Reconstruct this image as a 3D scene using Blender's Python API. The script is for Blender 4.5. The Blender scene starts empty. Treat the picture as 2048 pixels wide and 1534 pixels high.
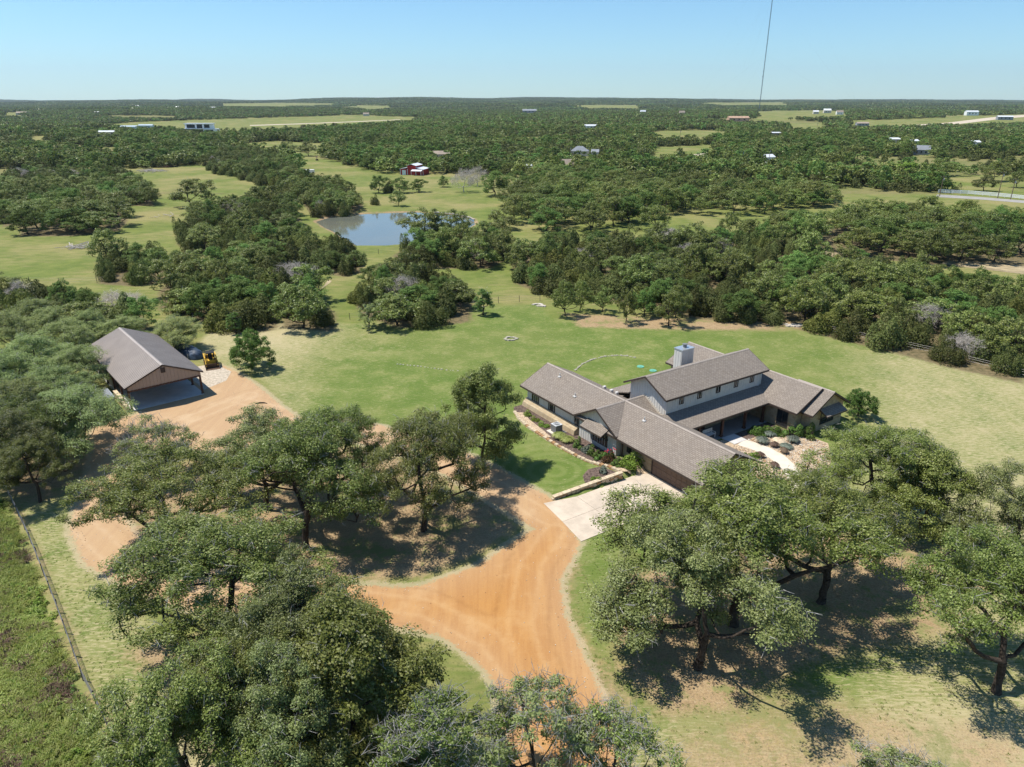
import bpy, math, random
import numpy as np
from mathutils import Vector, Matrix
from mathutils.geometry import delaunay_2d_cdt

R = math.radians
scene = bpy.context.scene
COL = scene.collection

# ------------------------------------------------------------------ camera
CAM_H = 36.0
FPX = 1422.0                       # focal length in pixels of a 2048 px wide frame
PITCH = math.atan(567.0 / FPX)     # horizon 567 px above the frame's centre
cam_data = bpy.data.cameras.new('camera')
cam = bpy.data.objects.new('camera', cam_data)
COL.objects.link(cam)
cam.location = (0, 0, CAM_H)
cam.rotation_euler = (math.pi / 2 - PITCH, 0, 0)
cam_data.sensor_fit = 'HORIZONTAL'
cam_data.sensor_width = 36.0
cam_data.lens = 36.0 * FPX / 2048.0
cam_data.clip_start = 0.5
cam_data.clip_end = 60000
scene.camera = cam

# ------------------------------------------------------------------ light
SUN_EL, SUN_AZ = R(64.0), math.atan2(-0.47, 0.11)      # azimuth from +Y towards +X
world = bpy.data.worlds.new('World')
scene.world = world
world.use_nodes = True
wn, wl = world.node_tree.nodes, world.node_tree.links
sky = wn.new('ShaderNodeTexSky')
sky.sky_type = 'NISHITA'
sky.sun_disc = False
sky.sun_elevation = SUN_EL
sky.sun_rotation = SUN_AZ
sky.altitude = 300
sky.air_density = 1.0
sky.dust_density = 0.1
sky.ozone_density = 2.2
wn['Background'].inputs['Strength'].default_value = 0.10
tint = wn.new('ShaderNodeMix')
tint.data_type = 'RGBA'
tint.blend_type = 'MULTIPLY'
tint.inputs[0].default_value = 1.0
tint.inputs[7].default_value = (0.66, 0.95, 1.12, 1)
wl.new(sky.outputs['Color'], tint.inputs[6])
wl.new(tint.outputs[2], wn['Background'].inputs['Color'])
sun_data = bpy.data.lights.new('sun', 'SUN')
sun_data.energy = 5.0
sun_data.angle = R(0.53)
sun_data.color = (1.0, 0.95, 0.87)
sun = bpy.data.objects.new('sun', sun_data)
COL.objects.link(sun)
sdir = Vector((math.sin(SUN_AZ) * math.cos(SUN_EL), math.cos(SUN_AZ) * math.cos(SUN_EL), math.sin(SUN_EL)))
sun.rotation_euler = sdir.to_track_quat('Z', 'Y').to_euler()
sun.location = (-40, 20, 120)
scene.view_settings.view_transform = 'Standard'
scene.view_settings.look = 'None'
scene.view_settings.gamma = 1.0
scene.view_settings.exposure = 0.42
scene.view_settings.use_curve_mapping = False

# ------------------------------------------------------------------ terrain height and pixel -> ground
HX = np.array([-0.9, -0.72, -0.45, -0.15, 0.13, 0.28, 0.5, 0.72, 0.9])     # bearing (x/y)
HZ = np.array([8., 10., 28., 42., 42., 34., 20., 6., 4.])                  # far ridge height


def sstep(a, b, x):
    t = np.clip((x - a) / (b - a), 0, 1)
    return t * t * (3 - 2 * t)


HO = np.array([10.0, 70.0])                       # house origin and axes
HPH = R(33.6)
HB = np.array([math.cos(HPH), math.sin(HPH)])
HA = np.array([math.sin(HPH), -math.cos(HPH)])


def house_ab(x, y):
    dx, dy = x - HO[0], y - HO[1]
    return dx * HA[0] + dy * HA[1], dx * HB[0] + dy * HB[1]


def house_w(a, b):
    return HO + a * HA + b * HB


def inside(poly, x, y):
    poly = np.asarray(poly, float)
    x = np.asarray(x, float)
    y = np.asarray(y, float)
    c = np.zeros(x.shape, bool)
    n = len(poly)
    for i in range(n):
        x0, y0 = poly[i - 1]
        x1, y1 = poly[i]
        cond = ((y0 > y) != (y1 > y))
        if y1 != y0:
            c ^= cond & (x < (x1 - x0) * (y - y0) / (y1 - y0) + x0)
    return c


def sdf(poly, x, y):
    """signed distance, positive inside"""
    poly = np.asarray(poly, float)
    d = np.full(np.shape(x), 1e18)
    n = len(poly)
    for i in range(n):
        a = poly[i - 1]
        b = poly[i]
        ab = b - a
        L = ab @ ab + 1e-12
        t = np.clip(((x - a[0]) * ab[0] + (y - a[1]) * ab[1]) / L, 0, 1)
        d = np.minimum(d, (x - a[0] - t * ab[0]) ** 2 + (y - a[1] - t * ab[1]) ** 2)
    return np.where(inside(poly, x, y), 1, -1) * np.sqrt(d)


def sdline(pts, x, y):
    pts = np.asarray(pts, float)
    d = np.full(np.shape(x), 1e18)
    for i in range(len(pts) - 1):
        a = pts[i]
        ab = pts[i + 1] - a
        L = ab @ ab + 1e-12
        t = np.clip(((x - a[0]) * ab[0] + (y - a[1]) * ab[1]) / L, 0, 1)
        d = np.minimum(d, (x - a[0] - t * ab[0]) ** 2 + (y - a[1] - t * ab[1]) ** 2)
    return np.sqrt(d)


_C, _S = math.cos(PITCH), math.sin(PITCH)


def at(px, py, z=0.0):
    """point of the level z seen at a pixel of the 2048 x 1534 photograph"""
    u = (px - 1024.0) / FPX
    v = (py - 767.0) / FPX
    d = np.array([u, _C - v * _S, -_S - v * _C])
    t = (z - CAM_H) / d[2]
    return np.array([d[0] * t, d[1] * t, z])


def pix(x, y, z=0.0):
    zz = np.asarray(z) - CAM_H
    zc = y * _C - zz * _S
    yc = y * _S + zz * _C
    return 1024 + FPX * x / zc, 767 - FPX * yc / zc


POND_PX = [(634, 441), (660, 433), (690, 428), (760, 424), (830, 422), (900, 428), (945, 437), (948, 446),
           (920, 462), (870, 474), (820, 484), (770, 488), (715, 488), (690, 476), (672, 462), (650, 452)]
POND = [at(x, y)[:2] for x, y in POND_PX]


def hill(x, y):
    r = np.hypot(x, y)
    roll = 3.2 * (np.sin(x / 310 + 1.7 * np.sin(y / 520)) + np.sin(y / 270 + x / 900)) * sstep(480, 1300, r)
    crest = 8.0 * (np.sin(x / 900 + 2.0) + np.sin(x / 370 + y / 1500) + 0.6 * np.sin(x / 173)) * sstep(4000, 8500, r)
    return np.interp(x / np.maximum(y, 1.0), HX, HZ) * sstep(2300, 8000, r) + roll + crest


def gz(x, y):
    """ground height"""
    x = np.asarray(x, float)
    y = np.asarray(y, float)
    a, b = house_ab(x, y)
    h = 0.55 * sstep(-10, -3, b) * sstep(0.5, 5.0, a) * (a < 5.75) * (b < 1.2)
    z = hill(x, y) + h
    near = (np.abs(x) < 90) & (y > 170) & (y < 290)
    if np.any(near):
        d = sdf(POND, x, y)
        z = np.where(near, z - 0.9 * sstep(-2.5, 2.0, d), z)
    return z


def on_ground(px, py):
    z = 0.0
    for _ in range(12):
        p = at(px, py, z)
        if p[1] < 0 or p[1] > 12000:
            p = at(px, 206, z)
        z = 0.6 * z + 0.4 * float(gz(p[0], p[1]))
    return np.array([p[0], p[1], float(gz(p[0], p[1]))])


# ------------------------------------------------------------------ object helpers
def tag(o, label=None, cat=None, group=None, kind=None):
    if label:
        o['label'] = label
    if cat:
        o['category'] = cat
    if group:
        o['group'] = group
    if kind:
        o['kind'] = kind
    return o


def empty(name, loc=(0, 0, 0), rz=0.0, parent=None):
    o = bpy.data.objects.new(name, None)
    o.empty_display_size = 0.5
    COL.objects.link(o)
    o.location = loc
    o.rotation_euler = (0, 0, rz)
    o.parent = parent
    return o


def link(name, me, parent=None, loc=None, rz=0.0):
    o = bpy.data.objects.new(name, me)
    COL.objects.link(o)
    if parent is not None:
        o.parent = parent
    if loc is not None:
        o.location = loc
    o.rotation_euler = (0, 0, rz)
    return o


def mesh_np(name, V, F, mats, mi=None, smooth=False, uv=None):
    V = np.ascontiguousarray(V, dtype=np.float32)
    F = np.ascontiguousarray(F, dtype=np.int32)
    k = F.shape[1]
    me = bpy.data.meshes.new(name)
    me.vertices.add(len(V))
    me.vertices.foreach_set('co', V.ravel())
    me.loops.add(F.size)
    me.loops.foreach_set('vertex_index', F.ravel())
    me.polygons.add(len(F))
    me.polygons.foreach_set('loop_start', np.arange(0, F.size, k, dtype=np.int32))
    me.polygons.foreach_set('loop_total', np.full(len(F), k, dtype=np.int32))
    if not isinstance(mats, (list, tuple)):
        mats = [mats]
    for m in mats:
        me.materials.append(m)
    if mi is not None:
        me.polygons.foreach_set('material_index', np.ascontiguousarray(mi, dtype=np.int32))
    if smooth:
        me.polygons.foreach_set('use_smooth', np.ones(len(F), bool))
    if uv is not None:
        l = me.uv_layers.new(name='UVMap')
        l.data.foreach_set('uv', np.ascontiguousarray(uv, dtype=np.float32).ravel())
    me.update(calc_edges=True)
    return me


class MB:
    """collects simple solids; build() links them as one mesh object"""

    def __init__(self):
        self.v, self.f, self.uv = [], [], []

    def face(self, pts, uv=None):
        n = len(self.v)
        self.v += [tuple(map(float, p)) for p in pts]
        self.f.append(tuple(range(n, n + len(pts))))
        if uv is None:
            p = [Vector(q) for q in pts]
            nn = (p[1] - p[0]).cross(p[2] - p[0])
            if nn.length < 1e-9 and len(p) > 3:
                nn = (p[2] - p[0]).cross(p[3] - p[0])
            nn = nn.normalized() if nn.length > 1e-9 else Vector((0, 0, 1))
            if abs(nn.z) > 0.999:
                ux = Vector((1, 0, 0))
            else:
                ux = Vector((0, 0, 1)).cross(nn).normalized()
            vy = nn.cross(ux)
            uv = [(q.dot(ux), q.dot(vy)) for q in p]
        self.uv.append(uv)
        return self

    def box(self, x0, x1, y0, y1, z0, z1):
        a = [(x0, y0, z0), (x1, y0, z0), (x1, y1, z0), (x0, y1, z0), (x0, y0, z1), (x1, y0, z1), (x1, y1, z1), (x0, y1, z1)]
        for q in ((3, 2, 1, 0), (4, 5, 6, 7), (0, 1, 5, 4), (1, 2, 6, 5), (2, 3, 7, 6), (3, 0, 4, 7)):
            self.face([a[i] for i in q])
        return self

    def hexa(self, lo, hi):
        """two quads (4 points each, same order, hi above lo)"""
        n = len(lo)
        self.face(list(reversed(lo)))
        self.face(hi)
        for i in range(n):
            j = (i + 1) % n
            self.face([lo[i], lo[j], hi[j], hi[i]])
        return self

    def slab(self, quad, t):
        """quad (counter-clockwise from above) thickened downwards along its normal"""
        p = [Vector(q) for q in quad]
        n = (p[1] - p[0]).cross(p[2] - p[0]).normalized()
        lo = [q - n * t for q in p]
        return self.hexa([tuple(q) for q in lo], [tuple(q) for q in p])

    def bar(self, p0, p1, w, h=None, up=(0, 0, 1)):
        h = h or w
        p0, p1 = Vector(p0), Vector(p1)
        d = (p1 - p0).normalized()
        u = d.cross(Vector(up))
        if u.length < 1e-4:
            u = d.cross(Vector((1, 0, 0)))
        u.normalize()
        v = u.cross(d).normalized()
        a = [p0 - u * w / 2 - v * h / 2, p0 + u * w / 2 - v * h / 2, p0 + u * w / 2 + v * h / 2, p0 - u * w / 2 + v * h / 2]
        b = [q + (p1 - p0) for q in a]
        return self.hexa([tuple(q) for q in a], [tuple(q) for q in b])

    def tube(self, p0, p1, r0, r1=None, n=8, cap=True):
        r1 = r0 if r1 is None else r1
        p0, p1 = Vector(p0), Vector(p1)
        d = (p1 - p0).normalized()
        u = d.cross(Vector((0, 0, 1)))
        if u.length < 1e-4:
            u = Vector((1, 0, 0))
        u.normalize()
        v = d.cross(u)
        A = [tuple(p0 + (u * math.cos(2 * math.pi * i / n) + v * math.sin(2 * math.pi * i / n)) * r0) for i in range(n)]
        B_ = [tuple(p1 + (u * math.cos(2 * math.pi * i / n) + v * math.sin(2 * math.pi * i / n)) * r1) for i in range(n)]
        for i in range(n):
            j = (i + 1) % n
            self.face([A[i], A[j], B_[j], B_[i]])
        if cap:
            self.face(list(reversed(A)))
            self.face(B_)
        return self

    def mesh(self, name, mat, smooth=False):
        me = bpy.data.meshes.new(name)
        me.from_pydata(self.v, [], self.f)
        l = me.uv_layers.new(name='UVMap')
        flat = [c for f in self.uv for q in f for c in q]
        l.data.foreach_set('uv', flat)
        for m in (mat if isinstance(mat, (list, tuple)) else [mat]):
            me.materials.append(m)
        if smooth:
            me.polygons.foreach_set('use_smooth', [True] * len(me.polygons))
        me.update()
        return me

    def build(self, name, mat, parent=None, loc=None, rz=0.0, smooth=False):
        return link(name, self.mesh(name, mat, smooth), parent, loc, rz)


def sheet(name, poly, mat, off=0.02, step=1.0, parent=None, skirt=0.0, zfun=None, kind='structure'):
    """flat area with an exact outline that follows the ground"""
    poly = np.asarray(poly, float)[:, :2]
    pts = []
    n = len(poly)
    for i in range(n):
        a, b = poly[i], poly[(i + 1) % n]
        k = max(1, int(np.hypot(*(b - a)) / step))
        for j in range(k):
            pts.append(a + (b - a) * j / k)
    nb = len(pts)
    bx0, by0 = poly.min(0)
    bx1, by1 = poly.max(0)
    gx, gy = np.meshgrid(np.arange(bx0 + step / 2, bx1, step), np.arange(by0 + step / 2, by1, step))
    gx, gy = gx.ravel(), gy.ravel()
    ok = sdf(poly, gx, gy) > step * 0.4
    allp = [Vector(p) for p in pts] + [Vector((x, y)) for x, y in zip(gx[ok], gy[ok])]
    ed = [(i, (i + 1) % nb) for i in range(nb)]
    v, e, f, *_ = delaunay_2d_cdt(allp, ed, [list(range(nb))], 1, 1e-4)
    xy = np.array([(q.x, q.y) for q in v])
    z = (gz(xy[:, 0], xy[:, 1]) if zfun is None else zfun(xy[:, 0], xy[:, 1])) + off
    V = [(xy[i, 0], xy[i, 1], z[i]) for i in range(len(xy))]
    F = [tuple(q) for q in f]
    # keep the faces pointing up
    F2 = []
    for q in F:
        a, b, c = (xy[q[0]], xy[q[1]], xy[q[2]])
        F2.append(q if (b[0] - a[0]) * (c[1] - a[1]) - (b[1] - a[1]) * (c[0] - a[0]) > 0 else q[::-1])
    if skirt:
        m = len(V)
        V += [(x, y, zz - skirt) for x, y, zz in V[:nb]]
        area = 0.5 * sum(V[i][0] * V[(i + 1) % nb][1] - V[(i + 1) % nb][0] * V[i][1] for i in range(nb))
        for i in range(nb):
            j = (i + 1) % nb
            F2.append((i, m + i, m + j, j) if area > 0 else (j, m + j, m + i, i))
    me = bpy.data.meshes.new(name)
    me.from_pydata(V, [], F2)
    me.materials.append(mat)
    me.update()
    o = link(name, me, parent)
    if kind and parent is None:
        o['kind'] = kind
    return o


# ------------------------------------------------------------------ materials
class NT:
    def __init__(self, name):
        self.m = bpy.data.materials.new(name)
        self.m.use_nodes = True
        self.t = self.m.node_tree
        self.bsdf = self.t.nodes['Principled BSDF']
        self.out = self.t.nodes['Material Output']

    def n(self, kind, **kw):
        nd = self.t.nodes.new(kind)
        for k, v in kw.items():
            if k.startswith('i_'):
                nd.inputs[k[2:].replace('_', ' ')].default_value = v
            else:
                setattr(nd, k, v)
        return nd

    def l(self, a, b):
        self.t.links.new(a, b)
        return self

    def setin(self, nd, idx, v):
        s = nd.inputs[idx]
        if hasattr(v, 'is_linked') or hasattr(v, 'links'):
            self.l(v, s)
        else:
            s.default_value = v

    def math(self, op, a, b=0.0, c=None, clamp=False):
        nd = self.t.nodes.new('ShaderNodeMath')
        nd.operation = op
        nd.use_clamp = clamp
        self.setin(nd, 0, a)
        self.setin(nd, 1, b)
        if c is not None:
            self.setin(nd, 2, c)
        return nd.outputs[0]

    def mix(self, fac, a, b, mode='MIX'):
        nd = self.t.nodes.new('ShaderNodeMix')
        nd.data_type = 'RGBA'
        nd.blend_type = mode
        nd.clamp_factor = True
        self.setin(nd, 0, fac)
        for i, v in ((6, a), (7, b)):
            if isinstance(v, (tuple, list)):
                nd.inputs[i].default_value = (*v[:3], 1)
            else:
                self.l(v, nd.inputs[i])
        return nd.outputs[2]

    def noise(self, vec, scale, detail=4.0, rough=0.55, dist=0.0):
        nd = self.t.nodes.new('ShaderNodeTexNoise')
        nd.inputs['Scale'].default_value = scale
        nd.inputs['Detail'].default_value = detail
        nd.inputs['Roughness'].default_value = rough
        nd.inputs['Distortion'].default_value = dist
        if vec is not None:
            self.l(vec, nd.inputs['Vector'])
        return nd.outputs['Fac']

    def ss(self, x, lo, hi):
        nd = self.t.nodes.new('ShaderNodeMapRange')
        nd.interpolation_type = 'SMOOTHSTEP'
        self.setin(nd, 0, x)
        nd.inputs[1].default_value = lo
        nd.inputs[2].default_value = hi
        return nd.outputs[0]

    def attr(self, name):
        nd = self.t.nodes.new('ShaderNodeAttribute')
        nd.attribute_name = name
        return nd.outputs['Fac']

    def geo(self, what='Position'):
        return self.n('ShaderNodeNewGeometry').outputs[what]

    def coord(self, what='Object'):
        return self.n('ShaderNodeTexCoord').outputs[what]

    def bump(self, h, strength=0.3, dist=0.1):
        nd = self.t.nodes.new('ShaderNodeBump')
        nd.inputs['Strength'].default_value = strength
        nd.inputs['Distance'].default_value = dist
        self.l(h, nd.inputs['Height'])
        self.l(nd.outputs['Normal'], self.bsdf.inputs['Normal'])

    def base(self, c, rough=0.8, spec=0.3, metal=0.0):
        if isinstance(c, (tuple, list)):
            self.bsdf.inputs['Base Color'].default_value = (*c[:3], 1)
        else:
            self.l(c, self.bsdf.inputs['Base Color'])
        if isinstance(rough, (int, float)):
            self.bsdf.inputs['Roughness'].default_value = rough
        else:
            self.l(rough, self.bsdf.inputs['Roughness'])
        self.bsdf.inputs['Specular IOR Level'].default_value = spec
        self.bsdf.inputs['Metallic'].default_value = metal
        return self


MAT = {}


def plain(name, c, rough=0.8, spec=0.3, metal=0.0, var=0.12, scale=3.0, bump=0.0, where='Object'):
    t = NT(name)
    co = t.coord(where)
    f = t.noise(co, scale, 5.0, 0.6)
    lo = tuple(x * (1 - var) for x in c)
    hi = tuple(min(1, x * (1 + var)) for x in c)
    t.base(t.mix(t.ss(f, 0.3, 0.7), lo, hi), rough, spec, metal)
    if bump:
        t.bump(f, bump, 0.05)
    MAT[name] = t.m
    return t.m


def leaf_mat(name, cols, transl=0.22, spread=0.25, rough=0.6, spec=0.12, region=0.55):
    """cols: three greens; per leaf, per clump and per tree variation"""
    t = NT(name)
    isl = t.geo('Random Per Island')
    co = t.coord('Object')
    big = t.noise(co, 0.55, 2.0, 0.5)
    obj = t.n('ShaderNodeObjectInfo').outputs['Random']
    f = t.math('ADD', t.math('MULTIPLY', isl, 0.55), t.math('MULTIPLY', big, 0.45))
    c1 = t.mix(t.ss(f, 0.15, 0.55), cols[0], cols[1])
    c2 = t.mix(t.ss(f, 0.5, 0.9), c1, cols[2])
    val = t.math('MULTIPLY_ADD', obj, spread, 1.0 - spread / 2)
    loc = t.n('ShaderNodeObjectInfo').outputs['Location']
    reg = t.noise(loc, 0.021, 2.0, 0.6)
    val = t.math('MULTIPLY', val, t.math('MULTIPLY_ADD', t.ss(reg, 0.3, 0.7), region, 1.0 - region / 2))
    hs = t.n('ShaderNodeHueSaturation')
    t.l(c2, hs.inputs['Color'])
    t.l(val, hs.inputs['Value'])
    t.l(t.math('MULTIPLY_ADD', obj, 0.035, 0.4825), hs.inputs['Hue'])
    col = hs.outputs['Color']
    t.base(col, rough, spec)
    tr = t.n('ShaderNodeBsdfTranslucent')
    t.l(t.mix(0.5, col, (0.30, 0.36, 0.06)), tr.inputs['Color'])
    mx = t.n('ShaderNodeMixShader')
    mx.inputs[0].default_value = transl
    t.l(t.bsdf.outputs[0], mx.inputs[1])
    t.l(tr.outputs[0], mx.inputs[2])
    t.l(mx.outputs[0], t.out.inputs['Surface'])
    MAT[name] = t.m
    return t.m


leaf_mat('oak_leaf', [(0.064, 0.089, 0.016), (0.152, 0.190, 0.036), (0.345, 0.370, 0.130)], transl=0.22, spread=0.4, rough=0.45, spec=0.24)  # tone range widened: sunlit flecks and shaded gaps painted into the leaf colour
leaf_mat('grey_oak_leaf', [(0.074, 0.094, 0.026), (0.170, 0.198, 0.060), (0.365, 0.385, 0.170)], transl=0.22, spread=0.4, rough=0.45, spec=0.24)  # same widened range, sunlit and shaded leaves put into the colour
leaf_mat('mesquite_leaf', [(0.190, 0.240, 0.080), (0.290, 0.355, 0.130), (0.42, 0.47, 0.22)], transl=0.3)
leaf_mat('cedar_leaf', [(0.058, 0.072, 0.021), (0.104, 0.122, 0.033), (0.165, 0.170, 0.066)], transl=0.16, spread=0.75)
leaf_mat('olive_cedar_leaf', [(0.075, 0.088, 0.020), (0.135, 0.150, 0.034), (0.205, 0.215, 0.065)], transl=0.18)
leaf_mat('broad_leaf', [(0.060, 0.105, 0.024), (0.115, 0.190, 0.042), (0.19, 0.265, 0.085)], transl=0.25, spread=0.6)
leaf_mat('yaupon_leaf', [(0.045, 0.085, 0.016), (0.095, 0.165, 0.030), (0.160, 0.22, 0.06)], transl=0.25)
leaf_mat('lime_leaf', [(0.09, 0.14, 0.02), (0.16, 0.23, 0.035), (0.24, 0.30, 0.07)], transl=0.25)
leaf_mat('red_leaf', [(0.075, 0.032, 0.020), (0.11, 0.06, 0.03), (0.06, 0.075, 0.025)], transl=0.2)
leaf_mat('grey_leaf', [(0.10, 0.12, 0.09), (0.16, 0.19, 0.15), (0.24, 0.26, 0.21)], transl=0.15)
leaf_mat('brown_tuft', [(0.10, 0.065, 0.045), (0.17, 0.115, 0.08), (0.25, 0.18, 0.13)], transl=0.1)
leaf_mat('weed_leaf', [(0.24, 0.30, 0.07), (0.38, 0.43, 0.13), (0.54, 0.53, 0.25)], transl=0.5, spread=0.5)
plain('bark', (0.055, 0.043, 0.034), 0.95, 0.1, var=0.45, scale=6.0)
plain('pale_twig', (0.34, 0.325, 0.30), 0.95, 0.1, var=0.35, scale=4.0)
plain('dead_wood', (0.47, 0.425, 0.375), 0.95, 0.1, var=0.3, scale=4.0)
# ------------------------------------------------------------------ ground regions (outlined on the photograph, laid on the ground)
def px_poly(pts, z=0.0):
    return np.array([at(x, y, z)[:2] for x, y in pts])


LAWN = px_poly([(395, 690), (420, 662), (530, 650), (640, 640), (700, 648), (800, 640), (900, 625), (985, 612), (1080, 608),
                (1100, 635), (1200, 655), (1330, 655), (1440, 655), (1540, 650), (1640, 668), (1740, 690), (1830, 705),
                (1930, 735), (2100, 770), (2300, 830), (2600, 1200), (2600, 1700), (1300, 1700), (1230, 1480), (1180, 1330), (1110, 1180),
                (1150, 1085), (1088, 1003), (1040, 985), (960, 930), (850, 880), (740, 845), (690, 850), (600, 830),
                (560, 800), (510, 745), (450, 735)])
VERGE = px_poly([(0, 1000), (15, 985), (60, 1080), (100, 1180), (130, 1260), (170, 1370), (215, 1450), (230, 1700), (-600, 1700), (-600, 1000)])
STRIP = px_poly([(15, 985), (90, 940), (160, 915), (215, 900), (240, 960), (180, 985), (120, 1060), (200, 1120), (260, 1200), (400, 1330),
                 (480, 1400), (400, 1700), (230, 1700), (215, 1450), (170, 1370), (130, 1260), (100, 1180), (60, 1080)])
YARD = px_poly([(190, 850), (270, 830), (390, 760), (410, 735), (440, 730), (470, 742), (520, 775), (560, 810), (600, 838), (560, 880), (450, 900), (330, 900), (230, 900), (180, 885)])
JUNC = px_poly([(650, 1170), (760, 1180), (850, 1170), (960, 1130), (1040, 1075), (1100, 1040), (1092, 1008), (1160, 1084), (1148, 1110), (1118, 1160),
                (1128, 1230), (1165, 1310), (1215, 1420), (1260, 1560), (1280, 1700), (1050, 1700), (1010, 1480), (1000, 1400),
                (985, 1355), (940, 1310), (880, 1270), (800, 1255), (700, 1230)])
ROADLINES = [
    (px_poly([(1100, 1035), (1060, 1010), (1000, 975), (930, 935), (840, 895), (730, 865), (610, 850)]), 2.4),
    (px_poly([(230, 880), (225, 930), (205, 985), (192, 1045), (225, 1105), (310, 1150), (420, 1185), (560, 1195), (720, 1205), (830, 1215)]), 2.1),
]
ISLAND = px_poly([(240, 960), (420, 910), (640, 880), (780, 905), (900, 955), (1000, 1010), (1050, 1050), (960, 1110), (860, 1155), (740, 1165),
                  (560, 1160), (400, 1150), (290, 1110), (230, 1060)])
BARE = [  # trodden, leaf-strewn soil under the oaks
    px_poly([(1230, 1150), (1400, 1110), (1560, 1070), (1700, 1060), (1900, 1100), (1980, 1180), (1900, 1270), (1720, 1310), (1600, 1340), (1500, 1430), (1330, 1440), (1220, 1330)]),
    px_poly([(1330, 1440), (1560, 1330), (1760, 1400), (1960, 1420), (2100, 1480), (2100, 1600), (1400, 1650), (1260, 1560)]),
    px_poly([(120, 870), (300, 850), (260, 960), (60, 1010), (-60, 960)]),
    px_poly([(240, 1300), (420, 1260), (560, 1300), (640, 1400), (500, 1460), (330, 1380)]),
    px_poly([(1120, 625), (1250, 632), (1450, 640), (1560, 640), (1640, 655), (1560, 662), (1330, 660), (1160, 655)]),
    px_poly([(1130, 1100), (1160, 1130), (1140, 1210), (1190, 1310), (1260, 1400), (1290, 1480), (1200, 1400), (1150, 1290), (1120, 1190)]),
]
FOREST_FLOOR = []       # filled below with the woods' outlines


def road_sd(x, y):
    d = np.maximum(sdf(YARD, x, y), sdf(JUNC, x, y))
    for ln, w in ROADLINES:
        d = np.maximum(d, w - sdline(ln, x, y))
    return d


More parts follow.
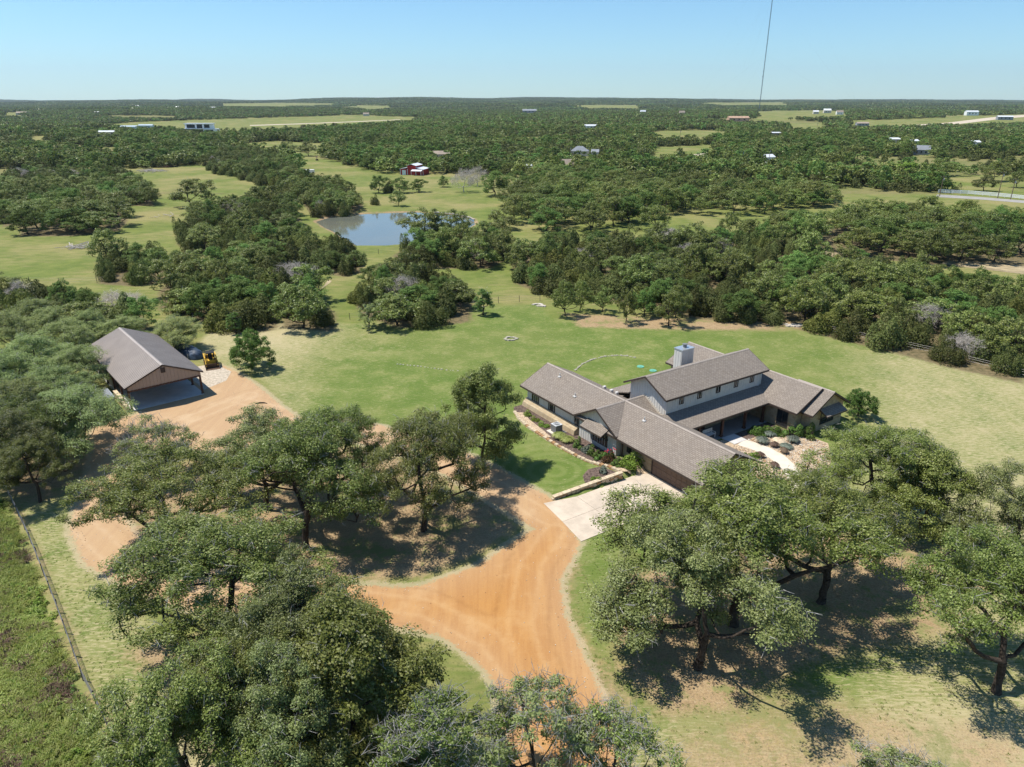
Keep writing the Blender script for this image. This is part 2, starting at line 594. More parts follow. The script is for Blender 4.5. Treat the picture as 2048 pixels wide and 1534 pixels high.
# ------------------------------------------------------------------ ground material (grass, dry grass, bare soil, dirt road)
def make_ground_mat():
    t = NT('ground_cover')
    pos = t.geo('Position')
    n_big = t.noise(pos, 0.035, 4.0, 0.55)
    n_mid = t.noise(pos, 0.22, 5.0, 0.6)
    n_sm = t.noise(pos, 1.4, 8.0, 0.72)
    n_fine = t.noise(pos, 7.0, 5.0, 0.7)
    sep = t.n('ShaderNodeSeparateXYZ')
    t.l(pos, sep.inputs[0])
    mp = t.n('ShaderNodeMapping')
    mp.inputs['Scale'].default_value = (0.25, 1.2, 1.0)
    t.l(pos, mp.inputs['Vector'])
    n_str = t.noise(mp.outputs[0], 0.9, 4.0, 0.6, 0.6)
    dry = t.attr('dry')
    lawn = t.attr('lawn')
    road = t.attr('road')
    bare = t.attr('bare')
    wood = t.attr('wood')
    verge = t.attr('verge')
    # meadow
    g = t.mix(t.ss(n_mid, 0.32, 0.68), (0.108, 0.145, 0.033), (0.165, 0.192, 0.050))
    g = t.mix(t.math('MULTIPLY', t.ss(t.math('ADD', t.math('MULTIPLY', n_big, 0.6), t.math('MULTIPLY', n_str, 0.4)), 0.42, 0.62), 0.80), g, (0.285, 0.24, 0.105))
    g = t.mix(t.math('MULTIPLY', t.ss(n_sm, 0.58, 0.78), 0.5), g, (0.34, 0.285, 0.15))
    # mown lawn
    la = t.mix(t.ss(n_mid, 0.3, 0.7), (0.084, 0.136, 0.024), (0.128, 0.178, 0.038))
    la = t.mix(t.math('MULTIPLY', t.ss(n_fine, 0.35, 0.75), 0.35), la, (0.175, 0.208, 0.058))
    la = t.mix(t.math('MULTIPLY', t.ss(n_str, 0.45, 0.7), 0.30), la, (0.090, 0.140, 0.030))
    la = t.mix(t.math('MULTIPLY', t.ss(n_big, 0.38, 0.62), 0.45), la, (0.160, 0.182, 0.052))
    drym = t.math('ADD', t.math('ADD', t.math('MULTIPLY', n_mid, 0.55), t.math('MULTIPLY', n_sm, 0.35)), t.math('MULTIPLY', dry, 0.5))
    la = t.mix(t.math('MULTIPLY', t.ss(drym, 0.46, 0.74), 0.80), la, (0.275, 0.252, 0.108))
    la = t.mix(t.math('MULTIPLY', t.ss(t.math('ADD', drym, t.math('MULTIPLY', n_fine, 0.25)), 0.80, 1.0), 0.85), la, (0.43, 0.345, 0.215))
    n_tuft = t.noise(pos, 3.4, 7.0, 0.78)
    la = t.mix(t.math('MULTIPLY', t.ss(n_tuft, 0.50, 0.66), 0.55), la, (0.082, 0.112, 0.028))
    la = t.mix(t.math('MULTIPLY', t.ss(t.math('ADD', n_tuft, t.math('MULTIPLY', dry, 0.12)), 0.34, 0.24), 0.0), la, (0.3, 0.27, 0.13))
    n_spk = t.noise(mp.outputs[0], 4.6, 6.0, 0.8)
    la = t.mix(t.math('MULTIPLY', t.ss(t.math('ADD', n_spk, t.math('MULTIPLY', dry, 0.30)), 0.57, 0.71), 0.8), la, (0.40, 0.345, 0.20))
    g = t.mix(t.math('MULTIPLY', t.ss(n_tuft, 0.50, 0.64), 0.6), g, (0.085, 0.105, 0.030))
    fl_at = t.attr('frontlawn')
    cpt = house_w(0.5, -7.2)
    dv = t.n('ShaderNodeVectorMath', operation='DISTANCE')
    t.l(pos, dv.inputs[0])
    dv.inputs[1].default_value = (float(cpt[0]), float(cpt[1]), 0.3)
    swirl = t.math('SINE', t.math('ADD', t.math('MULTIPLY', dv.outputs['Value'], 4.6), t.math('MULTIPLY', n_mid, 5.0)))
    la = t.mix(t.math('MULTIPLY', t.math('MULTIPLY', t.ss(swirl, -0.6, 1.0), t.ss(fl_at, 0.2, 1.5)), 0.32), la, (0.215, 0.235, 0.085))
    wob = t.math('MULTIPLY_ADD', n_sm, 1.0, -0.5)
    wob2 = t.math('MULTIPLY_ADD', n_fine, 0.5, -0.25)
    w = t.math('ADD', wob, wob2)
    wr_ = t.math('ADD', t.math('MULTIPLY_ADD', n_sm, 1.3, -0.65), t.math('MULTIPLY_ADD', n_fine, 1.3, -0.65))
    col = t.mix(t.ss(t.math('ADD', lawn, t.math('MULTIPLY', w, 1.5)), -0.8, 0.8), g, la)
    # weeds beyond the wire fence
    ve = t.mix(t.ss(n_sm, 0.3, 0.7), (0.13, 0.17, 0.042), (0.25, 0.27, 0.09))
    col = t.mix(t.ss(t.math('ADD', verge, w), -0.4, 0.4), col, ve)
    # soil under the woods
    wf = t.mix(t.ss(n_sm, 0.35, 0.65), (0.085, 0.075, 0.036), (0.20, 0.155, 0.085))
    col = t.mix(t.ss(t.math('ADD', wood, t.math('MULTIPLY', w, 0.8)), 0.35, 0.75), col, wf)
    # bare, trodden soil
    bs = t.mix(t.ss(n_sm, 0.3, 0.7), (0.285, 0.19, 0.105), (0.42, 0.30, 0.17))
    bs = t.mix(t.math('MULTIPLY', t.ss(n_fine, 0.46, 0.62), 0.65), bs, (0.16, 0.115, 0.075))
    bs = t.mix(t.math('MULTIPLY', t.ss(t.noise(pos, 5.2, 6.0, 0.8), 0.55, 0.66), 0.7), bs, (0.50, 0.41, 0.28))
    bs = t.mix(t.math('MULTIPLY', t.ss(t.math('ADD', t.math('MULTIPLY', n_mid, 0.55), t.math('MULTIPLY', n_sm, 0.45)), 0.50, 0.58), 0.85), bs, (0.165, 0.18, 0.062))
    bs = t.mix(t.math('MULTIPLY', t.ss(t.math('ADD', t.math('MULTIPLY', n_big, 0.6), t.math('MULTIPLY', n_sm, 0.4)), 0.54, 0.66), 0.6), bs, (0.42, 0.24, 0.115))
    col = t.mix(t.math('MULTIPLY', t.ss(t.math('ADD', bare, t.math('MULTIPLY', w, 0.9)), 0.25, 0.75), 0.93), col, bs)
    # sandy dirt road with tyre streaks
    st = t.attr('streak')
    wv = t.n('ShaderNodeTexNoise')
    wv.inputs['Scale'].default_value = 1.0
    mq = t.n('ShaderNodeMapping')
    mq.inputs['Scale'].default_value = (1.5, 0.10, 1.0)
    mq.inputs['Rotation'].default_value = (0, 0, 0.12)
    t.l(pos, mq.inputs[0])
    vq = t.n('ShaderNodeVectorMath', operation='ADD')
    t.l(mq.outputs[0], vq.inputs[0])
    cx = t.n('ShaderNodeCombineXYZ')
    t.l(t.math('MULTIPLY', st, 0.12), cx.inputs[0])
    t.l(t.math('MULTIPLY', n_mid, 0.8), cx.inputs[1])
    t.l(cx.outputs[0], vq.inputs[1])
    t.l(vq.outputs[0], wv.inputs['Vector'])
    wv.inputs['Detail'].default_value = 4.0
    wv.inputs['Roughness'].default_value = 0.7
    oran = t.attr('orange')
    ra = t.mix(oran, (0.425, 0.285, 0.160), (0.41, 0.205, 0.064))
    rb = t.mix(oran, (0.40, 0.262, 0.148), (0.36, 0.170, 0.052))
    rc = t.mix(oran, (0.49, 0.355, 0.22), (0.475, 0.28, 0.115))
    rd = t.mix(t.ss(wv.outputs['Fac'], 0.38, 0.62), ra, rb)
    rd = t.mix(t.math('MULTIPLY', t.ss(n_mid, 0.5, 0.75), 0.8), rd, rc)
    rd = t.mix(t.math('MULTIPLY', t.ss(n_fine, 0.45, 0.8), 0.35), rd, rc)
    rut = t.math('POWER', 2.718, t.math('MULTIPLY', -1.0, t.math('POWER', t.math('DIVIDE', t.math('SUBTRACT', st, t.math('MULTIPLY_ADD', n_mid, 0.5, 0.65)), 0.26), 2.0)))
    rd = t.mix(t.math('MULTIPLY', rut, t.math('MULTIPLY', t.ss(n_sm, 0.25, 0.6), 0.5)), rd, rc)
    rut2 = t.math('POWER', 2.718, t.math('MULTIPLY', -1.0, t.math('POWER', t.math('DIVIDE', t.math('SUBTRACT', st, t.math('MULTIPLY_ADD', n_mid, 0.8, 1.6)), 0.22), 2.0)))
    rd = t.mix(t.math('MULTIPLY', rut2, t.math('MULTIPLY', t.ss(n_sm, 0.3, 0.6), 0.45)), rd, t.mix(oran, (0.33, 0.215, 0.12), (0.29, 0.135, 0.042)))
    rd = t.mix(t.math('MULTIPLY', t.ss(t.noise(pos, 2.6, 7.0, 0.8), 0.56, 0.66), 0.4), rd, t.mix(oran, (0.30, 0.20, 0.12), (0.28, 0.14, 0.05)))
    rw = t.math('ADD', road, wr_)
    edge = t.math('MULTIPLY', t.ss(rw, -0.75, -0.35), 0.55)
    col = t.mix(edge, col, (0.46, 0.365, 0.245))
    col = t.mix(t.ss(rw, -0.16, 0.10), col, rd)
    t.base(col, 0.95, 0.08)
    hgt = t.math('ADD', t.math('MULTIPLY', n_fine, 0.6), t.math('MULTIPLY', n_sm, 0.6))
    t.bump(hgt, 0.35, 0.12)
    MAT['ground'] = t.m


make_ground_mat()


# ------------------------------------------------------------------ woods: where trees stand (outlines of the canopies)
def clump(pts, zc=2.5):
    return px_poly(pts, zc)


WOODS = {
    'cedars on the far left hillside': clump([(0, 352), (60, 336), (240, 338), (292, 372), (308, 398), (250, 398), (170, 405), (60, 425), (0, 440)]),
    'hedgerow between the two meadows': clump([(405, 322), (480, 296), (560, 312), (590, 338), (690, 368), (728, 398), (700, 418), (625, 420), (605, 396), (545, 368), (470, 345), (420, 338)]),
    'thicket left of the pond': clump([(350, 442), (420, 400), (520, 388), (590, 402), (602, 428), (590, 445), (560, 452), (630, 476), (695, 472), (728, 504), (722, 522), (690, 532), (640, 525), (560, 520),
                                       (470, 560), (450, 500), (380, 490), (350, 470)]),
    'dark thicket behind the carport': clump([(310, 560), (350, 515), (450, 500), (560, 520), (620, 545), (565, 570), (555, 630), (500, 640), (430, 632), (370, 605), (310, 595)]),
    'clump in the left meadow': clump([(190, 545), (188, 500), (250, 492), (328, 492), (328, 540), (270, 550)]),
    'cedar knot by the grey trees': clump([(558, 628), (562, 590), (610, 562), (672, 600), (672, 636)]),
    'thicket above the lawn': clump([(706, 578), (740, 540), (800, 532), (880, 540), (945, 572), (944, 616), (870, 626), (790, 628), (720, 604)]),
    'thicket in front of the pond': clump([(782, 492), (820, 470), (930, 456), (1005, 466), (1012, 500), (980, 516), (810, 516)]),
    'wide cedar wood beyond the lawn': clump([(1022, 508), (1090, 470), (1200, 468), (1330, 476), (1480, 452), (1560, 470), (1640, 505), (1800, 515), (1880, 540), (1990, 560), (2060, 585),
                                              (2060, 735), (1900, 702), (1780, 672), (1660, 645), (1560, 622), (1440, 620), (1330, 600), (1200, 575), (1090, 565), (1030, 545)]),
    'cedars left of the carport': clump([(-20, 565), (120, 568), (210, 590), (285, 605), (300, 635), (255, 655), (180, 640), (80, 625), (-20, 600)]),
}
OAKWOODS = {
    'oak row in the left meadow': clump([(30, 425), (130, 405), (230, 398), (255, 425), (235, 445), (140, 455), (35, 455)]),
    'oak grove by the white fence': clump([(1500, 445), (1640, 440), (1760, 428), (1900, 424), (2060, 440), (2060, 515), (1900, 512), (1760, 498), (1640, 490), (1540, 470)]),
    'oaks above the clearing': clump([(1000, 370), (1080, 350), (1250, 350), (1330, 372), (1500, 372), (1560, 380), (1700, 380), (1690, 400), (1600, 412), (1500, 418), (1400, 413), (1330, 422), (1250, 438), (1150, 458), (1060, 455),
                                                          (990, 440), (1020, 410)]),
    'trees heading the lawn': clump([(1090, 590), (1200, 585), (1330, 598), (1440, 612), (1440, 628), (1330, 625), (1160, 615), (1090, 606)]),
}
FOREST_FLOOR = list(WOODS.values()) + [OAKWOODS['oak row in the left meadow'], OAKWOODS['oak grove by the white fence']]
MEADOWS = [  # open ground among the far woods (photograph outlines)
    [(240, 340), (395, 330), (470, 345), (560, 372), (608, 385), (600, 402), (520, 390), (430, 385), (380, 360), (330, 385), (300, 385)],
    [(562, 322), (640, 316), (760, 346), (905, 348), (1000, 385), (1020, 420), (960, 445), (760, 425), (720, 385), (610, 345)],
    [(150, 252), (300, 243), (450, 238), (700, 230), (845, 235), (840, 247), (600, 263), (470, 272), (320, 264)],
    [(-60, 470), (180, 470), (330, 430), (345, 545), (300, 590), (-60, 560)],
    [(1180, 440), (1260, 400), (1500, 395), (1660, 412), (1640, 450), (1480, 455), (1330, 470), (1200, 470)],
    [(430, 207), (560, 205.5), (690, 207), (660, 214), (440, 216)],
    [(1140, 210), (1300, 210), (1300, 219), (1140, 221)],
    [(1505, 222), (1690, 220), (1710, 237), (1620, 241), (1510, 241)],
    [(1400, 205), (1580, 204), (1600, 213), (1420, 214)],
    [(1555, 248), (1660, 247), (1670, 268), (1560, 270)],
    [(1300, 262), (1460, 260), (1450, 284), (1310, 285)],
    [(1310, 294), (1430, 290), (1430, 325), (1290, 325)],
    [(1880, 352), (2100, 350), (2100, 395), (1880, 380)],
    [(1690, 242), (1800, 238), (2100, 226), (2100, 250), (1800, 260), (1690, 262)],
    [(0, 224), (54, 224), (52, 236), (0, 237)],
    [(1960, 428), (2100, 430), (2100, 445), (1960, 440)],
    [(430, 290), (560, 282), (660, 288), (640, 322), (560, 316), (500, 304)],
    [(700, 210), (800, 211), (790, 220), (720, 224), (690, 217)],
    [(60, 274), (95, 272), (92, 292), (62, 292)],
    [(228, 210), (268, 209), (264, 222), (230, 222)],
]


def open_ground(x, y, z=0.0):
    u, v = pix(x, y, z)
    o = np.zeros(np.shape(x), bool)
    for m in MEADOWS:
        o |= inside(m, u, v)
    return o


# ------------------------------------------------------------------ the ground: one grid, split by what lies on it
def axis(lo, hi, fine, mid0, mid1, midstep, end, g):
    a = list(np.arange(lo, hi + 1e-6, fine))
    while a[-1] < mid1:
        a.append(a[-1] + midstep)
    s = midstep
    while a[-1] < end:
        s *= g
        a.append(a[-1] + s)
    return a


xa = axis(0, 72, 0.6, 0, 190, 1.6, 13500, 1.10)
XS = np.array([-q for q in xa[:0:-1]] + xa)
ya = axis(14, 112, 0.6, 0, 300, 1.5, 13500, 1.08)
YS = np.array([-260., -120., -50., -20., 0., 8.] + ya)
GX, GY = np.meshgrid(XS, YS)
NX, NY = len(XS), len(YS)
gx, gy = GX.ravel(), GY.ravel()
GZ = gz(gx, gy)
near = (np.abs(gx) < 200) & (gy < 320)


def on_near(fn, far=-50.0):
    o = np.full(gx.shape, far)
    o[near] = fn(gx[near], gy[near])
    return o


a_lawn = on_near(lambda x, y: sdf(LAWN, x, y))
fl = house_ab(gx, gy)
front_poly = np.array([house_w(*q) for q in ((-17, -5.0), (-12, -3.4), (-0.9, -3.1), (5.7, -2.2), (5.7, -11.2), (3.0, -13.2), (-3, -13.5), (-9, -13), (-17, -9))])
a_front = on_near(lambda x, y: sdf(front_poly, x, y))
a_strip = on_near(lambda x, y: sdf(STRIP, x, y))
a_lawn = np.maximum(np.maximum(a_lawn, a_front), a_strip)
a_verge = on_near(lambda x, y: sdf(VERGE, x, y))
a_road = on_near(road_sd)
a_bare = np.zeros(gx.shape)
for bi_, bp in enumerate(BARE):
    a_bare = np.maximum(a_bare, (0.58 if bi_ == 1 else 1.0) * on_near(lambda x, y: np.clip(sdf(bp, x, y) / 4.0 + 0.45, 0, 1), 0.0))
a_bare = np.maximum(a_bare, on_near(lambda x, y: np.clip(sdf(ISLAND, x, y) / 3.0 + 0.4, 0, 1), 0.0))
FENCE_L = px_poly([(15, 985), (60, 1080), (100, 1180), (130, 1260), (170, 1370), (215, 1450), (240, 1534)])
a_bare = np.maximum(a_bare, on_near(lambda x, y: np.clip(0.62 - sdline(FENCE_L, x, y) / 1.0 * 0.4, 0, 1), 0.0))
a_bare = np.maximum(a_bare, on_near(lambda x, y: np.clip(1.15 - np.abs(sdf(POND, x, y) + 0.4) / 1.6, 0, 1), 0.0))
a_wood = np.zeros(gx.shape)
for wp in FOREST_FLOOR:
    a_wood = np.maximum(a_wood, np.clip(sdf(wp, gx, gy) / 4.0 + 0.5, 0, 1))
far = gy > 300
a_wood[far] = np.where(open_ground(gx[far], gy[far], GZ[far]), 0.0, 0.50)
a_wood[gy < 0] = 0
# how dry the turf is: drier towards the right edge and at the head of the lawn
u_, v_ = pix(gx, np.maximum(gy, 12), 0)
a_dry = 0.12 + 0.30 * sstep(1600, 1850, u_) * sstep(640, 720, v_) + 0.26 * sstep(1350, 1500, v_) + 0.30 * sstep(760, 640, v_) * sstep(900, 560, u_) + 0.22 * sstep(700, 560, u_)
a_dry = a_dry - 0.18 * sstep(1.0, 5.0, a_front)
a_orange = on_near(lambda x, y: sstep(-2.0, 9.0, sdf(JUNC, x, y) + 3.0), 0.0)
# streaks along the wheel tracks: distance across the track
tr1 = px_poly([(1120, 1560), (1080, 1400), (1040, 1250), (1060, 1130), (1110, 1060)])
tr2 = px_poly([(1120, 1560), (1070, 1400), (980, 1280), (850, 1215), (700, 1195), (500, 1190), (250, 1130), (165, 1050), (200, 940), (300, 870), (500, 790)])
tr3 = px_poly([(1100, 1040), (1000, 975), (840, 895), (700, 860), (480, 800)])
sA, sB, sC = on_near(lambda x, y: sdline(tr1, x, y), 50.), on_near(lambda x, y: sdline(tr2, x, y), 50.), on_near(lambda x, y: sdline(tr3, x, y), 50.)
a_streak = np.minimum(np.minimum(sA, sB), sC)

V = np.stack([gx, gy, GZ], 1)
ii, jj = np.meshgrid(np.arange(NX - 1), np.arange(NY - 1))
base = (jj * NX + ii).ravel()
FACES = np.stack([base, base + 1, base + NX + 1, base + NX], 1)
fcx = V[FACES, 0].mean(1)
fcy = V[FACES, 1].mean(1)
f_road = a_road[FACES].mean(1)
f_lawn = a_lawn[FACES].mean(1)
f_verge = a_verge[FACES].mean(1)
cls = np.zeros(len(FACES), int)
cls[f_lawn > 0] = 1
cls[(f_verge > 0)] = 0
cls[f_road > 0] = 2
for k, nm in ((0, 'ground'), (1, 'lawn'), (2, 'dirt_driveway')):
    F = FACES[cls == k]
    used = np.unique(F)
    remap = np.zeros(len(V), int)
    remap[used] = np.arange(len(used))
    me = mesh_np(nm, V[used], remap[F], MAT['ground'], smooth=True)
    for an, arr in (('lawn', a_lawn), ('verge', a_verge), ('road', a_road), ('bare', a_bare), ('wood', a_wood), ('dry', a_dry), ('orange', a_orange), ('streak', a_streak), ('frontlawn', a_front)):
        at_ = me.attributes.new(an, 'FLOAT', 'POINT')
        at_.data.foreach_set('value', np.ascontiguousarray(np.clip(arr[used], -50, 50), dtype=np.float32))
    g_ = link(nm, me)
    g_['kind'] = 'structure'
# ------------------------------------------------------------------ building materials
def shingle_mat():
    t = NT('shingles')
    uv = t.coord('UV')
    br = t.n('ShaderNodeTexBrick')
    br.inputs['Scale'].default_value = 1.0
    br.inputs['Brick Width'].default_value = 0.40
    br.inputs['Row Height'].default_value = 0.20
    br.inputs['Mortar Size'].default_value = 0.024
    br.inputs['Mortar Smooth'].default_value = 0.4
    br.inputs['Color1'].default_value = (0.222, 0.186, 0.152, 1)
    br.inputs['Color2'].default_value = (0.282, 0.240, 0.198, 1)
    br.inputs['Mortar'].default_value = (0.125, 0.103, 0.083, 1)
    t.l(uv, br.inputs['Vector'])
    n1 = t.noise(uv, 0.35, 3.0, 0.6)
    n2 = t.noise(uv, 3.0, 4.0, 0.7)
    c = t.mix(t.math('MULTIPLY', t.ss(n1, 0.3, 0.7), 0.25), br.outputs['Color'], (0.17, 0.15, 0.135))
    c = t.mix(t.math('MULTIPLY', t.ss(n2, 0.5, 0.8), 0.35), c, (0.31, 0.275, 0.245))
    t.base(c, 0.92, 0.15)
    t.bump(t.math('SUBTRACT', 1.0, br.outputs['Fac']), 0.4, 0.02)
    MAT['shingles'] = t.m


def stone_mat(name, c1, c2, c3, w=0.55, h=0.26):
    t = NT(name)
    uv = t.coord('UV')
    nz = t.n('ShaderNodeTexNoise')
    nz.inputs['Scale'].default_value = 2.5
    t.l(uv, nz.inputs['Vector'])
    vm = t.n('ShaderNodeVectorMath', operation='MULTIPLY_ADD')
    t.l(nz.outputs['Color'], vm.inputs[0])
    vm.inputs[1].default_value = (0.16, 0.10, 0)
    t.l(uv, vm.inputs[2])
    br = t.n('ShaderNodeTexBrick')
    br.inputs['Scale'].default_value = 1.0
    br.inputs['Brick Width'].default_value = w
    br.inputs['Row Height'].default_value = h
    br.inputs['Mortar Size'].default_value = 0.012
    br.inputs['Color1'].default_value = (*c1, 1)
    br.inputs['Color2'].default_value = (*c2, 1)
    br.inputs['Mortar'].default_value = (0.33, 0.29, 0.23, 1)
    t.l(vm.outputs[0], br.inputs['Vector'])
    n2 = t.noise(uv, 1.6, 4.0, 0.6)
    c = t.mix(t.math('MULTIPLY', t.ss(n2, 0.5, 0.72), 0.7), br.outputs['Color'], c3)
    t.base(c, 0.95, 0.1)
    t.bump(t.math('SUBTRACT', 1.0, br.outputs['Fac']), 0.6, 0.03)
    MAT[name] = t.m


shingle_mat()
stone_mat('limestone', (0.46, 0.37, 0.24), (0.37, 0.28, 0.17), (0.28, 0.185, 0.10))
plain('siding', (0.60, 0.58, 0.53), 0.75, 0.3, var=0.06, scale=1.5)
plain('fascia', (0.062, 0.045, 0.036), 0.7, 0.3)
plain('soffit', (0.20, 0.175, 0.15), 0.8, 0.2)
plain('garage_brown', (0.165, 0.110, 0.082), 0.7, 0.3, var=0.06)
plain('wood_post', (0.085, 0.040, 0.025), 0.75, 0.3, var=0.3)
plain('glass', (0.022, 0.026, 0.028), 0.08, 0.6, var=0.2)
plain('frame_dark', (0.05, 0.045, 0.04), 0.6, 0.3)
plain('galvanised', (0.62, 0.66, 0.68), 0.35, 0.6, metal=0.7, var=0.1)
plain('vent_white', (0.55, 0.53, 0.50), 0.7, 0.3)
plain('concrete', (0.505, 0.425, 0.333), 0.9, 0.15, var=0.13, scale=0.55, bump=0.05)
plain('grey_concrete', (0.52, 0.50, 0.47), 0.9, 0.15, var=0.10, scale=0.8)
plain('porch_concrete', (0.27, 0.26, 0.245), 0.85, 0.2, var=0.12, scale=0.8)  # concrete darkened so the porch's deep shade is partly in its colour
plain('path_concrete', (0.60, 0.53, 0.43), 0.9, 0.15, var=0.08, scale=1.0)
plain('cream_stone', (0.52, 0.42, 0.29), 0.95, 0.1, var=0.22, scale=2.5, bump=0.4)
plain('rust_stone', (0.34, 0.20, 0.10), 0.95, 0.1, var=0.35, scale=3.0, bump=0.4)
plain('pale_rock', (0.52, 0.47, 0.40), 0.95, 0.1, var=0.2, scale=2.0, bump=0.4)
plain('gravel_pale', (0.43, 0.37, 0.29), 0.98, 0.1, var=0.3, scale=3.0, bump=0.3)
plain('dry_soil', (0.34, 0.275, 0.165), 0.98, 0.1, var=0.35, scale=0.25)
plain('mulch', (0.115, 0.083, 0.068), 0.98, 0.05, var=0.55, scale=5.0, bump=0.6)
plain('pea_gravel', (0.44, 0.335, 0.225), 0.98, 0.1, var=0.45, scale=8.0, bump=0.5)
plain('white_paint', (0.78, 0.78, 0.76), 0.6, 0.3, var=0.04)
plain('ac_grey', (0.16, 0.165, 0.17), 0.6, 0.4)
plain('ac_top', (0.50, 0.52, 0.53), 0.5, 0.4)
plain('metal_roof', (0.37, 0.315, 0.27), 0.5, 0.35, metal=0.0, var=0.06, scale=0.5)
plain('metal_ridge', (0.40, 0.35, 0.31), 0.5, 0.35, metal=0.0, var=0.06, scale=0.5)
plain('tan_metal', (0.40, 0.310, 0.245), 0.6, 0.4, var=0.05, scale=0.6)
plain('tarp', (0.035, 0.058, 0.095), 0.55, 0.35, var=0.5, scale=1.2)
plain('machine_yellow', (0.60, 0.36, 0.035), 0.55, 0.4, var=0.15)
plain('black_rubber', (0.022, 0.021, 0.020), 0.8, 0.3)
plain('rusty_steel', (0.12, 0.075, 0.05), 0.75, 0.3, metal=0.3, var=0.4, scale=5.0)
plain('trailer_grey', (0.235, 0.25, 0.27), 0.5, 0.4, metal=0.3, var=0.12)
plain('barn_red', (0.36, 0.022, 0.022), 0.6, 0.3, var=0.08, scale=0.6)
plain('tin_white', (0.66, 0.68, 0.69), 0.4, 0.4, var=0.06, scale=0.3)
plain('tan_roof', (0.34, 0.275, 0.215), 0.85, 0.2, var=0.1, scale=0.3)
plain('grey_roof', (0.25, 0.265, 0.285), 0.8, 0.2, var=0.1, scale=0.3)
plain('blue_metal', (0.42, 0.50, 0.56), 0.45, 0.4, var=0.08, scale=0.1)
plain('cream_wall', (0.58, 0.52, 0.43), 0.85, 0.2, var=0.06, scale=0.3)
plain('orange_frame', (0.42, 0.28, 0.19), 0.85, 0.2, var=0.2, scale=0.2)
plain('post_metal', (0.085, 0.075, 0.065), 0.7, 0.3)
plain('fence_wire', (0.20, 0.19, 0.185), 0.5, 0.4, metal=0.5)
plain('pole_wood', (0.16, 0.115, 0.085), 0.9, 0.1, var=0.2)
plain('asphalt', (0.30, 0.285, 0.26), 0.95, 0.1, var=0.1, scale=0.3)
plain('road_tan', (0.48, 0.41, 0.31), 0.95, 0.1, var=0.1, scale=0.05)
plain('mast_steel', (0.14, 0.19, 0.23), 0.6, 0.3)
plain('lid_green', (0.12, 0.36, 0.26), 0.6, 0.3)
plain('flower_red', (0.55, 0.04, 0.07), 0.7, 0.2)


def water_mat():
    t = NT('pond_water')
    pos = t.geo('Position')
    n = t.noise(pos, 0.06, 2.0, 0.5)
    t.base(t.mix(t.ss(n, 0.35, 0.7), (0.13, 0.14, 0.115), (0.165, 0.165, 0.125)), 0.05, 0.5)
    nz = t.n('ShaderNodeTexNoise')
    mp = t.n('ShaderNodeMapping')
    mp.inputs['Scale'].default_value = (1.0, 1.8, 1.0)
    t.l(pos, mp.inputs[0])
    t.l(mp.outputs[0], nz.inputs['Vector'])
    nz.inputs['Scale'].default_value = 0.9
    nz.inputs['Detail'].default_value = 3.0
    t.bump(nz.outputs['Fac'], 0.08, 0.10)
    MAT['water'] = t.m


water_mat()
sheet('pond_water', np.array(POND) + (np.array(POND) - np.mean(POND, 0)) * 0.06, MAT['water'], off=-0.42, step=12.0, zfun=lambda x, y: x * 0)

# ------------------------------------------------------------------ the house (x = along the great room, y = away from the front)
house = empty('ranch_house', (HO[0], HO[1], 0), HPH)
tag(house, 'sprawling grey-shingled ranch house with raised clerestory great room beside the concrete driveway', 'house')


def hb():
    return MB()


def battens_x(m, x0, x1, y, zb, ztop, s, step=0.41):
    """vertical battens on a wall along x at y; s = outward sign in y"""
    x = x0 + 0.15
    while x < x1 - 0.1:
        m.box(x - 0.025, x + 0.025, min(y, y + s * 0.03), max(y, y + s * 0.03), zb, ztop(x))
        x += step


def battens_y(m, y0, y1, x, zb, ztop, s, step=0.41):
    y = y0 + 0.15
    while y < y1 - 0.1:
        m.box(min(x, x + s * 0.03), max(x, x + s * 0.03), y - 0.025, y + 0.025, zb, ztop(y))
        y += step


def gable_walls(m, x0, x1, y0, y1, zb, along, zfun):
    """closed walls under a gable roof; along = ridge axis; zfun(t) = height of the underside across the ridge axis"""
    if along == 'y':
        mid = zfun.mid
        for y, o in ((y0, 1), (y1, -1)):
            p = [(x0, y, zb), (x1, y, zb), (x1, y, zfun(x1)), (mid, y, zfun(mid)), (x0, y, zfun(x0))]
            m.face(p if o > 0 else p[::-1])
        m.face([(x0, y1, zb), (x0, y0, zb), (x0, y0, zfun(x0)), (x0, y1, zfun(x0))])
        m.face([(x1, y0, zb), (x1, y1, zb), (x1, y1, zfun(x1)), (x1, y0, zfun(x1))])
    else:
        mid = zfun.mid
        for x, o in ((x0, -1), (x1, 1)):
            p = [(x, y0, zb), (x, y1, zb), (x, y1, zfun(y1)), (x, mid, zfun(mid)), (x, y0, zfun(y0))]
            m.face(p if o > 0 else p[::-1])
        m.face([(x0, y0, zb), (x1, y0, zb), (x1, y0, zfun(y0)), (x0, y0, zfun(y0))])
        m.face([(x1, y1, zb), (x0, y1, zb), (x0, y1, zfun(y1)), (x1, y1, zfun(y1))])


class Gable:
    def __init__(self, mid, zr, e0, z0, e1, z1, drop=0.22):
        self.mid, self.zr, self.e0, self.z0, self.e1, self.z1, self.drop = mid, zr, e0, z0, e1, z1, drop

    def __call__(self, t):
        if t <= self.mid:
            return self.z0 + (self.zr - self.z0) * (t - self.e0) / (self.mid - self.e0) - self.drop
        return self.z1 + (self.zr - self.z1) * (self.e1 - t) / (self.e1 - self.mid) - self.drop


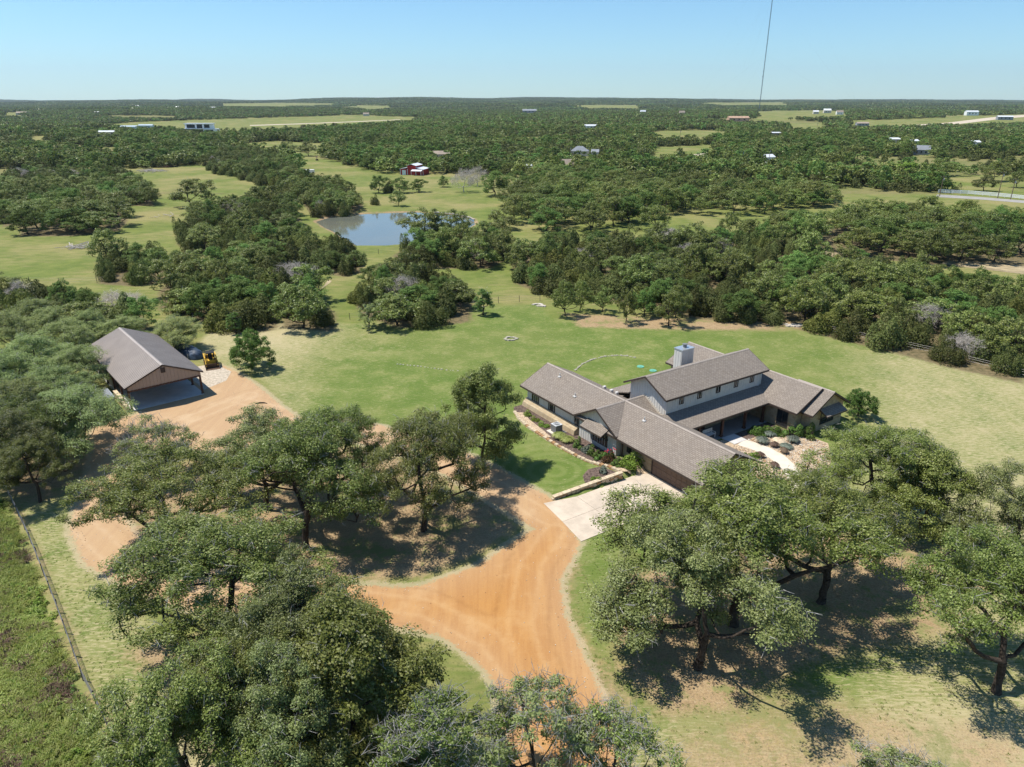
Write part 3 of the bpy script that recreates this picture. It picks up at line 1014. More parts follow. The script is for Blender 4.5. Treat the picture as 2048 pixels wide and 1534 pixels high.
def gable_roof(name, g, s0, s1, along, mat='shingles', t=0.14, parent=house, cap=True):
    """two roof slopes, a ridge cap and dark fascia boards, as one part with sub-parts"""
    m = MB()
    if along == 'y':
        P3 = lambda c, s, z: (c, s, z)
        m.slab([P3(g.e0, s0, g.z0), P3(g.mid, s0, g.zr), P3(g.mid, s1, g.zr), P3(g.e0, s1, g.z0)], t)
        m.slab([P3(g.mid, s0, g.zr), P3(g.e1, s0, g.z1), P3(g.e1, s1, g.z1), P3(g.mid, s1, g.zr)], t)
    else:
        P3 = lambda c, s, z: (s, c, z)
        m.slab([P3(g.e0, s0, g.z0), P3(g.e0, s1, g.z0), P3(g.mid, s1, g.zr), P3(g.mid, s0, g.zr)], t)
        m.slab([P3(g.mid, s0, g.zr), P3(g.mid, s1, g.zr), P3(g.e1, s1, g.z1), P3(g.e1, s0, g.z1)], t)
    o = m.build(name, MAT[mat], parent)
    if cap:
        c = MB()
        dz = 0.035
        w = 0.17
        k0 = (g.zr - g.z0) / (g.mid - g.e0) * w
        k1 = (g.zr - g.z1) / (g.e1 - g.mid) * w
        a = [P3(g.mid - w, s0 - 0.01, g.zr - k0 + dz), P3(g.mid - w, s1 + 0.01, g.zr - k0 + dz)]
        b = [P3(g.mid, s0 - 0.01, g.zr + dz), P3(g.mid, s1 + 0.01, g.zr + dz)]
        d = [P3(g.mid + w, s0 - 0.01, g.zr - k1 + dz), P3(g.mid + w, s1 + 0.01, g.zr - k1 + dz)]
        if along == 'y':
            c.face([a[0], b[0], b[1], a[1]])
            c.face([b[0], d[0], d[1], b[1]])
        else:
            c.face([a[0], a[1], b[1], b[0]])
            c.face([b[0], b[1], d[1], d[0]])
        c.build('ridge_cap', MAT['ridge_tile'], o)
    f = MB()
    for s in (s0 - 0.025, s1 + 0.025):
        for e, z in ((g.e0, g.z0), (g.e1, g.z1)):
            f.bar(P3(e, s, z - 0.11), P3(g.mid, s, g.zr - 0.11), 0.05, 0.20)
    for e, z, sg in ((g.e0, g.z0, -1), (g.e1, g.z1, 1)):
        f.bar(P3(e + sg * 0.025, s0, z - 0.13), P3(e + sg * 0.025, s1, z - 0.13), 0.05, 0.18)
    f.build('fascia_board', MAT['fascia'], o)
    return o


plain('ridge_tile', (0.33, 0.285, 0.245), 0.92, 0.15, var=0.1, scale=2.0)

# roofs: (local y is minus the photograph's "towards the front" axis a)
G_long = Gable(4.15, 4.72, -0.10, 2.58, 8.45, 2.55)
gable_roof('garage_wing_roof', G_long, -14.2, 16.05, 'y')
G_fg = Gable(1.33, 4.74, -2.16, 2.72, 5.05, 2.66)
gable_roof('entry_gable_roof', G_fg, -0.14, 7.4, 'x')
G_gr = Gable(0.71, 7.32, -2.72, 5.60, 4.14, 5.60)
gable_roof('great_room_roof', G_gr, 6.35, 23.70, 'x')
G_rw = Gable(25.30, 4.86, 21.05, 2.70, 29.65, 2.66)
gable_roof('right_wing_roof', G_rw, -9.0, 11.75, 'y')
G_rs = Gable(25.80, 4.78, 22.10, 2.66, 29.40, 2.70)
gable_roof('right_gable_roof', G_rs, -10.35, -5.5, 'y')
m = MB()
m.slab([(6.2, -5.15, 2.70), (22.5, -5.15, 2.70), (22.5, -2.15, 3.62), (6.2, -2.15, 3.62)], 0.13)
pr = m.build('porch_roof', MAT['shingles'], house)
MB().bar((6.2, -5.175, 2.58), (21.1, -5.175, 2.58), 0.05, 0.17).build('fascia_board', MAT['fascia'], pr)
m = MB()
m.slab([(6.9, 3.55, 4.30), (22.5, 3.55, 4.30), (22.5, 8.6, 2.68), (6.9, 8.6, 2.68)], 0.13)
m.build('back_roof', MAT['shingles'], house)
m = MB()
m.slab([(4.0, 4.6, 3.45), (7.0, 4.6, 3.45), (7.0, 8.6, 2.60), (4.0, 8.6, 2.60)], 0.13)
m.build('back_roof', MAT['shingles'], house)

# walls
ZB = -0.35
m = MB()
gable_walls(m, 0.62, 7.75, 4.75, 15.45, ZB, 'y', G_long)
battens_y(m, 4.85, 15.4, 0.62, 0.95, lambda q: G_long(0.62), -1)
battens_x(m, 0.7, 7.7, 15.45, 0.95, lambda q: G_long(q), 1)
m.build('bedroom_wing_wall', MAT['siding'], house)
m = MB()
m.box(0.42, 7.9, 4.9, 15.62, ZB, 0.92)
m.hexa([(-0.30, 4.9, ZB), (0.415, 4.9, ZB), (0.415, 15.5, ZB), (-0.30, 15.5, ZB)], [(-0.10, 4.95, 0.55), (0.415, 4.95, 0.88), (0.415, 15.45, 0.88), (-0.10, 15.45, 0.55)])
m.build('stone_base', MAT['limestone'], house)
m = MB()
gable_walls(m, 0.98, 7.75, -13.65, 4.75, ZB, 'y', G_long)
m.build('garage_wall', MAT['limestone'], house)
m = MB()
gable_walls(m, 0.30, 7.0, -1.75, 4.55, ZB, 'x', G_fg)
battens_y(m, -1.7, 4.5, 0.30, ZB, lambda q: G_fg(q), -1)
battens_x(m, 0.3, 0.98, -1.75, ZB, lambda q: G_fg(-1.75), -1, 0.22)
m.build('entry_gable_wall', MAT['siding'], house)
m = MB()
gable_walls(m, 7.0, 23.0, -2.2, 3.6, 2.2, 'x', G_gr)
battens_x(m, 7.0, 23.0, -2.2, 2.9, lambda q: G_gr(-2.2), -1)
battens_y(m, -2.15, 3.55, 7.0, 2.4, lambda q: G_gr(q), -1)
battens_y(m, -2.15, 3.55, 23.0, 2.4, lambda q: G_gr(q), 1)
for x in (7.0, 23.0):
    m.box(x - 0.06, x + 0.06, -2.26, -2.14, 2.9, 5.45)
m.build('great_room_wall', MAT['siding'], house)
m = MB()
m.box(7.0, 22.4, -2.15, 8.1, ZB, 2.75)
m.build('great_room_base', MAT['limestone'], house)
m = MB()
gable_walls(m, 21.65, 29.05, -8.55, 11.3, ZB, 'y', G_rw)
m.build('right_wing_wall', MAT['limestone'], house)
m = MB()
gable_walls(m, 22.75, 28.85, -9.8, -6.0, ZB, 'y', G_rs)
m.build('right_gable_wall', MAT['limestone'], house)
# step flashing where the entry gable runs into the great room
m = MB()
for k in range(14):
    t0 = k / 14
    y0 = 1.33 - t0 * 3.5
    z0 = 4.74 - t0 * (4.74 - 2.72) * 0.98
    m.box(6.94, 6.985, y0 - 0.25, y0, z0 - 0.12, z0 + 0.16)
m.build('flashing', MAT['cream_wall'], house)['kind'] = 'stuff'
# rafter tails under the great room and porch eaves
for nm, y0, z0, xs0, xs1, n, pitch in (('rafter_tail', -2.72, 5.60, 6.6, 23.5, 28, 0.5), ('rafter_tail', -5.15, 2.70, 9.0, 20.9, 18, 0.3)):
    m = MB()
    for i in range(n):
        x = xs0 + (xs1 - xs0) * i / (n - 1)
        m.bar((x, y0 + 0.03, z0 - 0.24), (x, y0 + 0.55, z0 - 0.24 + 0.52 * pitch), 0.07, 0.14)
    m.build(nm, MAT['fascia'], house)['kind'] = 'stuff'


def window(x0, x1, y0, y1, z0, z1, face, name='window', mull=True, parent=None):
    """framed window; the thin axis is given by face ('x-','x+','y-','y+')"""
    fr = MB()
    w = 0.07
    ax, sg = face[0], -1 if face[1] == '-' else 1
    def bx(m, u0, u1, zz0, zz1, d0, d1):
        if ax == 'x':
            c = x0
            m.box(min(c + sg * d0, c + sg * d1), max(c + sg * d0, c + sg * d1), u0, u1, zz0, zz1)
        else:
            c = y0
            m.box(u0, u1, min(c + sg * d0, c + sg * d1), max(c + sg * d0, c + sg * d1), zz0, zz1)
    u0, u1 = (y0, y1) if ax == 'x' else (x0, x1)
    bx(fr, u0, u0 + w, z0, z1, -0.02, 0.06)
    bx(fr, u1 - w, u1, z0, z1, -0.02, 0.06)
    bx(fr, u0 + w, u1 - w, z0, z0 + w, -0.02, 0.06)
    bx(fr, u0 + w, u1 - w, z1 - w, z1, -0.02, 0.06)
    if mull:
        c = (u0 + u1) / 2
        bx(fr, c - 0.025, c + 0.025, z0 + w, z1 - w, -0.02, 0.05)
    o = fr.build(name, MAT['frame_dark'], parent or house)
    gl = MB()
    bx(gl, u0 + w, u1 - w, z0 + w, z1 - w, -0.02, 0.02)
    gl.build('pane', MAT['glass'], o)
    return o


for xc in (9.35, 12.25, 15.35, 18.45, 21.3):
    window(xc - 0.36, xc + 0.36, -2.2, -2.2, 4.28, 5.12, 'y-', mull=False)
for yc, hw, z0 in ((13.7, 0.75, 0.95), (10.3, 0.65, 0.95), (5.35, 0.55, 0.2)):
    window(0.62, 0.62, yc - hw, yc + hw, z0, 2.35, 'x-')
window(0.30, 0.30, -0.35, 2.3, 0.55, 2.0, 'x-')
window(0.98, 0.98, -3.5, -2.75, 0.9, 2.2, 'x-', mull=False)
window(24.6, 27.2, -9.8, -9.8, 0.7, 2.2, 'y-')
window(21.65, 21.65, -7.6, -6.1, 0.2, 2.25, 'x-')
window(10.2, 11.6, -2.15, -2.15, 0.1, 2.2, 'y-')
window(15.2, 17.0, -2.15, -2.15, 0.5, 2.2, 'y-')
MB().box(12.75, 13.75, -2.21, -2.13, 0.0, 2.15).build('front_door', MAT['wood_post'], house)

# garage door with raised panels
gd = MB()
gd.box(0.93, 0.99, -12.2, -6.75, 0.0, 2.25)
go = gd.build('garage_door', MAT['garage_brown'], house)
for r_ in range(4):
    for c_ in range(8):
        y0 = -12.1 + c_ * 0.672
        MB().box(0.905, 0.94, y0 + 0.05, y0 + 0.62, 0.06 + r_ * 0.55, 0.52 + r_ * 0.55).build('door_panel', MAT['garage_brown'], go)
m = MB()
m.box(0.90, 1.0, -12.4, -12.2, ZB, 2.42).box(0.90, 1.0, -6.75, -6.55, ZB, 2.42).box(0.90, 1.0, -12.2, -6.75, 2.25, 2.42)
m.build('garage_frame', MAT['fascia'], house)
MB().tube((0.80, -6.3, 1.85), (0.80, -6.3, 2.1), 0.09, 0.06).box(0.8, 0.98, -6.33, -6.27, 2.1, 2.16).build('wall_lamp', MAT['vent_white'], house)
MB().tube((0.85, -2.15, ZB), (0.85, -2.15, 2.45), 0.05, n=6).build('downspout', MAT['fascia'], house)


def awning(name, pts, brackets):
    m = MB()
    m.slab(pts, 0.10)
    o = m.build(name, MAT['shingles'], house)
    b = MB()
    n = len(pts)
    for i in range(n):
        p, q = Vector(pts[i]), Vector(pts[(i + 1) % n])
        b.bar(p - Vector((0, 0, 0.14)), q - Vector((0, 0, 0.14)), 0.06, 0.10)
    b.build('trim', MAT['fascia'], o)
    for p, q in brackets:
        MB().bar(p, q, 0.09).build('bracket', MAT['fascia'], o)


awning('window_awning', [(-0.95, -0.60, 2.30), (0.28, -0.60, 2.92), (0.28, 3.0, 2.92), (-0.95, 3.0, 2.30)],
       [((0.27, -0.4, 1.5), (-0.7, -0.4, 2.2)), ((0.27, 2.8, 1.5), (-0.7, 2.8, 2.2))])
awning('window_awning', [(24.1, -11.0, 2.30), (27.9, -11.0, 2.30), (27.9, -9.82, 2.86), (24.1, -9.82, 2.86)],
       [((24.3, -9.83, 1.5), (24.3, -10.7, 2.2)), ((27.7, -9.83, 1.5), (27.7, -10.7, 2.2))])

# chimney with metal cap and flue
ch = MB()
ch.box(16.95, 19.05, 5.25, 6.55, 0, 6.95)
battens_y(ch, 5.25, 6.55, 16.95, 3.0, lambda q: 6.95, -1, 0.42)
battens_x(ch, 16.95, 19.05, 5.25, 3.0, lambda q: 6.95, -1, 0.52)
co = ch.build('chimney', MAT['siding'], house)
MB().box(16.88, 19.12, 5.18, 6.62, 6.96, 7.06).build('chimney_cap', MAT['galvanised'], co)
MB().tube((18.1, 5.95, 7.06), (18.1, 5.95, 7.42), 0.24, n=14).tube((18.1, 5.95, 7.42), (18.1, 5.95, 7.50), 0.33, n=14).build('flue', MAT['ac_grey'], co)


def roof_z(x, y):
    if y > 4 or y < -2:
        return G_long(x) + 0.22
    return G_long(x) + 0.22


for a_, b_ in ((-7.1, 6.05), (-5.55, 5.81), (-4.84, 6.0)):
    z = roof_z(b_, -a_)
    MB().box(b_ - 0.18, b_ + 0.18, -a_ - 0.15, -a_ + 0.15, z - 0.1, z + 0.30).build('roof_vent', MAT['vent_white'], house)
for a_, b_ in ((-12.2, 3.2), (-7.45, 1.86), (3.0, 3.0)):
    z = roof_z(b_, -a_)
    m = MB().tube((b_, -a_, z - 0.1), (b_, -a_, z + 0.42), 0.07, n=8)
    m.box(b_ - 0.2, b_ + 0.2, -a_ - 0.2, -a_ + 0.2, z - 0.06, z + 0.06)
    m.build('vent_pipe', MAT['vent_white'], house)

# porch: slab, posts, step and walk
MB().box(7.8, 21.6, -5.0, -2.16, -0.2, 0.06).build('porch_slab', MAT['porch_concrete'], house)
for x in (9.9, 13.75, 17.7, 20.95):
    m = MB()
    m.box(x - 0.13, x + 0.13, -4.78, -4.52, 0.06, 2.72)
    m.box(x - 0.18, x + 0.18, -4.83, -4.47, 0.06, 0.22)
    m.build('porch_post', MAT['wood_post'], house)
MB().box(7.9, 21.3, -4.80, -4.50, 2.42, 2.62).build('porch_beam', MAT['wood_post'], house)

# ------------------------------------------------------------------ garden in front of the house
def hw3(a, b, z=0.0):
    p = house_w(a, b)
    return (p[0], p[1], z)


def ab_poly(pts):
    return np.array([house_w(a, b) for a, b in pts])


EDGE = [(-15.6, -1.4), (-14.4, -2.1), (-12.2, -2.9), (-9.7, -3.3), (-6.5, -3.4), (-3.5, -3.35), (-0.9, -3.15), (2.0, -2.75), (4.0, -2.4), (5.35, -2.25)]
sheet('planting_bed', ab_poly([(-15.7, 0.4)] + EDGE + [(5.6, 0.28), (1.75, 0.28), (-4.4, 0.28), (-4.6, 0.4)]), MAT['mulch'], 0.03, 0.7)
sheet('gravel_strip', ab_poly([(-14.0, -2.1), (-12.0, -2.75), (-9.6, -3.2), (-6.5, -3.3), (-6.0, -2.6), (-8.0, -2.3), (-11.5, -1.9), (-13.5, -1.3)]), MAT['pea_gravel'], 0.05, 0.7)
sheet('gravel_strip', ab_poly([(3.4, -0.6), (3.2, -2.4), (5.3, -2.1), (5.65, -1.6), (6.5, 0.9), (4.5, 0.9)]), MAT['pea_gravel'], 0.055, 0.6)
sheet('corner_bed', ab_poly([(5.4, -2.5), (2.9, -2.9), (2.6, -4.2), (3.4, -5.6), (4.6, -6.3), (5.55, -6.2)]), MAT['mulch'], 0.03, 0.5)
sheet('pebble_garden', ab_poly([(5.3, 9.0), (5.3, 13.4), (6.8, 13.4), (6.8, 15.6), (6.6, 20.5), (8.6, 21.2), (10.6, 22.3), (12.5, 22.5), (15.0, 19.5), (17.0, 15.5), (16.4, 11.5), (14.2, 9.0)]), MAT['pea_gravel'], 0.025, 0.8)
sheet('mulch_patch', ab_poly([(5.1, 15.6), (5.1, 21.4), (8.3, 21.4), (8.0, 19.6), (6.9, 17.8), (6.9, 15.6)]), MAT['mulch'], 0.05, 0.8)
pc = [(6.9, 14.5), (8.2, 14.9), (9.6, 15.1), (11.4, 14.9), (13.0, 14.3), (14.6, 13.3), (16.2, 12.0), (18.0, 10.2)]
lft, rgt = [], []
for i, (a_, b_) in enumerate(pc):
    p0 = pc[max(0, i - 1)]
    p1 = pc[min(len(pc) - 1, i + 1)]
    d = np.array(p1) - np.array(p0)
    d = d / np.hypot(*d)
    nrm = np.array([-d[1], d[0]]) * (0.95 if i < 4 else 0.85)
    lft.append((a_ + nrm[0], b_ + nrm[1]))
    rgt.append((a_ - nrm[0], b_ - nrm[1]))
sheet('garden_path', ab_poly(lft + rgt[::-1]), MAT['path_concrete'], 0.05, 0.8)
MB().box(13.45, 15.55, -6.9, -5.02, -0.1, 0.075).build('garden_walk', MAT['grey_concrete'], None, (HO[0], HO[1], 0), HPH)['kind'] = 'structure'

# concrete driveway, slab by slab, with open joints
drive = empty('concrete_driveway', hw3(5.8, -5))
drive['kind'] = 'structure'
drive.rotation_euler = (0, 0, 0)
rows = [(5.95, 8.75), (8.78, 12.15)]
cols_ = [(-12.2, -8.38), (-8.35, -4.2), (-4.17, 0.88)]
for ri, (a0, a1) in enumerate(rows):
    for ci, (b0, b1) in enumerate(cols_):
        bl0 = b0 - (0.0 if ci else (a0 - 5.95) * 0.16 - 0.4)
        bl1 = b0 - (0.0 if ci else (a1 - 5.95) * 0.16 - 0.4)
        aa0 = a0 - 0.85 * (0 if ri else 1) * (1 if ci == 0 else 0) * 0.9
        P4 = [(aa0, bl0), (a0, b1), (a1, b1), (a1, bl1)]
        pts = ab_poly(P4)
        m = MB()
        o_ = drive.location
        # a-axis and b-axis are a left-handed pair seen from above: order so that the top faces up
        q = [(p[0] - o_[0], p[1] - o_[1]) for p in pts]
        ar = sum(q[i][0] * q[(i + 1) % 4][1] - q[(i + 1) % 4][0] * q[i][1] for i in range(4))
        if ar < 0:
            q = q[::-1]
        m.hexa([(x, y, -0.08) for x, y in q], [(x, y, 0.05) for x, y in q])
        m.build('slab', MAT['concrete'], drive)

rng = np.random.default_rng(7)


def stone_block(rng, L, D, Hh):
    j = lambda s: float(rng.normal(0, s))
    m = MB()
    lo = [(-L / 2 + j(.02), -D / 2 + j(.02), 0), (L / 2 + j(.02), -D / 2 + j(.02), 0), (L / 2 + j(.02), D / 2 + j(.02), 0), (-L / 2 + j(.02), D / 2 + j(.02), 0)]
    hi = [(x * 0.94 + j(.01), y * 0.92 + j(.01), Hh + j(.015)) for x, y, z in lo]
    return m.hexa(lo, hi)


STONES = [stone_block(rng, 0.52, 0.34, 0.16).mesh('stone', MAT['cream_stone' if i % 3 else 'rust_stone']) for i in range(6)]
edging = empty('stone_edging', hw3(-5, -3.4))
tag(edging, 'long low limestone edging between the front bed and the striped lawn', 'stone edging')
pts = [np.array(house_w(a, b)) for a, b in EDGE[1:]]
seg = [0.0]
for i in range(len(pts) - 1):
    seg.append(seg[-1] + np.hypot(*(pts[i + 1] - pts[i])))
n = int(seg[-1] / 0.53)
for lvl in range(2):
    for i in range(n):
        s = (i + 0.5 + 0.4 * lvl) * seg[-1] / (n + 0.5)
        x = np.interp(s, seg, [p[0] for p in pts])
        y = np.interp(s, seg, [p[1] for p in pts])
        x2 = np.interp(min(s + 0.2, seg[-1]), seg, [p[0] for p in pts])
        y2 = np.interp(min(s + 0.2, seg[-1]), seg, [p[1] for p in pts])
        if s + 0.2 > seg[-1]:
            x2, y2 = x + (pts[-1] - pts[-2])[0], y + (pts[-1] - pts[-2])[1]
        o = link('stone', STONES[int(rng.integers(6))], edging)
        o.location = Vector((x, y, float(gz(x, y)) - 0.06 + lvl * 0.155)) - edging.location
        o.rotation_euler = (0, 0, math.atan2(y2 - y, x2 - x) + float(rng.normal(0, 0.06)))

rwall = empty('retaining_wall', hw3(5.6, -6))
tag(rwall, 'tapering coursed stone retaining wall between lawn and concrete driveway', 'retaining wall')
WA0, WA1 = np.array([5.05, -10.6]), np.array([5.72, -2.35])
Lw = np.hypot(*(WA1 - WA0))
d_w = house_w(*WA1) - house_w(*WA0)
ang_w = math.atan2(d_w[1], d_w[0])
def wall_top(t):
    return 0.22 + 0.52 * t
n = int(Lw / 0.5)
for crs in range(4):
    for i in range(n):
        t = (i + (0.5 if crs % 2 else 0.25)) / n
        if t > 0.985:
            continue
        z0 = crs * 0.17 - 0.02
        if z0 + 0.10 > wall_top(t):
            continue
        p = house_w(*(WA0 + (WA1 - WA0) * t))
        o = link('stone', STONES[int(rng.integers(6))], rwall)
        o.location = Vector((p[0], p[1], z0)) - rwall.location
        o.rotation_euler = (0, 0, ang_w + float(rng.normal(0, 0.03)))
        o.scale = (Lw / n / 0.54, 1.1, 1.08)
for i in range(8):
    t0, t1 = (i + 0.02) / 8, (i + 0.98) / 8
    p0, p1 = house_w(*(WA0 + (WA1 - WA0) * t0)), house_w(*(WA0 + (WA1 - WA0) * t1))
    MB().bar((p0[0] - rwall.location[0], p0[1] - rwall.location[1], wall_top(t0) + 0.08),
             (p1[0] - rwall.location[0], p1[1] - rwall.location[1], wall_top(t1) + 0.08), 0.46, 0.09).build('capstone', MAT['cream_stone'], rwall)

# air-conditioning unit on its pad
ac = empty('air_conditioner', hw3(-6.8, -1.25, float(gz(*house_w(-6.8, -1.25)))), HPH)
tag(ac, 'dark grey air conditioning condenser on a pale pad in the front bed', 'air conditioner')
MB().box(-0.85, 0.85, -0.85, 0.85, 0.0, 0.12).build('pad', MAT['path_concrete'], ac)
MB().box(-0.48, 0.48, -0.48, 0.48, 0.12, 1.0).build('case', MAT['ac_grey'], ac)
t_ = MB().box(-0.50, 0.50, -0.50, 0.50, 1.0, 1.06).build('top_cover', MAT['ac_top'], ac)
m = MB()
for k in range(3):
    r_ = 0.14 + 0.12 * k
    for i in range(16):
        a0, a1 = 2 * math.pi * i / 16, 2 * math.pi * (i + 1) / 16
        m.bar((r_ * math.cos(a0), r_ * math.sin(a0), 1.08), (r_ * math.cos(a1), r_ * math.sin(a1), 1.08), 0.03, 0.03)
m.build('fan_grille', MAT['ac_grey'], t_)

# loose rows of pale stone and small things lying on the lawn
def stone_row(label, pxs, n, size=0.5, cat='stone row', name='stone_row', matset=STONES):
    P_ = [at(x, y)[:2] for x, y in pxs]
    root = empty(name, (P_[0][0], P_[0][1], 0))
    tag(root, label, cat)
    sg = [0.0]
    for i in range(len(P_) - 1):
        sg.append(sg[-1] + np.hypot(*(P_[i + 1] - P_[i])))
    for i in range(n):
        s = sg[-1] * (i + float(rng.uniform(0.2, 0.8))) / n
        x, y = np.interp(s, sg, [p[0] for p in P_]), np.interp(s, sg, [p[1] for p in P_])
        o = link('stone', matset[int(rng.integers(len(matset)))], root)
        o.location = (x - P_[0][0], y - P_[0][1], -0.03)
        k = size / 0.52 * float(rng.uniform(0.7, 1.3))
        o.scale = (k, k, k)
        o.rotation_euler = (0, 0, float(rng.uniform(0, 6.28)))
    return root


plain('lawn_stone', (0.37, 0.345, 0.27), 0.95, 0.1, var=0.25, scale=2.0, bump=0.4)
LAWNST = [stone_block(rng, 0.5, 0.42, 0.2).mesh('stone', MAT['lawn_stone']) for i in range(4)]
PALES = [stone_block(rng, 0.5, 0.42, 0.2).mesh('stone', MAT['pale_rock']) for i in range(5)]
stone_row('curved pale stone border on the lawn behind the house', [(1150, 741), (1165, 728), (1185, 719), (1210, 713), (1235, 711), (1255, 712), (1272, 716)], 40, 0.3, matset=LAWNST)
stone_row('short pale stone line in the lawn left of the house', [(790, 728), (840, 733), (890, 740), (918, 742)], 18, 0.24, matset=LAWNST)
stone_row('spill of white rubble at the edge of the lawn and woods', [(1565, 649), (1580, 651), (1600, 650), (1615, 654), (1575, 653), (1605, 652)], 60, 0.6, 'rubble', 'rubble_pile', PALES)
stone_row('pale rubble at the corner of the lawn by the back fence', [(1066, 610), (1078, 608), (1090, 614), (1072, 612)], 26, 0.5, 'rubble', 'rubble_pile', PALES)
stone_row('scattered pale rocks along the right shore of the pond', [(868, 425), (905, 428), (935, 434), (948, 440)], 26, 0.8, 'rocks', 'shore_rocks', PALES)
fr = stone_row('ring of pale flat stones in the middle of the back lawn', [(1010, 678), (1016, 675), (1026, 675), (1034, 678), (1026, 681), (1014, 681), (1010, 678)], 26, 0.42, 'stone ring', 'stone_ring', LAWNST)
for i, (x, y) in enumerate(((1281, 733.5), (1306, 741.5))):
    p = at(x, y)
    o = MB().tube((0, 0, -0.05), (0, 0, 0.08), 0.55, 0.5, 20).tube((0, 0, 0.08), (0, 0, 0.13), 0.18, 0.15, 12).build('septic_lid', MAT['lid_green'], None, (p[0], p[1], 0))
    tag(o, ('green septic tank lid farther from the great room roof', 'green septic tank lid just behind the great room ridge')[i], 'lid')

# ------------------------------------------------------------------ carport
CP = np.array([-43.9, 83.7])
CPH = R(40.5)                          # x = across the gable, y = along the ridge
carport = empty('carport', (CP[0], CP[1], 0), CPH)
tag(carport, 'brown metal roofed open carport with tan gable left of the yard', 'carport')
HWc, ZR, ZE, LEN = 4.72, 5.15, 3.12, 20.6
for side, nm in ((-1, 'roof_slope'), (1, 'roof_slope')):
    # corrugated sheet: trapezoid ribs running down the slope
    prof = []
    step = 0.42
    nr = int(LEN / step)
    for i in range(nr):
        y = i * step
        prof += [(y, 0.0), (y + 0.22, 0.0), (y + 0.265, 0.075), (y + 0.36, 0.075)]
    prof.append((LEN, 0.0))
    n3 = len(prof)
    Vv, Ff = [], []
    sl = math.hypot(HWc, ZR - ZE)
    nx_, nz_ = side * (ZR - ZE) / sl, HWc / sl
    for (y, h) in prof:
        Vv.append((0 + nx_ * h, y, ZR + nz_ * h))
        Vv.append((side * HWc + nx_ * h, y, ZE + nz_ * h))
    for i in range(n3 - 1):
        q = (2 * i, 2 * i + 1, 2 * i + 3, 2 * i + 2)
        Ff.append(q if side > 0 else q[::-1])
    me = bpy.data.meshes.new(nm)
    me.from_pydata(Vv, [], Ff)
    me.materials.append(MAT['metal_roof'])
    me.update()
    link(nm, me, carport)
m = MB()
for s in (-1, 1):
    q = [(0, -0.03, ZR + 0.06), (s * 0.20, -0.03, ZR + 0.06 - 0.20 * (ZR - ZE) / HWc), (s * 0.20, LEN + 0.03, ZR + 0.06 - 0.20 * (ZR - ZE) / HWc), (0, LEN + 0.03, ZR + 0.06)]
    m.face(q if s > 0 else q[::-1])
m.build('ridge_cap', MAT['metal_ridge'], carport)
m = MB()
for y in (-0.02, LEN + 0.02):
    for s in (-1, 1):
        m.bar((0, y, ZR - 0.06), (s * HWc, y, ZE - 0.06), 0.06, 0.18)
for s in (-1, 1):
    m.bar((s * HWc, 0, ZE - 0.08), (s * HWc, LEN, ZE - 0.08), 0.05, 0.16)
m.build('roof_trim', MAT['fascia'], carport)
for y0 in (0.12, LEN - 0.18):
    m = MB()
    w_, zb_ = 4.35, 2.66
    def zt(x):
        return ZR - 0.10 - abs(x) * (ZR - ZE) / HWc
    m.hexa([(-w_, y0, zb_), (w_, y0, zb_), (w_, y0 + 0.06, zb_), (-w_, y0 + 0.06, zb_)], [(-w_, y0, zt(w_)), (w_, y0, zt(w_)), (w_, y0 + 0.06, zt(w_)), (-w_, y0 + 0.06, zt(w_))])
    m.face([(-w_, y0, zt(w_)), (w_, y0, zt(w_)), (0, y0, zt(0))])
    m.face([(w_, y0 + 0.06, zt(w_)), (-w_, y0 + 0.06, zt(w_)), (0, y0 + 0.06, zt(0))])
    x = -w_ + 0.2
    while x < w_:
        m.box(x - 0.05, x + 0.05, y0 - 0.06 if y0 < 1 else y0 + 0.06, y0 if y0 < 1 else y0 + 0.12, zb_, zt(x))
        x += 0.42
    m.build('gable_panel', MAT['tan_metal'], carport)
MB().box(-0.25, 0.25, 0.0, 0.10, 4.1, 4.75).build('gable_vent', MAT['fascia'], carport)
MB().box(-w_, w_, 0.06, 0.26, 2.50, 2.68).build('header_beam', MAT['wood_post'], carport)
for s in (-1, 1):
    for k in range(6):
        y = 0.3 + k * (LEN - 0.6) / 5
        m = MB()
        m.box(s * 4.3 - 0.11, s * 4.3 + 0.11, y - 0.11, y + 0.11, 0.02, 3.05)
        m.box(s * 4.3 - 0.17, s * 4.3 + 0.17, y - 0.17, y + 0.17, 0.02, 0.10)
        m.build('post', MAT['wood_post'], carport)
    MB().bar((s * 4.3, 0.3, 2.95), (s * 4.3, LEN - 0.3, 2.95), 0.16, 0.26).build('eave_beam', MAT['wood_post'], carport)
for k in range(7):
    y = 0.6 + k * (LEN - 1.2) / 6
    m = MB()
    m.bar((-4.3, y, 2.9), (4.3, y, 2.9), 0.08, 0.14)
    m.bar((-4.3, y, 3.0), (0, y, ZR - 0.22), 0.08, 0.14)
    m.bar((4.3, y, 3.0), (0, y, ZR - 0.22), 0.08, 0.14)
    m.build('truss', MAT['wood_post'], carport)
# slab panels
for ix in range(2):
    for iy in range(5):
        x0, x1 = -4.42 + ix * 4.42 + 0.01, -4.42 + (ix + 1) * 4.42 - 0.01
        y0, y1 = 0.0 + iy * 4.12 + 0.01, (iy + 1) * 4.12 - 0.01
        MB().box(x0, x1, y0, y1, -0.15, 0.05).build('floor_slab', MAT['grey_concrete'], carport)
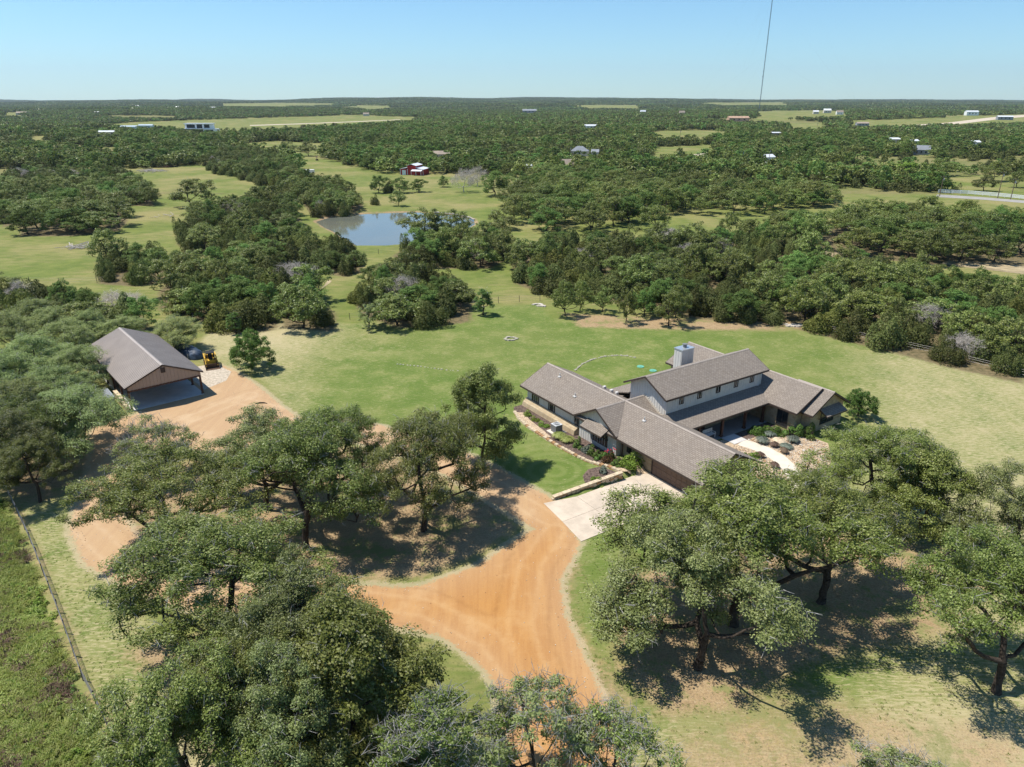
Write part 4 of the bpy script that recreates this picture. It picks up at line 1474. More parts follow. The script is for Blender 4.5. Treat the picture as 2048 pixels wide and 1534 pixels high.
# back and side enclosure of the far half, low stone wall along the left side
MB().box(-4.2, -4.12, 9.2, LEN - 0.35, 0.05, 2.8).build('side_panel', MAT['tan_metal'], carport)
MB().box(4.12, 4.2, 11.2, LEN - 0.35, 0.05, 2.8).build('side_panel', MAT['tan_metal'], carport)
MB().box(-4.1, 4.1, LEN - 0.6, LEN - 0.52, 0.05, 2.7).build('back_panel', MAT['tan_metal'], carport)
m = MB()
m.box(-4.95, -4.55, 0.2, 2.4, -0.1, 0.62).box(-4.95, -4.55, 2.7, 6.2, -0.1, 0.95)
lw = m.build('stone_side_wall', MAT['limestone'], carport)
MB().box(-4.98, -4.52, 0.15, 2.45, 0.62, 0.70).box(-4.98, -4.52, 2.65, 6.25, 0.95, 1.03).build('wall_cap', MAT['cream_stone'], lw)


def cpw(x, y, z=0.0):
    c, s = math.cos(CPH), math.sin(CPH)
    return (CP[0] + c * x - s * y, CP[1] + s * x + c * y, z)


sheet('gravel_apron', [cpw(4.9, 1.5)[:2], cpw(8.4, 3.0)[:2], cpw(10.2, 6.0)[:2], cpw(9.5, 11)[:2], cpw(4.9, 11.5)[:2]], MAT['gravel_pale'], 0.012, 1.0)

# box trailer beside the stone side wall
tr = empty('utility_trailer', cpw(-6.7, 2.3), CPH)
tag(tr, 'grey box trailer with loaded top parked against the carport side wall', 'trailer')
MB().box(-1.1, 1.1, 0.0, 3.6, 0.45, 1.55).build('box_body', MAT['trailer_grey'], tr)
m = MB()
for s in (-1.12, 1.12):
    m.bar((s, -0.02, 1.58), (s, 3.62, 1.58), 0.09, 0.09)
for y in (0.0, 3.6):
    m.bar((-1.15, y, 1.58), (1.15, y, 1.58), 0.09, 0.09)
m.build('top_rail', MAT['galvanised'], tr)
MB().bar((-0.7, 0, 0.5), (0, -1.3, 0.5), 0.09).bar((0.7, 0, 0.5), (0, -1.3, 0.5), 0.09).bar((0, -1.3, 0.02), (0, -1.3, 0.7), 0.07).build('tow_hitch', MAT['rusty_steel'], tr)
for s in (-1.22, 1.22):
    w = MB().tube((s - 0.1, 1.9, 0.34), (s + 0.1, 1.9, 0.34), 0.34, n=18).build('wheel', MAT['black_rubber'], tr)
    MB().tube((s - 0.115, 1.9, 0.34), (s + 0.115, 1.9, 0.34), 0.17, n=14).build('rim', MAT['galvanised'], w)
m = MB()
for i in range(9):
    x, y = float(rng.uniform(-0.9, 0.9)), float(rng.uniform(0.3, 3.2))
    m.bar((x, y, 1.62), (x + float(rng.normal(0, .5)), y + float(rng.normal(0, .6)), 1.75), 0.10, 0.06)
m.build('load', MAT['pale_rock'], tr)

# boat-shaped load under a dark tarpaulin
tp = at(385, 716)
tarp = empty('covered_boat', (tp[0] - 1.2, tp[1] + 1.2, 0), R(148))
tag(tarp, 'long low load under a dark blue tarpaulin behind the carport', 'tarpaulin cover')
nu, nv = 26, 15
Vv, Ff = [], []
rr = np.random.default_rng(3)
for i in range(nu):
    u = i / (nu - 1)
    wd = 1.25 * (1 - abs(2 * u - 1) ** 3.0 * 0.55)
    hh = 1.45 * (1 - abs(2 * u - 1) ** 4 * 0.5) + 0.12 * math.sin(u * 19)
    for j in range(nv):
        th = math.pi * j / (nv - 1)
        k = 1 + 0.07 * math.sin(9 * th + u * 23) + float(rr.normal(0, 0.02))
        Vv.append(((u - 0.5) * 6.2, wd * math.cos(th) * k * (1.15 if math.sin(th) < 0.3 else 1), max(0.01, hh * math.sin(th) ** 0.7 * k) if 0 < j < nv - 1 else 0.01))
for i in range(nu - 1):
    for j in range(nv - 1):
        Ff.append((i * nv + j, i * nv + j + 1, (i + 1) * nv + j + 1, (i + 1) * nv + j))
Ff.append(tuple(range(nv))[::-1])
Ff.append(tuple((nu - 1) * nv + j for j in range(nv)))
me = bpy.data.meshes.new('tarpaulin')
me.from_pydata(Vv, [], Ff)
me.materials.append(MAT['tarp'])
me.polygons.foreach_set('use_smooth', [True] * len(Ff))
me.update()
link('tarpaulin', me, tarp)
m = MB()
for u in (-2.0, -0.7, 0.7, 2.0):
    for s in (-1, 1):
        m.bar((u, s * 1.36, 0.1), (u, s * 1.30, 0.95), 0.04)
m.build('tie_rope', MAT['pale_twig'], tarp)

# skid steer loader
sk = at(421, 733)
loader = empty('skid_loader', (sk[0] + 0.1, sk[1] + 0.2, 0), R(-62))
tag(loader, 'small yellow skid steer loader with rusty bucket parked by the tarpaulin', 'loader')
MB().box(-1.5, 0.55, -0.62, 0.62, 0.35, 1.05).box(-1.6, -0.7, -0.6, 0.6, 1.05, 1.55).build('body', MAT['machine_yellow'], loader)
cab = MB()
for x in (-0.65, 0.55):
    for y in (-0.5, 0.5):
        cab.bar((x, y, 1.05), (x, y, 2.1), 0.09)
cab.box(-0.72, 0.62, -0.56, 0.56, 2.1, 2.18)
co = cab.build('cab_frame', MAT['black_rubber'], loader)
MB().box(-0.35, 0.15, -0.28, 0.28, 1.05, 1.35).box(-0.45, -0.32, -0.28, 0.28, 1.35, 1.85).build('seat', MAT['black_rubber'], co)
for s in (-1, 1):
    for x in (-1.05, 0.25):
        w = MB().tube((x, s * 0.64, 0.42), (x, s * 0.92, 0.42), 0.42, n=20).build('wheel', MAT['black_rubber'], loader)
        MB().tube((x, s * 0.63, 0.42), (x, s * 0.935, 0.42), 0.20, n=14).build('rim', MAT['machine_yellow'], w)
    MB().bar((-1.45, s * 0.78, 1.55), (0.2, s * 0.78, 1.35), 0.12, 0.2).bar((0.2, s * 0.78, 1.35), (1.15, s * 0.78, 0.4), 0.12, 0.2).bar((-1.45, s * 0.78, 0.95), (-1.45, s * 0.78, 1.6), 0.12, 0.16).build('lift_arm', MAT['machine_yellow'], loader)
bk = MB()
prof = [(1.1, 0.72), (1.08, 0.12), (1.22, 0.03), (1.85, 0.03)]
for (x0, z0), (x1, z1) in zip(prof[:-1], prof[1:]):
    bk.bar((x0, 0, z0), (x1, 0, z1), 1.86, 0.05, up=(0, 1, 0) if abs(x1 - x0) < 0 else (0, 0, 1) if abs(x1 - x0) > abs(z1 - z0) else (1, 0, 0))
for s in (-0.92, 0.92):
    bk.hexa([(1.08, s - 0.02, 0.05), (1.85, s - 0.02, 0.05), (1.15, s - 0.02, 0.7)], [(1.08, s + 0.02, 0.05), (1.85, s + 0.02, 0.05), (1.15, s + 0.02, 0.7)])
bk.build('bucket', MAT['rusty_steel'], loader)
# ------------------------------------------------------------------ trees
def unit(v):
    return v / (np.linalg.norm(v, axis=-1, keepdims=True) + 1e-9)


def cards(rng, C, N, size, aspect=0.6, T=None, jit=0.5):
    """leaf-shaped quads at C facing N; T = preferred long direction"""
    n = len(C)
    r = unit(rng.normal(size=(n, 3)))
    t = r if T is None else unit(T + 0.5 * r)
    u = unit(t - (t * N).sum(1, keepdims=True) * N)
    v = np.cross(N, u)
    L = (size * (1 + jit * rng.uniform(-1, 1, n)))[:, None]
    W = L * aspect * (1 + 0.25 * rng.uniform(-1, 1, n))[:, None]
    Vv = np.stack([C - u * L * 0.5, C - v * W * 0.5 + u * L * 0.05, C + u * L * 0.5, C + v * W * 0.5 + u * L * 0.05], 1).reshape(-1, 3)
    F = np.arange(4 * n).reshape(n, 4)
    return Vv, F


def tubes(P0, P1, r0, r1, n):
    d = unit(P1 - P0)
    ref = np.where(np.abs(d[:, 2:3]) > 0.9, np.array([[1., 0, 0]]), np.array([[0., 0, 1.]]))
    u = unit(np.cross(d, ref))
    v = np.cross(d, u)
    a = 2 * math.pi * np.arange(n) / n
    ring = np.cos(a)[None, :, None] * u[:, None, :] + np.sin(a)[None, :, None] * v[:, None, :]
    A = P0[:, None, :] + ring * r0[:, None, None]
    B = P1[:, None, :] + ring * r1[:, None, None]
    Vv = np.concatenate([A, B], 1).reshape(-1, 3)
    m = len(P0)
    i = np.arange(n)
    j = (i + 1) % n
    f = np.stack([i, j, j + n, i + n], 1)
    F = (f[None] + (np.arange(m) * 2 * n)[:, None, None]).reshape(-1, 4)
    return Vv, F


def join(parts):
    Vs, Fs, Ms, off = [], [], [], 0
    for Vv, F, mi in parts:
        Vs.append(Vv)
        Fs.append(F + off)
        Ms.append(np.full(len(F), mi))
        off += len(Vv)
    return np.concatenate(Vs), np.concatenate(Fs), np.concatenate(Ms)


def skeleton(rng, Rc, Ht, th, limbs, K, thick=2.0, zlow=0.28, gap=0.30, spread=0.75, tip=0.022, wob=0.35, front=False, lobed=True):
    """trunk, limbs and clump centres of a spreading crown"""
    pos = [np.zeros(3)]
    par = [-1]
    def add(p, q):
        pos.append(np.asarray(p, float))
        par.append(q)
        return len(pos) - 1
    lean = rng.normal(0, 0.10, 2)
    cur = 0
    for k in range(1, 4):
        z = th * k / 3
        cur = add((lean[0] * z + rng.normal(0, .05), lean[1] * z + rng.normal(0, .05), z), cur)
    fork = cur
    ph = rng.uniform(0, 6.28, 4)
    def Raz(a):
        return Rc * (1 + 0.14 * np.sin(2 * a + ph[0]) + 0.11 * np.sin(3 * a + ph[1]) + 0.08 * np.sin(5 * a + ph[2]))
    if lobed:
        return lobed_crown(rng, pos, par, add, fork, Rc, Ht, th, limbs, K, zlow, front, tip, wob)
    for i in range(limbs):
        az = 2 * math.pi * (i + rng.uniform(-.3, .3)) / limbs + ph[3]
        reach = Raz(az) * rng.uniform(.5, .8) * spread
        up = (Ht - th) * rng.uniform(.35, .75)
        if i == limbs - 1 and limbs > 3:
            reach *= 0.25
            up = (Ht - th) * 0.75
        cur = fork if rng.random() < .7 else fork - 1
        b = pos[cur].copy()
        ns = 6
        side = np.array([-math.sin(az), math.cos(az), 0])
        w0, w1 = rng.normal(0, wob, 2)
        for k in range(1, ns + 1):
            t = k / ns
            p = b + np.array([math.cos(az), math.sin(az), 0]) * reach * t ** 0.95 + np.array([0, 0, up * t ** 1.15]) \
                + side * (w0 * math.sin(t * 4.5) + w1 * math.sin(t * 8)) + rng.normal(0, .10, 3) + np.array([0, 0, 0.25 * wob * math.sin(t * 7 + i)])
            cur = add(p, cur)
    # clump centres: a shell under the dome, with gaps
    C = []
    gaps = rng.normal(0, 1, (7, 3)) * np.array([Rc * .6, Rc * .6, Ht * .25]) + np.array([0, 0, Ht * .65])
    gr = rng.uniform(.10, .20, 7) * Rc * gap / 0.3
    zb = Ht * zlow
    tries = 0
    while len(C) < K and tries < K * 40:
        tries += 1
        a = rng.uniform(0, 6.283)
        rr = math.sqrt(rng.random())
        rad = Raz(a) * rr
        top = zb + (Ht - zb) * math.sqrt(max(0.0, 1 - rr ** 2.4)) * (1 + 0.07 * math.sin(3 * a + ph[1]))
        z = top - thick * rng.random() ** 1.4 * (0.6 + 0.8 * (1 - rr))
        if z < zb * 0.75:
            continue
        if front and math.sin(a) < 0:
            rad *= 1 + 0.28 * math.sin(a)
        c = np.array([rad * math.cos(a), rad * math.sin(a), z])
        if front and c[1] < 0.05 * Rc and abs(c[0]) < 0.38 * Rc and z < 0.70 * Ht and rng.random() < 0.92:
            continue
        if (np.linalg.norm(gaps - c, axis=1) < gr).any():
            continue
        if C and np.min(np.linalg.norm(np.array(C) - c, axis=1)) < 0.52 * Rc / math.sqrt(K) * 1.6:
            if rng.random() < 0.85:
                continue
        C.append(c)
    C = np.array(C)
    C = C[np.argsort(np.linalg.norm(C - pos[fork], axis=1))]
    tips = []
    for c in C:
        Pn = np.array(pos)
        d = np.linalg.norm(Pn - c, axis=1) + 0.5 * np.maximum(0, Pn[:, 2] - c[2])
        d[:3] += 50
        q = int(np.argmin(d))
        b = Pn[q]
        L = np.linalg.norm(c - b)
        ns = 1 if L < .7 else 2 if L < 1.6 else 3
        cur = q
        for k in range(1, ns + 1):
            t = k / ns
            p = b + (c - b) * t + (rng.normal(0, .10, 3) * L * .8 if k < ns else 0) + np.array([0, 0, -0.10 * L * math.sin(math.pi * t)])
            cur = add(p, cur)
        tips.append(cur)
    pos = np.array(pos)
    par = np.array(par)
    r = np.zeros(len(pos))
    kids = np.zeros(len(pos), int)
    for i in range(len(pos) - 1, 0, -1):
        if kids[i] == 0:
            r[i] = tip ** 2.2
        r[par[i]] += r[i]
        kids[par[i]] += 1
    r = r ** (1 / 2.2)
    return pos, par, r, C


def lobed_crown(rng, pos, par, add, fork, Rc, Ht, th, limbs, K, zlow, front, tip, wob):
    """irregular crown: separate leafy lobes carried by crooked limbs, with gaps between them"""
    L = []
    n1 = limbs + 2
    p0 = rng.uniform(0, 6.28)
    for i in range(n1):
        a = p0 + 2 * math.pi * (i + rng.uniform(-.33, .33)) / n1
        q = rng.uniform(.50, .80)
        if front and math.sin(a) < -0.35:
            q *= 0.72
        z = Ht * rng.uniform(max(.34, zlow), .70)
        if front == 'open' and math.sin(a) < -0.1 and abs(math.cos(a)) < 0.93:
            continue
        if front and math.sin(a) < -0.3 and abs(math.cos(a)) < 0.75:
            if rng.random() < 0.45:
                continue
            z = Ht * rng.uniform(.60, .72)
        L.append((q * Rc * math.cos(a), q * Rc * math.sin(a), z, Rc * rng.uniform(.30, .43)))
    for i in range(3):
        a = p0 + 2.1 * i + rng.uniform(-.5, .5)
        q = rng.uniform(.10, .34)
        L.append((q * Rc * math.cos(a), q * Rc * math.sin(a) + (0.08 * Rc if front else 0), Ht * rng.uniform(.74, .84), Rc * rng.uniform(.28, .38)))
    for i in range(3 if front == 'open' else 6):
        a = rng.uniform(0, 6.28)
        if front and math.sin(a) < 0:
            a += math.pi
        L.append((.72 * Rc * math.cos(a), .72 * Rc * math.sin(a), Ht * rng.uniform(zlow, zlow + .15), Rc * rng.uniform(.18, .28)))
    L = np.array(L)
    for lx, ly, lz, lr in L[np.argsort(np.hypot(L[:, 0], L[:, 1]))]:
        P_ = np.array(pos)
        e = np.array([lx, ly, lz - 0.25 * lr])
        d = np.linalg.norm(P_ - e, axis=1) + 0.8 * np.maximum(0, P_[:, 2] - e[2])
        d[:2] += 40
        if rng.random() < 0.6:
            d[fork + 1:] += 1.5
        q = int(np.argmin(d))
        b = P_[q]
        v = e - b
        ln = np.linalg.norm(v)
        ns = max(3, int(ln / 0.8))
        side = np.cross(v, [0, 0, 1.0])
        side = side / (np.linalg.norm(side) + 1e-6)
        w0, w1, ph = rng.normal(0, wob * .8), rng.normal(0, wob * .5), rng.uniform(0, 6)
        cur = q
        for k in range(1, ns + 1):
            t = k / ns
            p = b + v * t + np.array([0, 0, -0.16 * ln * math.sin(math.pi * t) * (1 - t)]) + side * (w0 * math.sin(math.pi * t) + w1 * math.sin(6 * t + ph) * t) + rng.normal(0, .07, 3)
            cur = add(p, cur)
    wgt = L[:, 3] ** 2
    wgt /= wgt.sum()
    C = []
    tries = 0
    while len(C) < K and tries < K * 30:
        tries += 1
        i = rng.choice(len(L), p=wgt)
        d = rng.normal(size=3)
        d /= np.linalg.norm(d)
        if d[2] < -0.45:
            d[2] = -d[2]
        c = L[i, :3] + d * L[i, 3] * np.array([1.0, 1.0, 0.92]) * (rng.uniform(.78, 1.06) if rng.random() < .8 else rng.uniform(.2, .8))
        if c[2] < 0.16 * Ht or c[2] > Ht:
            continue
        if C and np.min(np.linalg.norm(np.array(C) - c, axis=1)) < 0.68 * Rc / math.sqrt(K) and rng.random() < .85:
            continue
        C.append(c)
    C = np.array(C)
    C = C[np.argsort(np.linalg.norm(C - pos[fork], axis=1))]
    return attach(rng, pos, par, add, C, tip)


def attach(rng, pos, par, add, C, tip):
    for c in C:
        Pn = np.array(pos)
        d = np.linalg.norm(Pn - c, axis=1) + 0.5 * np.maximum(0, Pn[:, 2] - c[2])
        d[:3] += 50
        q = int(np.argmin(d))
        b = Pn[q]
        ln = np.linalg.norm(c - b)
        ns = 1 if ln < .7 else 2 if ln < 1.6 else 3
        cur = q
        for k in range(1, ns + 1):
            t = k / ns
            cur = add(b + (c - b) * t + (rng.normal(0, .08, 3) * ln if k < ns else 0) + np.array([0, 0, -0.10 * ln * math.sin(math.pi * t)]), cur)
    pos = np.array(pos)
    par = np.array(par)
    r = np.zeros(len(pos))
    kids = np.zeros(len(pos), int)
    for i in range(len(pos) - 1, 0, -1):
        if kids[i] == 0:
            r[i] = tip ** 2.2
        r[par[i]] += r[i]
        kids[par[i]] += 1
    return pos, par, r ** (1 / 2.2), C


def wood_mesh(name, rng, pos, par, r, C, ntw=3, tw=0.8, base=1.35, mats=('bark', 'pale_twig')):
    idx = np.arange(1, len(pos))
    P0, P1 = pos[par[idx]], pos[idx]
    r0 = np.minimum(r[par[idx]], r[idx] * 1.5)
    r1 = r[idx]
    r0 = r0.copy()
    r0[0] *= base
    big = r1 > 0.05
    parts = []
    if big.any():
        Vv, F = tubes(P0[big], P1[big], r0[big], r1[big], 7)
        parts.append((Vv, F, 0))
    if (~big).any():
        Vv, F = tubes(P0[~big], P1[~big], r0[~big], r1[~big], 4)
        parts.append((Vv, F, 0 if mats[0] != 'dead_wood' else 0))
    if ntw:
        n = len(C) * ntw
        b = np.repeat(C, ntw, 0) + rng.normal(0, .25, (n, 3))
        d = unit(rng.normal(size=(n, 3)) + np.array([0, 0, .5]))
        e = b + d * tw * rng.uniform(.4, 1.1, (n, 1))
        Vv, F = tubes(b, e, np.full(n, .020), np.full(n, .007), 3)
        parts.append((Vv, F, 1))
        b2 = b + (e - b) * .5
        e2 = b2 + unit(d + rng.normal(0, .7, (n, 3))) * tw * .5
        Vv, F = tubes(b2, e2, np.full(n, .013), np.full(n, .006), 3)
        parts.append((Vv, F, 1))
    Vv, F, mi = join(parts)
    return mesh_np(name, Vv, F, [MAT[m_] for m_ in mats], mi, smooth=True)


def crown_mesh(name, rng, C, per, rc, size, mat, flat=0.7, aspect=0.6, droop=0.0, up=0.45):
    n = len(C) * per
    rad = np.repeat(rc * rng.uniform(.7, 1.25, len(C)), per)[:, None]
    d = unit(rng.normal(size=(n, 3)))
    d[:, 2] = np.where(rng.random(n) < .6, np.abs(d[:, 2]), d[:, 2])
    p = np.repeat(C, per, 0) + d * rad * (rng.random((n, 1)) ** (1 / 2.2)) * np.array([1, 1, flat])
    N = unit(0.85 * d + np.array([0, 0, up]) + 0.48 * rng.normal(size=(n, 3)))
    T = None
    if droop:
        T = unit(d * 0.6 + np.array([0, 0, -droop]))
    Vv, F = cards(rng, p, N, size, aspect, T)
    return mesh_np(name, Vv, F, MAT[mat])


def bush_mesh(name, rng, Rc, Ht, n, size, mat, lobes=7, z0=0.05, point=0.7, aspect=0.5, inner=0.75):
    """dense foliage on several upright lobes"""
    cx = rng.normal(0, 0.38, (lobes, 2)) * Rc
    cx *= np.minimum(1, 0.62 * Rc / (np.linalg.norm(cx, axis=1) + 1e-6))[:, None]
    hl = Ht * (1 - 0.45 * (np.linalg.norm(cx, axis=1) / Rc)) * rng.uniform(.55, 1.0, lobes)
    hl[0] = Ht
    rl = Rc * rng.uniform(.26, .56, lobes)
    k = rng.integers(0, lobes, n)
    t = rng.random(n) ** 0.85
    a = rng.uniform(0, 6.283, n)
    prof = np.sqrt(np.clip(1 - t ** (1 / point * 1.6), 0, 1)) * (0.72 + 0.28 * np.minimum(1, t * 4))
    bump = 1 + 0.16 * np.sin(5 * a + k * 1.7 + 9 * t) + 0.12 * np.sin(11 * a + 23 * t + k)
    rad = rl[k] * prof * bump * (inner + (1.05 - inner) * rng.random(n))
    p = np.stack([cx[k, 0] + rad * np.cos(a), cx[k, 1] + rad * np.sin(a), z0 + t * (hl[k] - z0)], 1)
    out = np.stack([np.cos(a), np.sin(a), 0.15 + 0.8 * t], 1)
    N = unit(out + 0.55 * rng.normal(size=(n, 3)))
    T = unit(np.stack([np.cos(a) * .5, np.sin(a) * .5, np.full(n, .9)], 1))
    Vv, F = cards(rng, p, N, size, aspect, T)
    return mesh_np(name, Vv, F, MAT[mat])


def stems_mesh(name, rng, Rc, Ht, n=4):
    b, e, r0 = [], [], []
    for i in range(n):
        a = 2 * math.pi * i / n + rng.uniform(-.4, .4)
        b.append((0.12 * math.cos(a), 0.12 * math.sin(a), 0))
        e.append((0.45 * Rc * math.cos(a), 0.45 * Rc * math.sin(a), Ht * .6))
        r0.append(.10)
    Vv, F = tubes(np.array(b), np.array(e), np.array(r0), np.array(r0) * .3, 6)
    return mesh_np(name, Vv, F, MAT['bark'])


class Kind:
    def __init__(self, parts, Rc, Ht):
        self.parts, self.R, self.H = parts, Rc, Ht


KINDS = {}


def def_oak(key, seed, Rc, Ht, th, limbs, K, per, rc, size, mat='oak_leaf', ntw=3, thick=2.0, gap=0.3, aspect=0.6, flat=0.7, droop=0.0, zlow=0.28, tip=0.022, tw=0.8, spread=0.75, front=False, lobed=True, up=0.7):
    rg = np.random.default_rng(seed)
    pos, par, r, C = skeleton(rg, Rc, Ht, th, limbs, K, thick, zlow, gap, spread, tip, front=front, lobed=lobed)
    KINDS[key] = Kind([('trunk', wood_mesh('trunk', rg, pos, par, r, C, ntw, tw)), ('crown', crown_mesh('crown', rg, C, per, rc, size, mat, flat, aspect, droop, up))], Rc, Ht)


def def_bush(key, seed, Rc, Ht, n, size, mat, lobes=7, stems=4, **kw):
    rg = np.random.default_rng(seed)
    parts = [('crown', bush_mesh('crown', rg, Rc, Ht, n, size, mat, lobes, **kw))]
    if stems:
        parts.insert(0, ('trunk', stems_mesh('trunk', rg, Rc, Ht, stems)))
    KINDS[key] = Kind(parts, Rc, Ht)


def def_dead(key, seed, Rc, Ht, K=160, ntw=6):
    rg = np.random.default_rng(seed)
    pos, par, r, C = skeleton(rg, Rc, Ht, Ht * .22, 6, K, 2.5, 0.25, 0.2, 0.8, 0.02)
    KINDS[key] = Kind([('trunk', wood_mesh('trunk', rg, pos, par, r, C, 0, mats=('dead_wood', 'dead_wood'))),
                       ('twigs', wood_mesh('twigs', rg, pos[:2], par[:2], r[:2] * .3, C, ntw, 1.1, mats=('dead_wood', 'dead_wood')))], Rc, Ht)


# close oaks
for i, (sd, Rr, Hh, th, lb) in enumerate(((11, 7.0, 10.4, 3.0, 5), (12, 6.6, 10.6, 3.4, 5), (13, 7.2, 9.8, 2.4, 6), (14, 6.2, 10.0, 3.2, 4), (15, 7.0, 10.0, 2.8, 5))):
    def_oak('oak%d' % i, sd, Rr, Hh, th, lb, 265, 300, 0.80, 0.125, mat='grey_oak_leaf' if i in (0, 3) else 'oak_leaf', gap=0.42, thick=2.6, ntw=3, zlow=0.27, tip=0.030, front=True)
# oaks whose trunks stand in the open on the side of the drive
for i, (sd, Rr, Hh, th, lb) in enumerate(((16, 7.2, 10.6, 2.6, 6), (17, 7.0, 9.8, 1.6, 6))):
    def_oak('oakopen%d' % i, sd, Rr, Hh, th, lb, 250, 320, 0.80, 0.125, gap=0.42, ntw=3, zlow=0.40, tip=0.033, front='open')
# thinner, lichen-grey young oaks
for i, sd in enumerate((21, 22)):
    def_oak('young%d' % i, sd, 3.6, 7.2, 1.6, 4, 120, 130, 0.50, 0.13, mat='oak_leaf' if i else 'mesquite_leaf', ntw=8, thick=3.2, gap=0.5, tip=0.02, tw=0.9)
def_oak('dense0', 25, 5.0, 9.6, 2.0, 5, 230, 230, 0.80, 0.16, mat='oak_leaf', gap=0.15, thick=3.4, ntw=1, zlow=0.2)
for i, sd in enumerate((31, 32)):
    def_oak('mesq%d' % i, sd, 5.2, 7.6, 1.4, 6, 260, 170, 0.85, 0.19, mat='mesquite_leaf', ntw=2, thick=2.2, aspect=0.36, droop=0.15, flat=0.55, gap=0.4, up=1.0)
def_bush('olive0', 41, 3.4, 6.0, 26000, 0.17, 'olive_cedar_leaf', 8)
# small garden trees
def_oak('orna', 51, 3.3, 5.0, 1.5, 5, 150, 120, 0.55, 0.17, mat='yaupon_leaf', ntw=0, thick=3.4, gap=0.06, zlow=0.24, lobed=False)
def_oak('sapl', 52, 1.7, 4.0, 1.0, 4, 60, 110, 0.38, 0.13, mat='mesquite_leaf', ntw=1, thick=1.6, gap=0.2, lobed=False)
def_oak('slim', 53, 1.5, 5.0, 1.2, 4, 60, 120, 0.42, 0.15, mat='broad_leaf', ntw=1, thick=3.2, gap=0.2, zlow=0.3, lobed=False)
# trees of the middle distance
for i, sd in enumerate((61, 62, 63, 64, 65)):
    def_oak('moak%d' % i, sd, 4.6, 7.2, 1.7, 5, 95, 85, 0.82, 0.27, ntw=1, thick=2.2, gap=0.3, tip=0.03)
for i, sd in enumerate((66, 67)):
    def_oak('mbroad%d' % i, sd, 4.2, 7.4, 1.4, 5, 90, 90, 0.85, 0.27, mat='broad_leaf', ntw=0, thick=2.8, gap=0.15, zlow=0.18, tip=0.03)
def_oak('mlime0', 68, 4.0, 6.6, 1.4, 5, 85, 55, 0.85, 0.36, mat='lime_leaf', ntw=0, thick=2.6, gap=0.15, zlow=0.2, tip=0.03)
def_oak('mmesq0', 69, 3.6, 5.0, 1.2, 5, 80, 55, 0.75, 0.34, mat='mesquite_leaf', ntw=1, thick=1.8, gap=0.3, aspect=0.4, tip=0.03)
for i, sd in enumerate((71, 72, 73, 74, 75, 76)):
    def_bush('mcedar%d' % i, sd, 3.2 + 0.25 * (i % 3), 4.8 + 0.5 * (i % 4), 6500, 0.30, 'cedar_leaf' if i != 4 else 'olive_cedar_leaf', 9 + i % 4, 3)
def_dead('dead0', 81, 3.4, 5.6)
def_dead('dead1', 82, 5.2, 9.5, 220, 7)

ALLTREES = []
_lib_used = {}


def plant(key, x, y, name, label, cat, group=None, Rw=None, Hh=None, rz=None, rg=None, flip=1):
    k = KINDS[key]
    s = (Rw or k.R) / k.R
    sz = (Hh or k.H) / k.H
    rr_ = rng if rg is None else rg
    root = empty(name, (x, y, float(gz(x, y)) - 0.05), float(rr_.uniform(0, 6.28)) if rz is None else rz)
    kx = float(rr_.uniform(.86, 1.16))
    root.scale = (s * flip * kx, s / kx, sz)
    tag(root, label, cat, group)
    for nm, me in k.parts:
        o = bpy.data.objects.new(nm, me)
        COL.objects.link(o)
        o.parent = root
        if nm != 'trunk':
            o['kind'] = 'stuff'
    return root


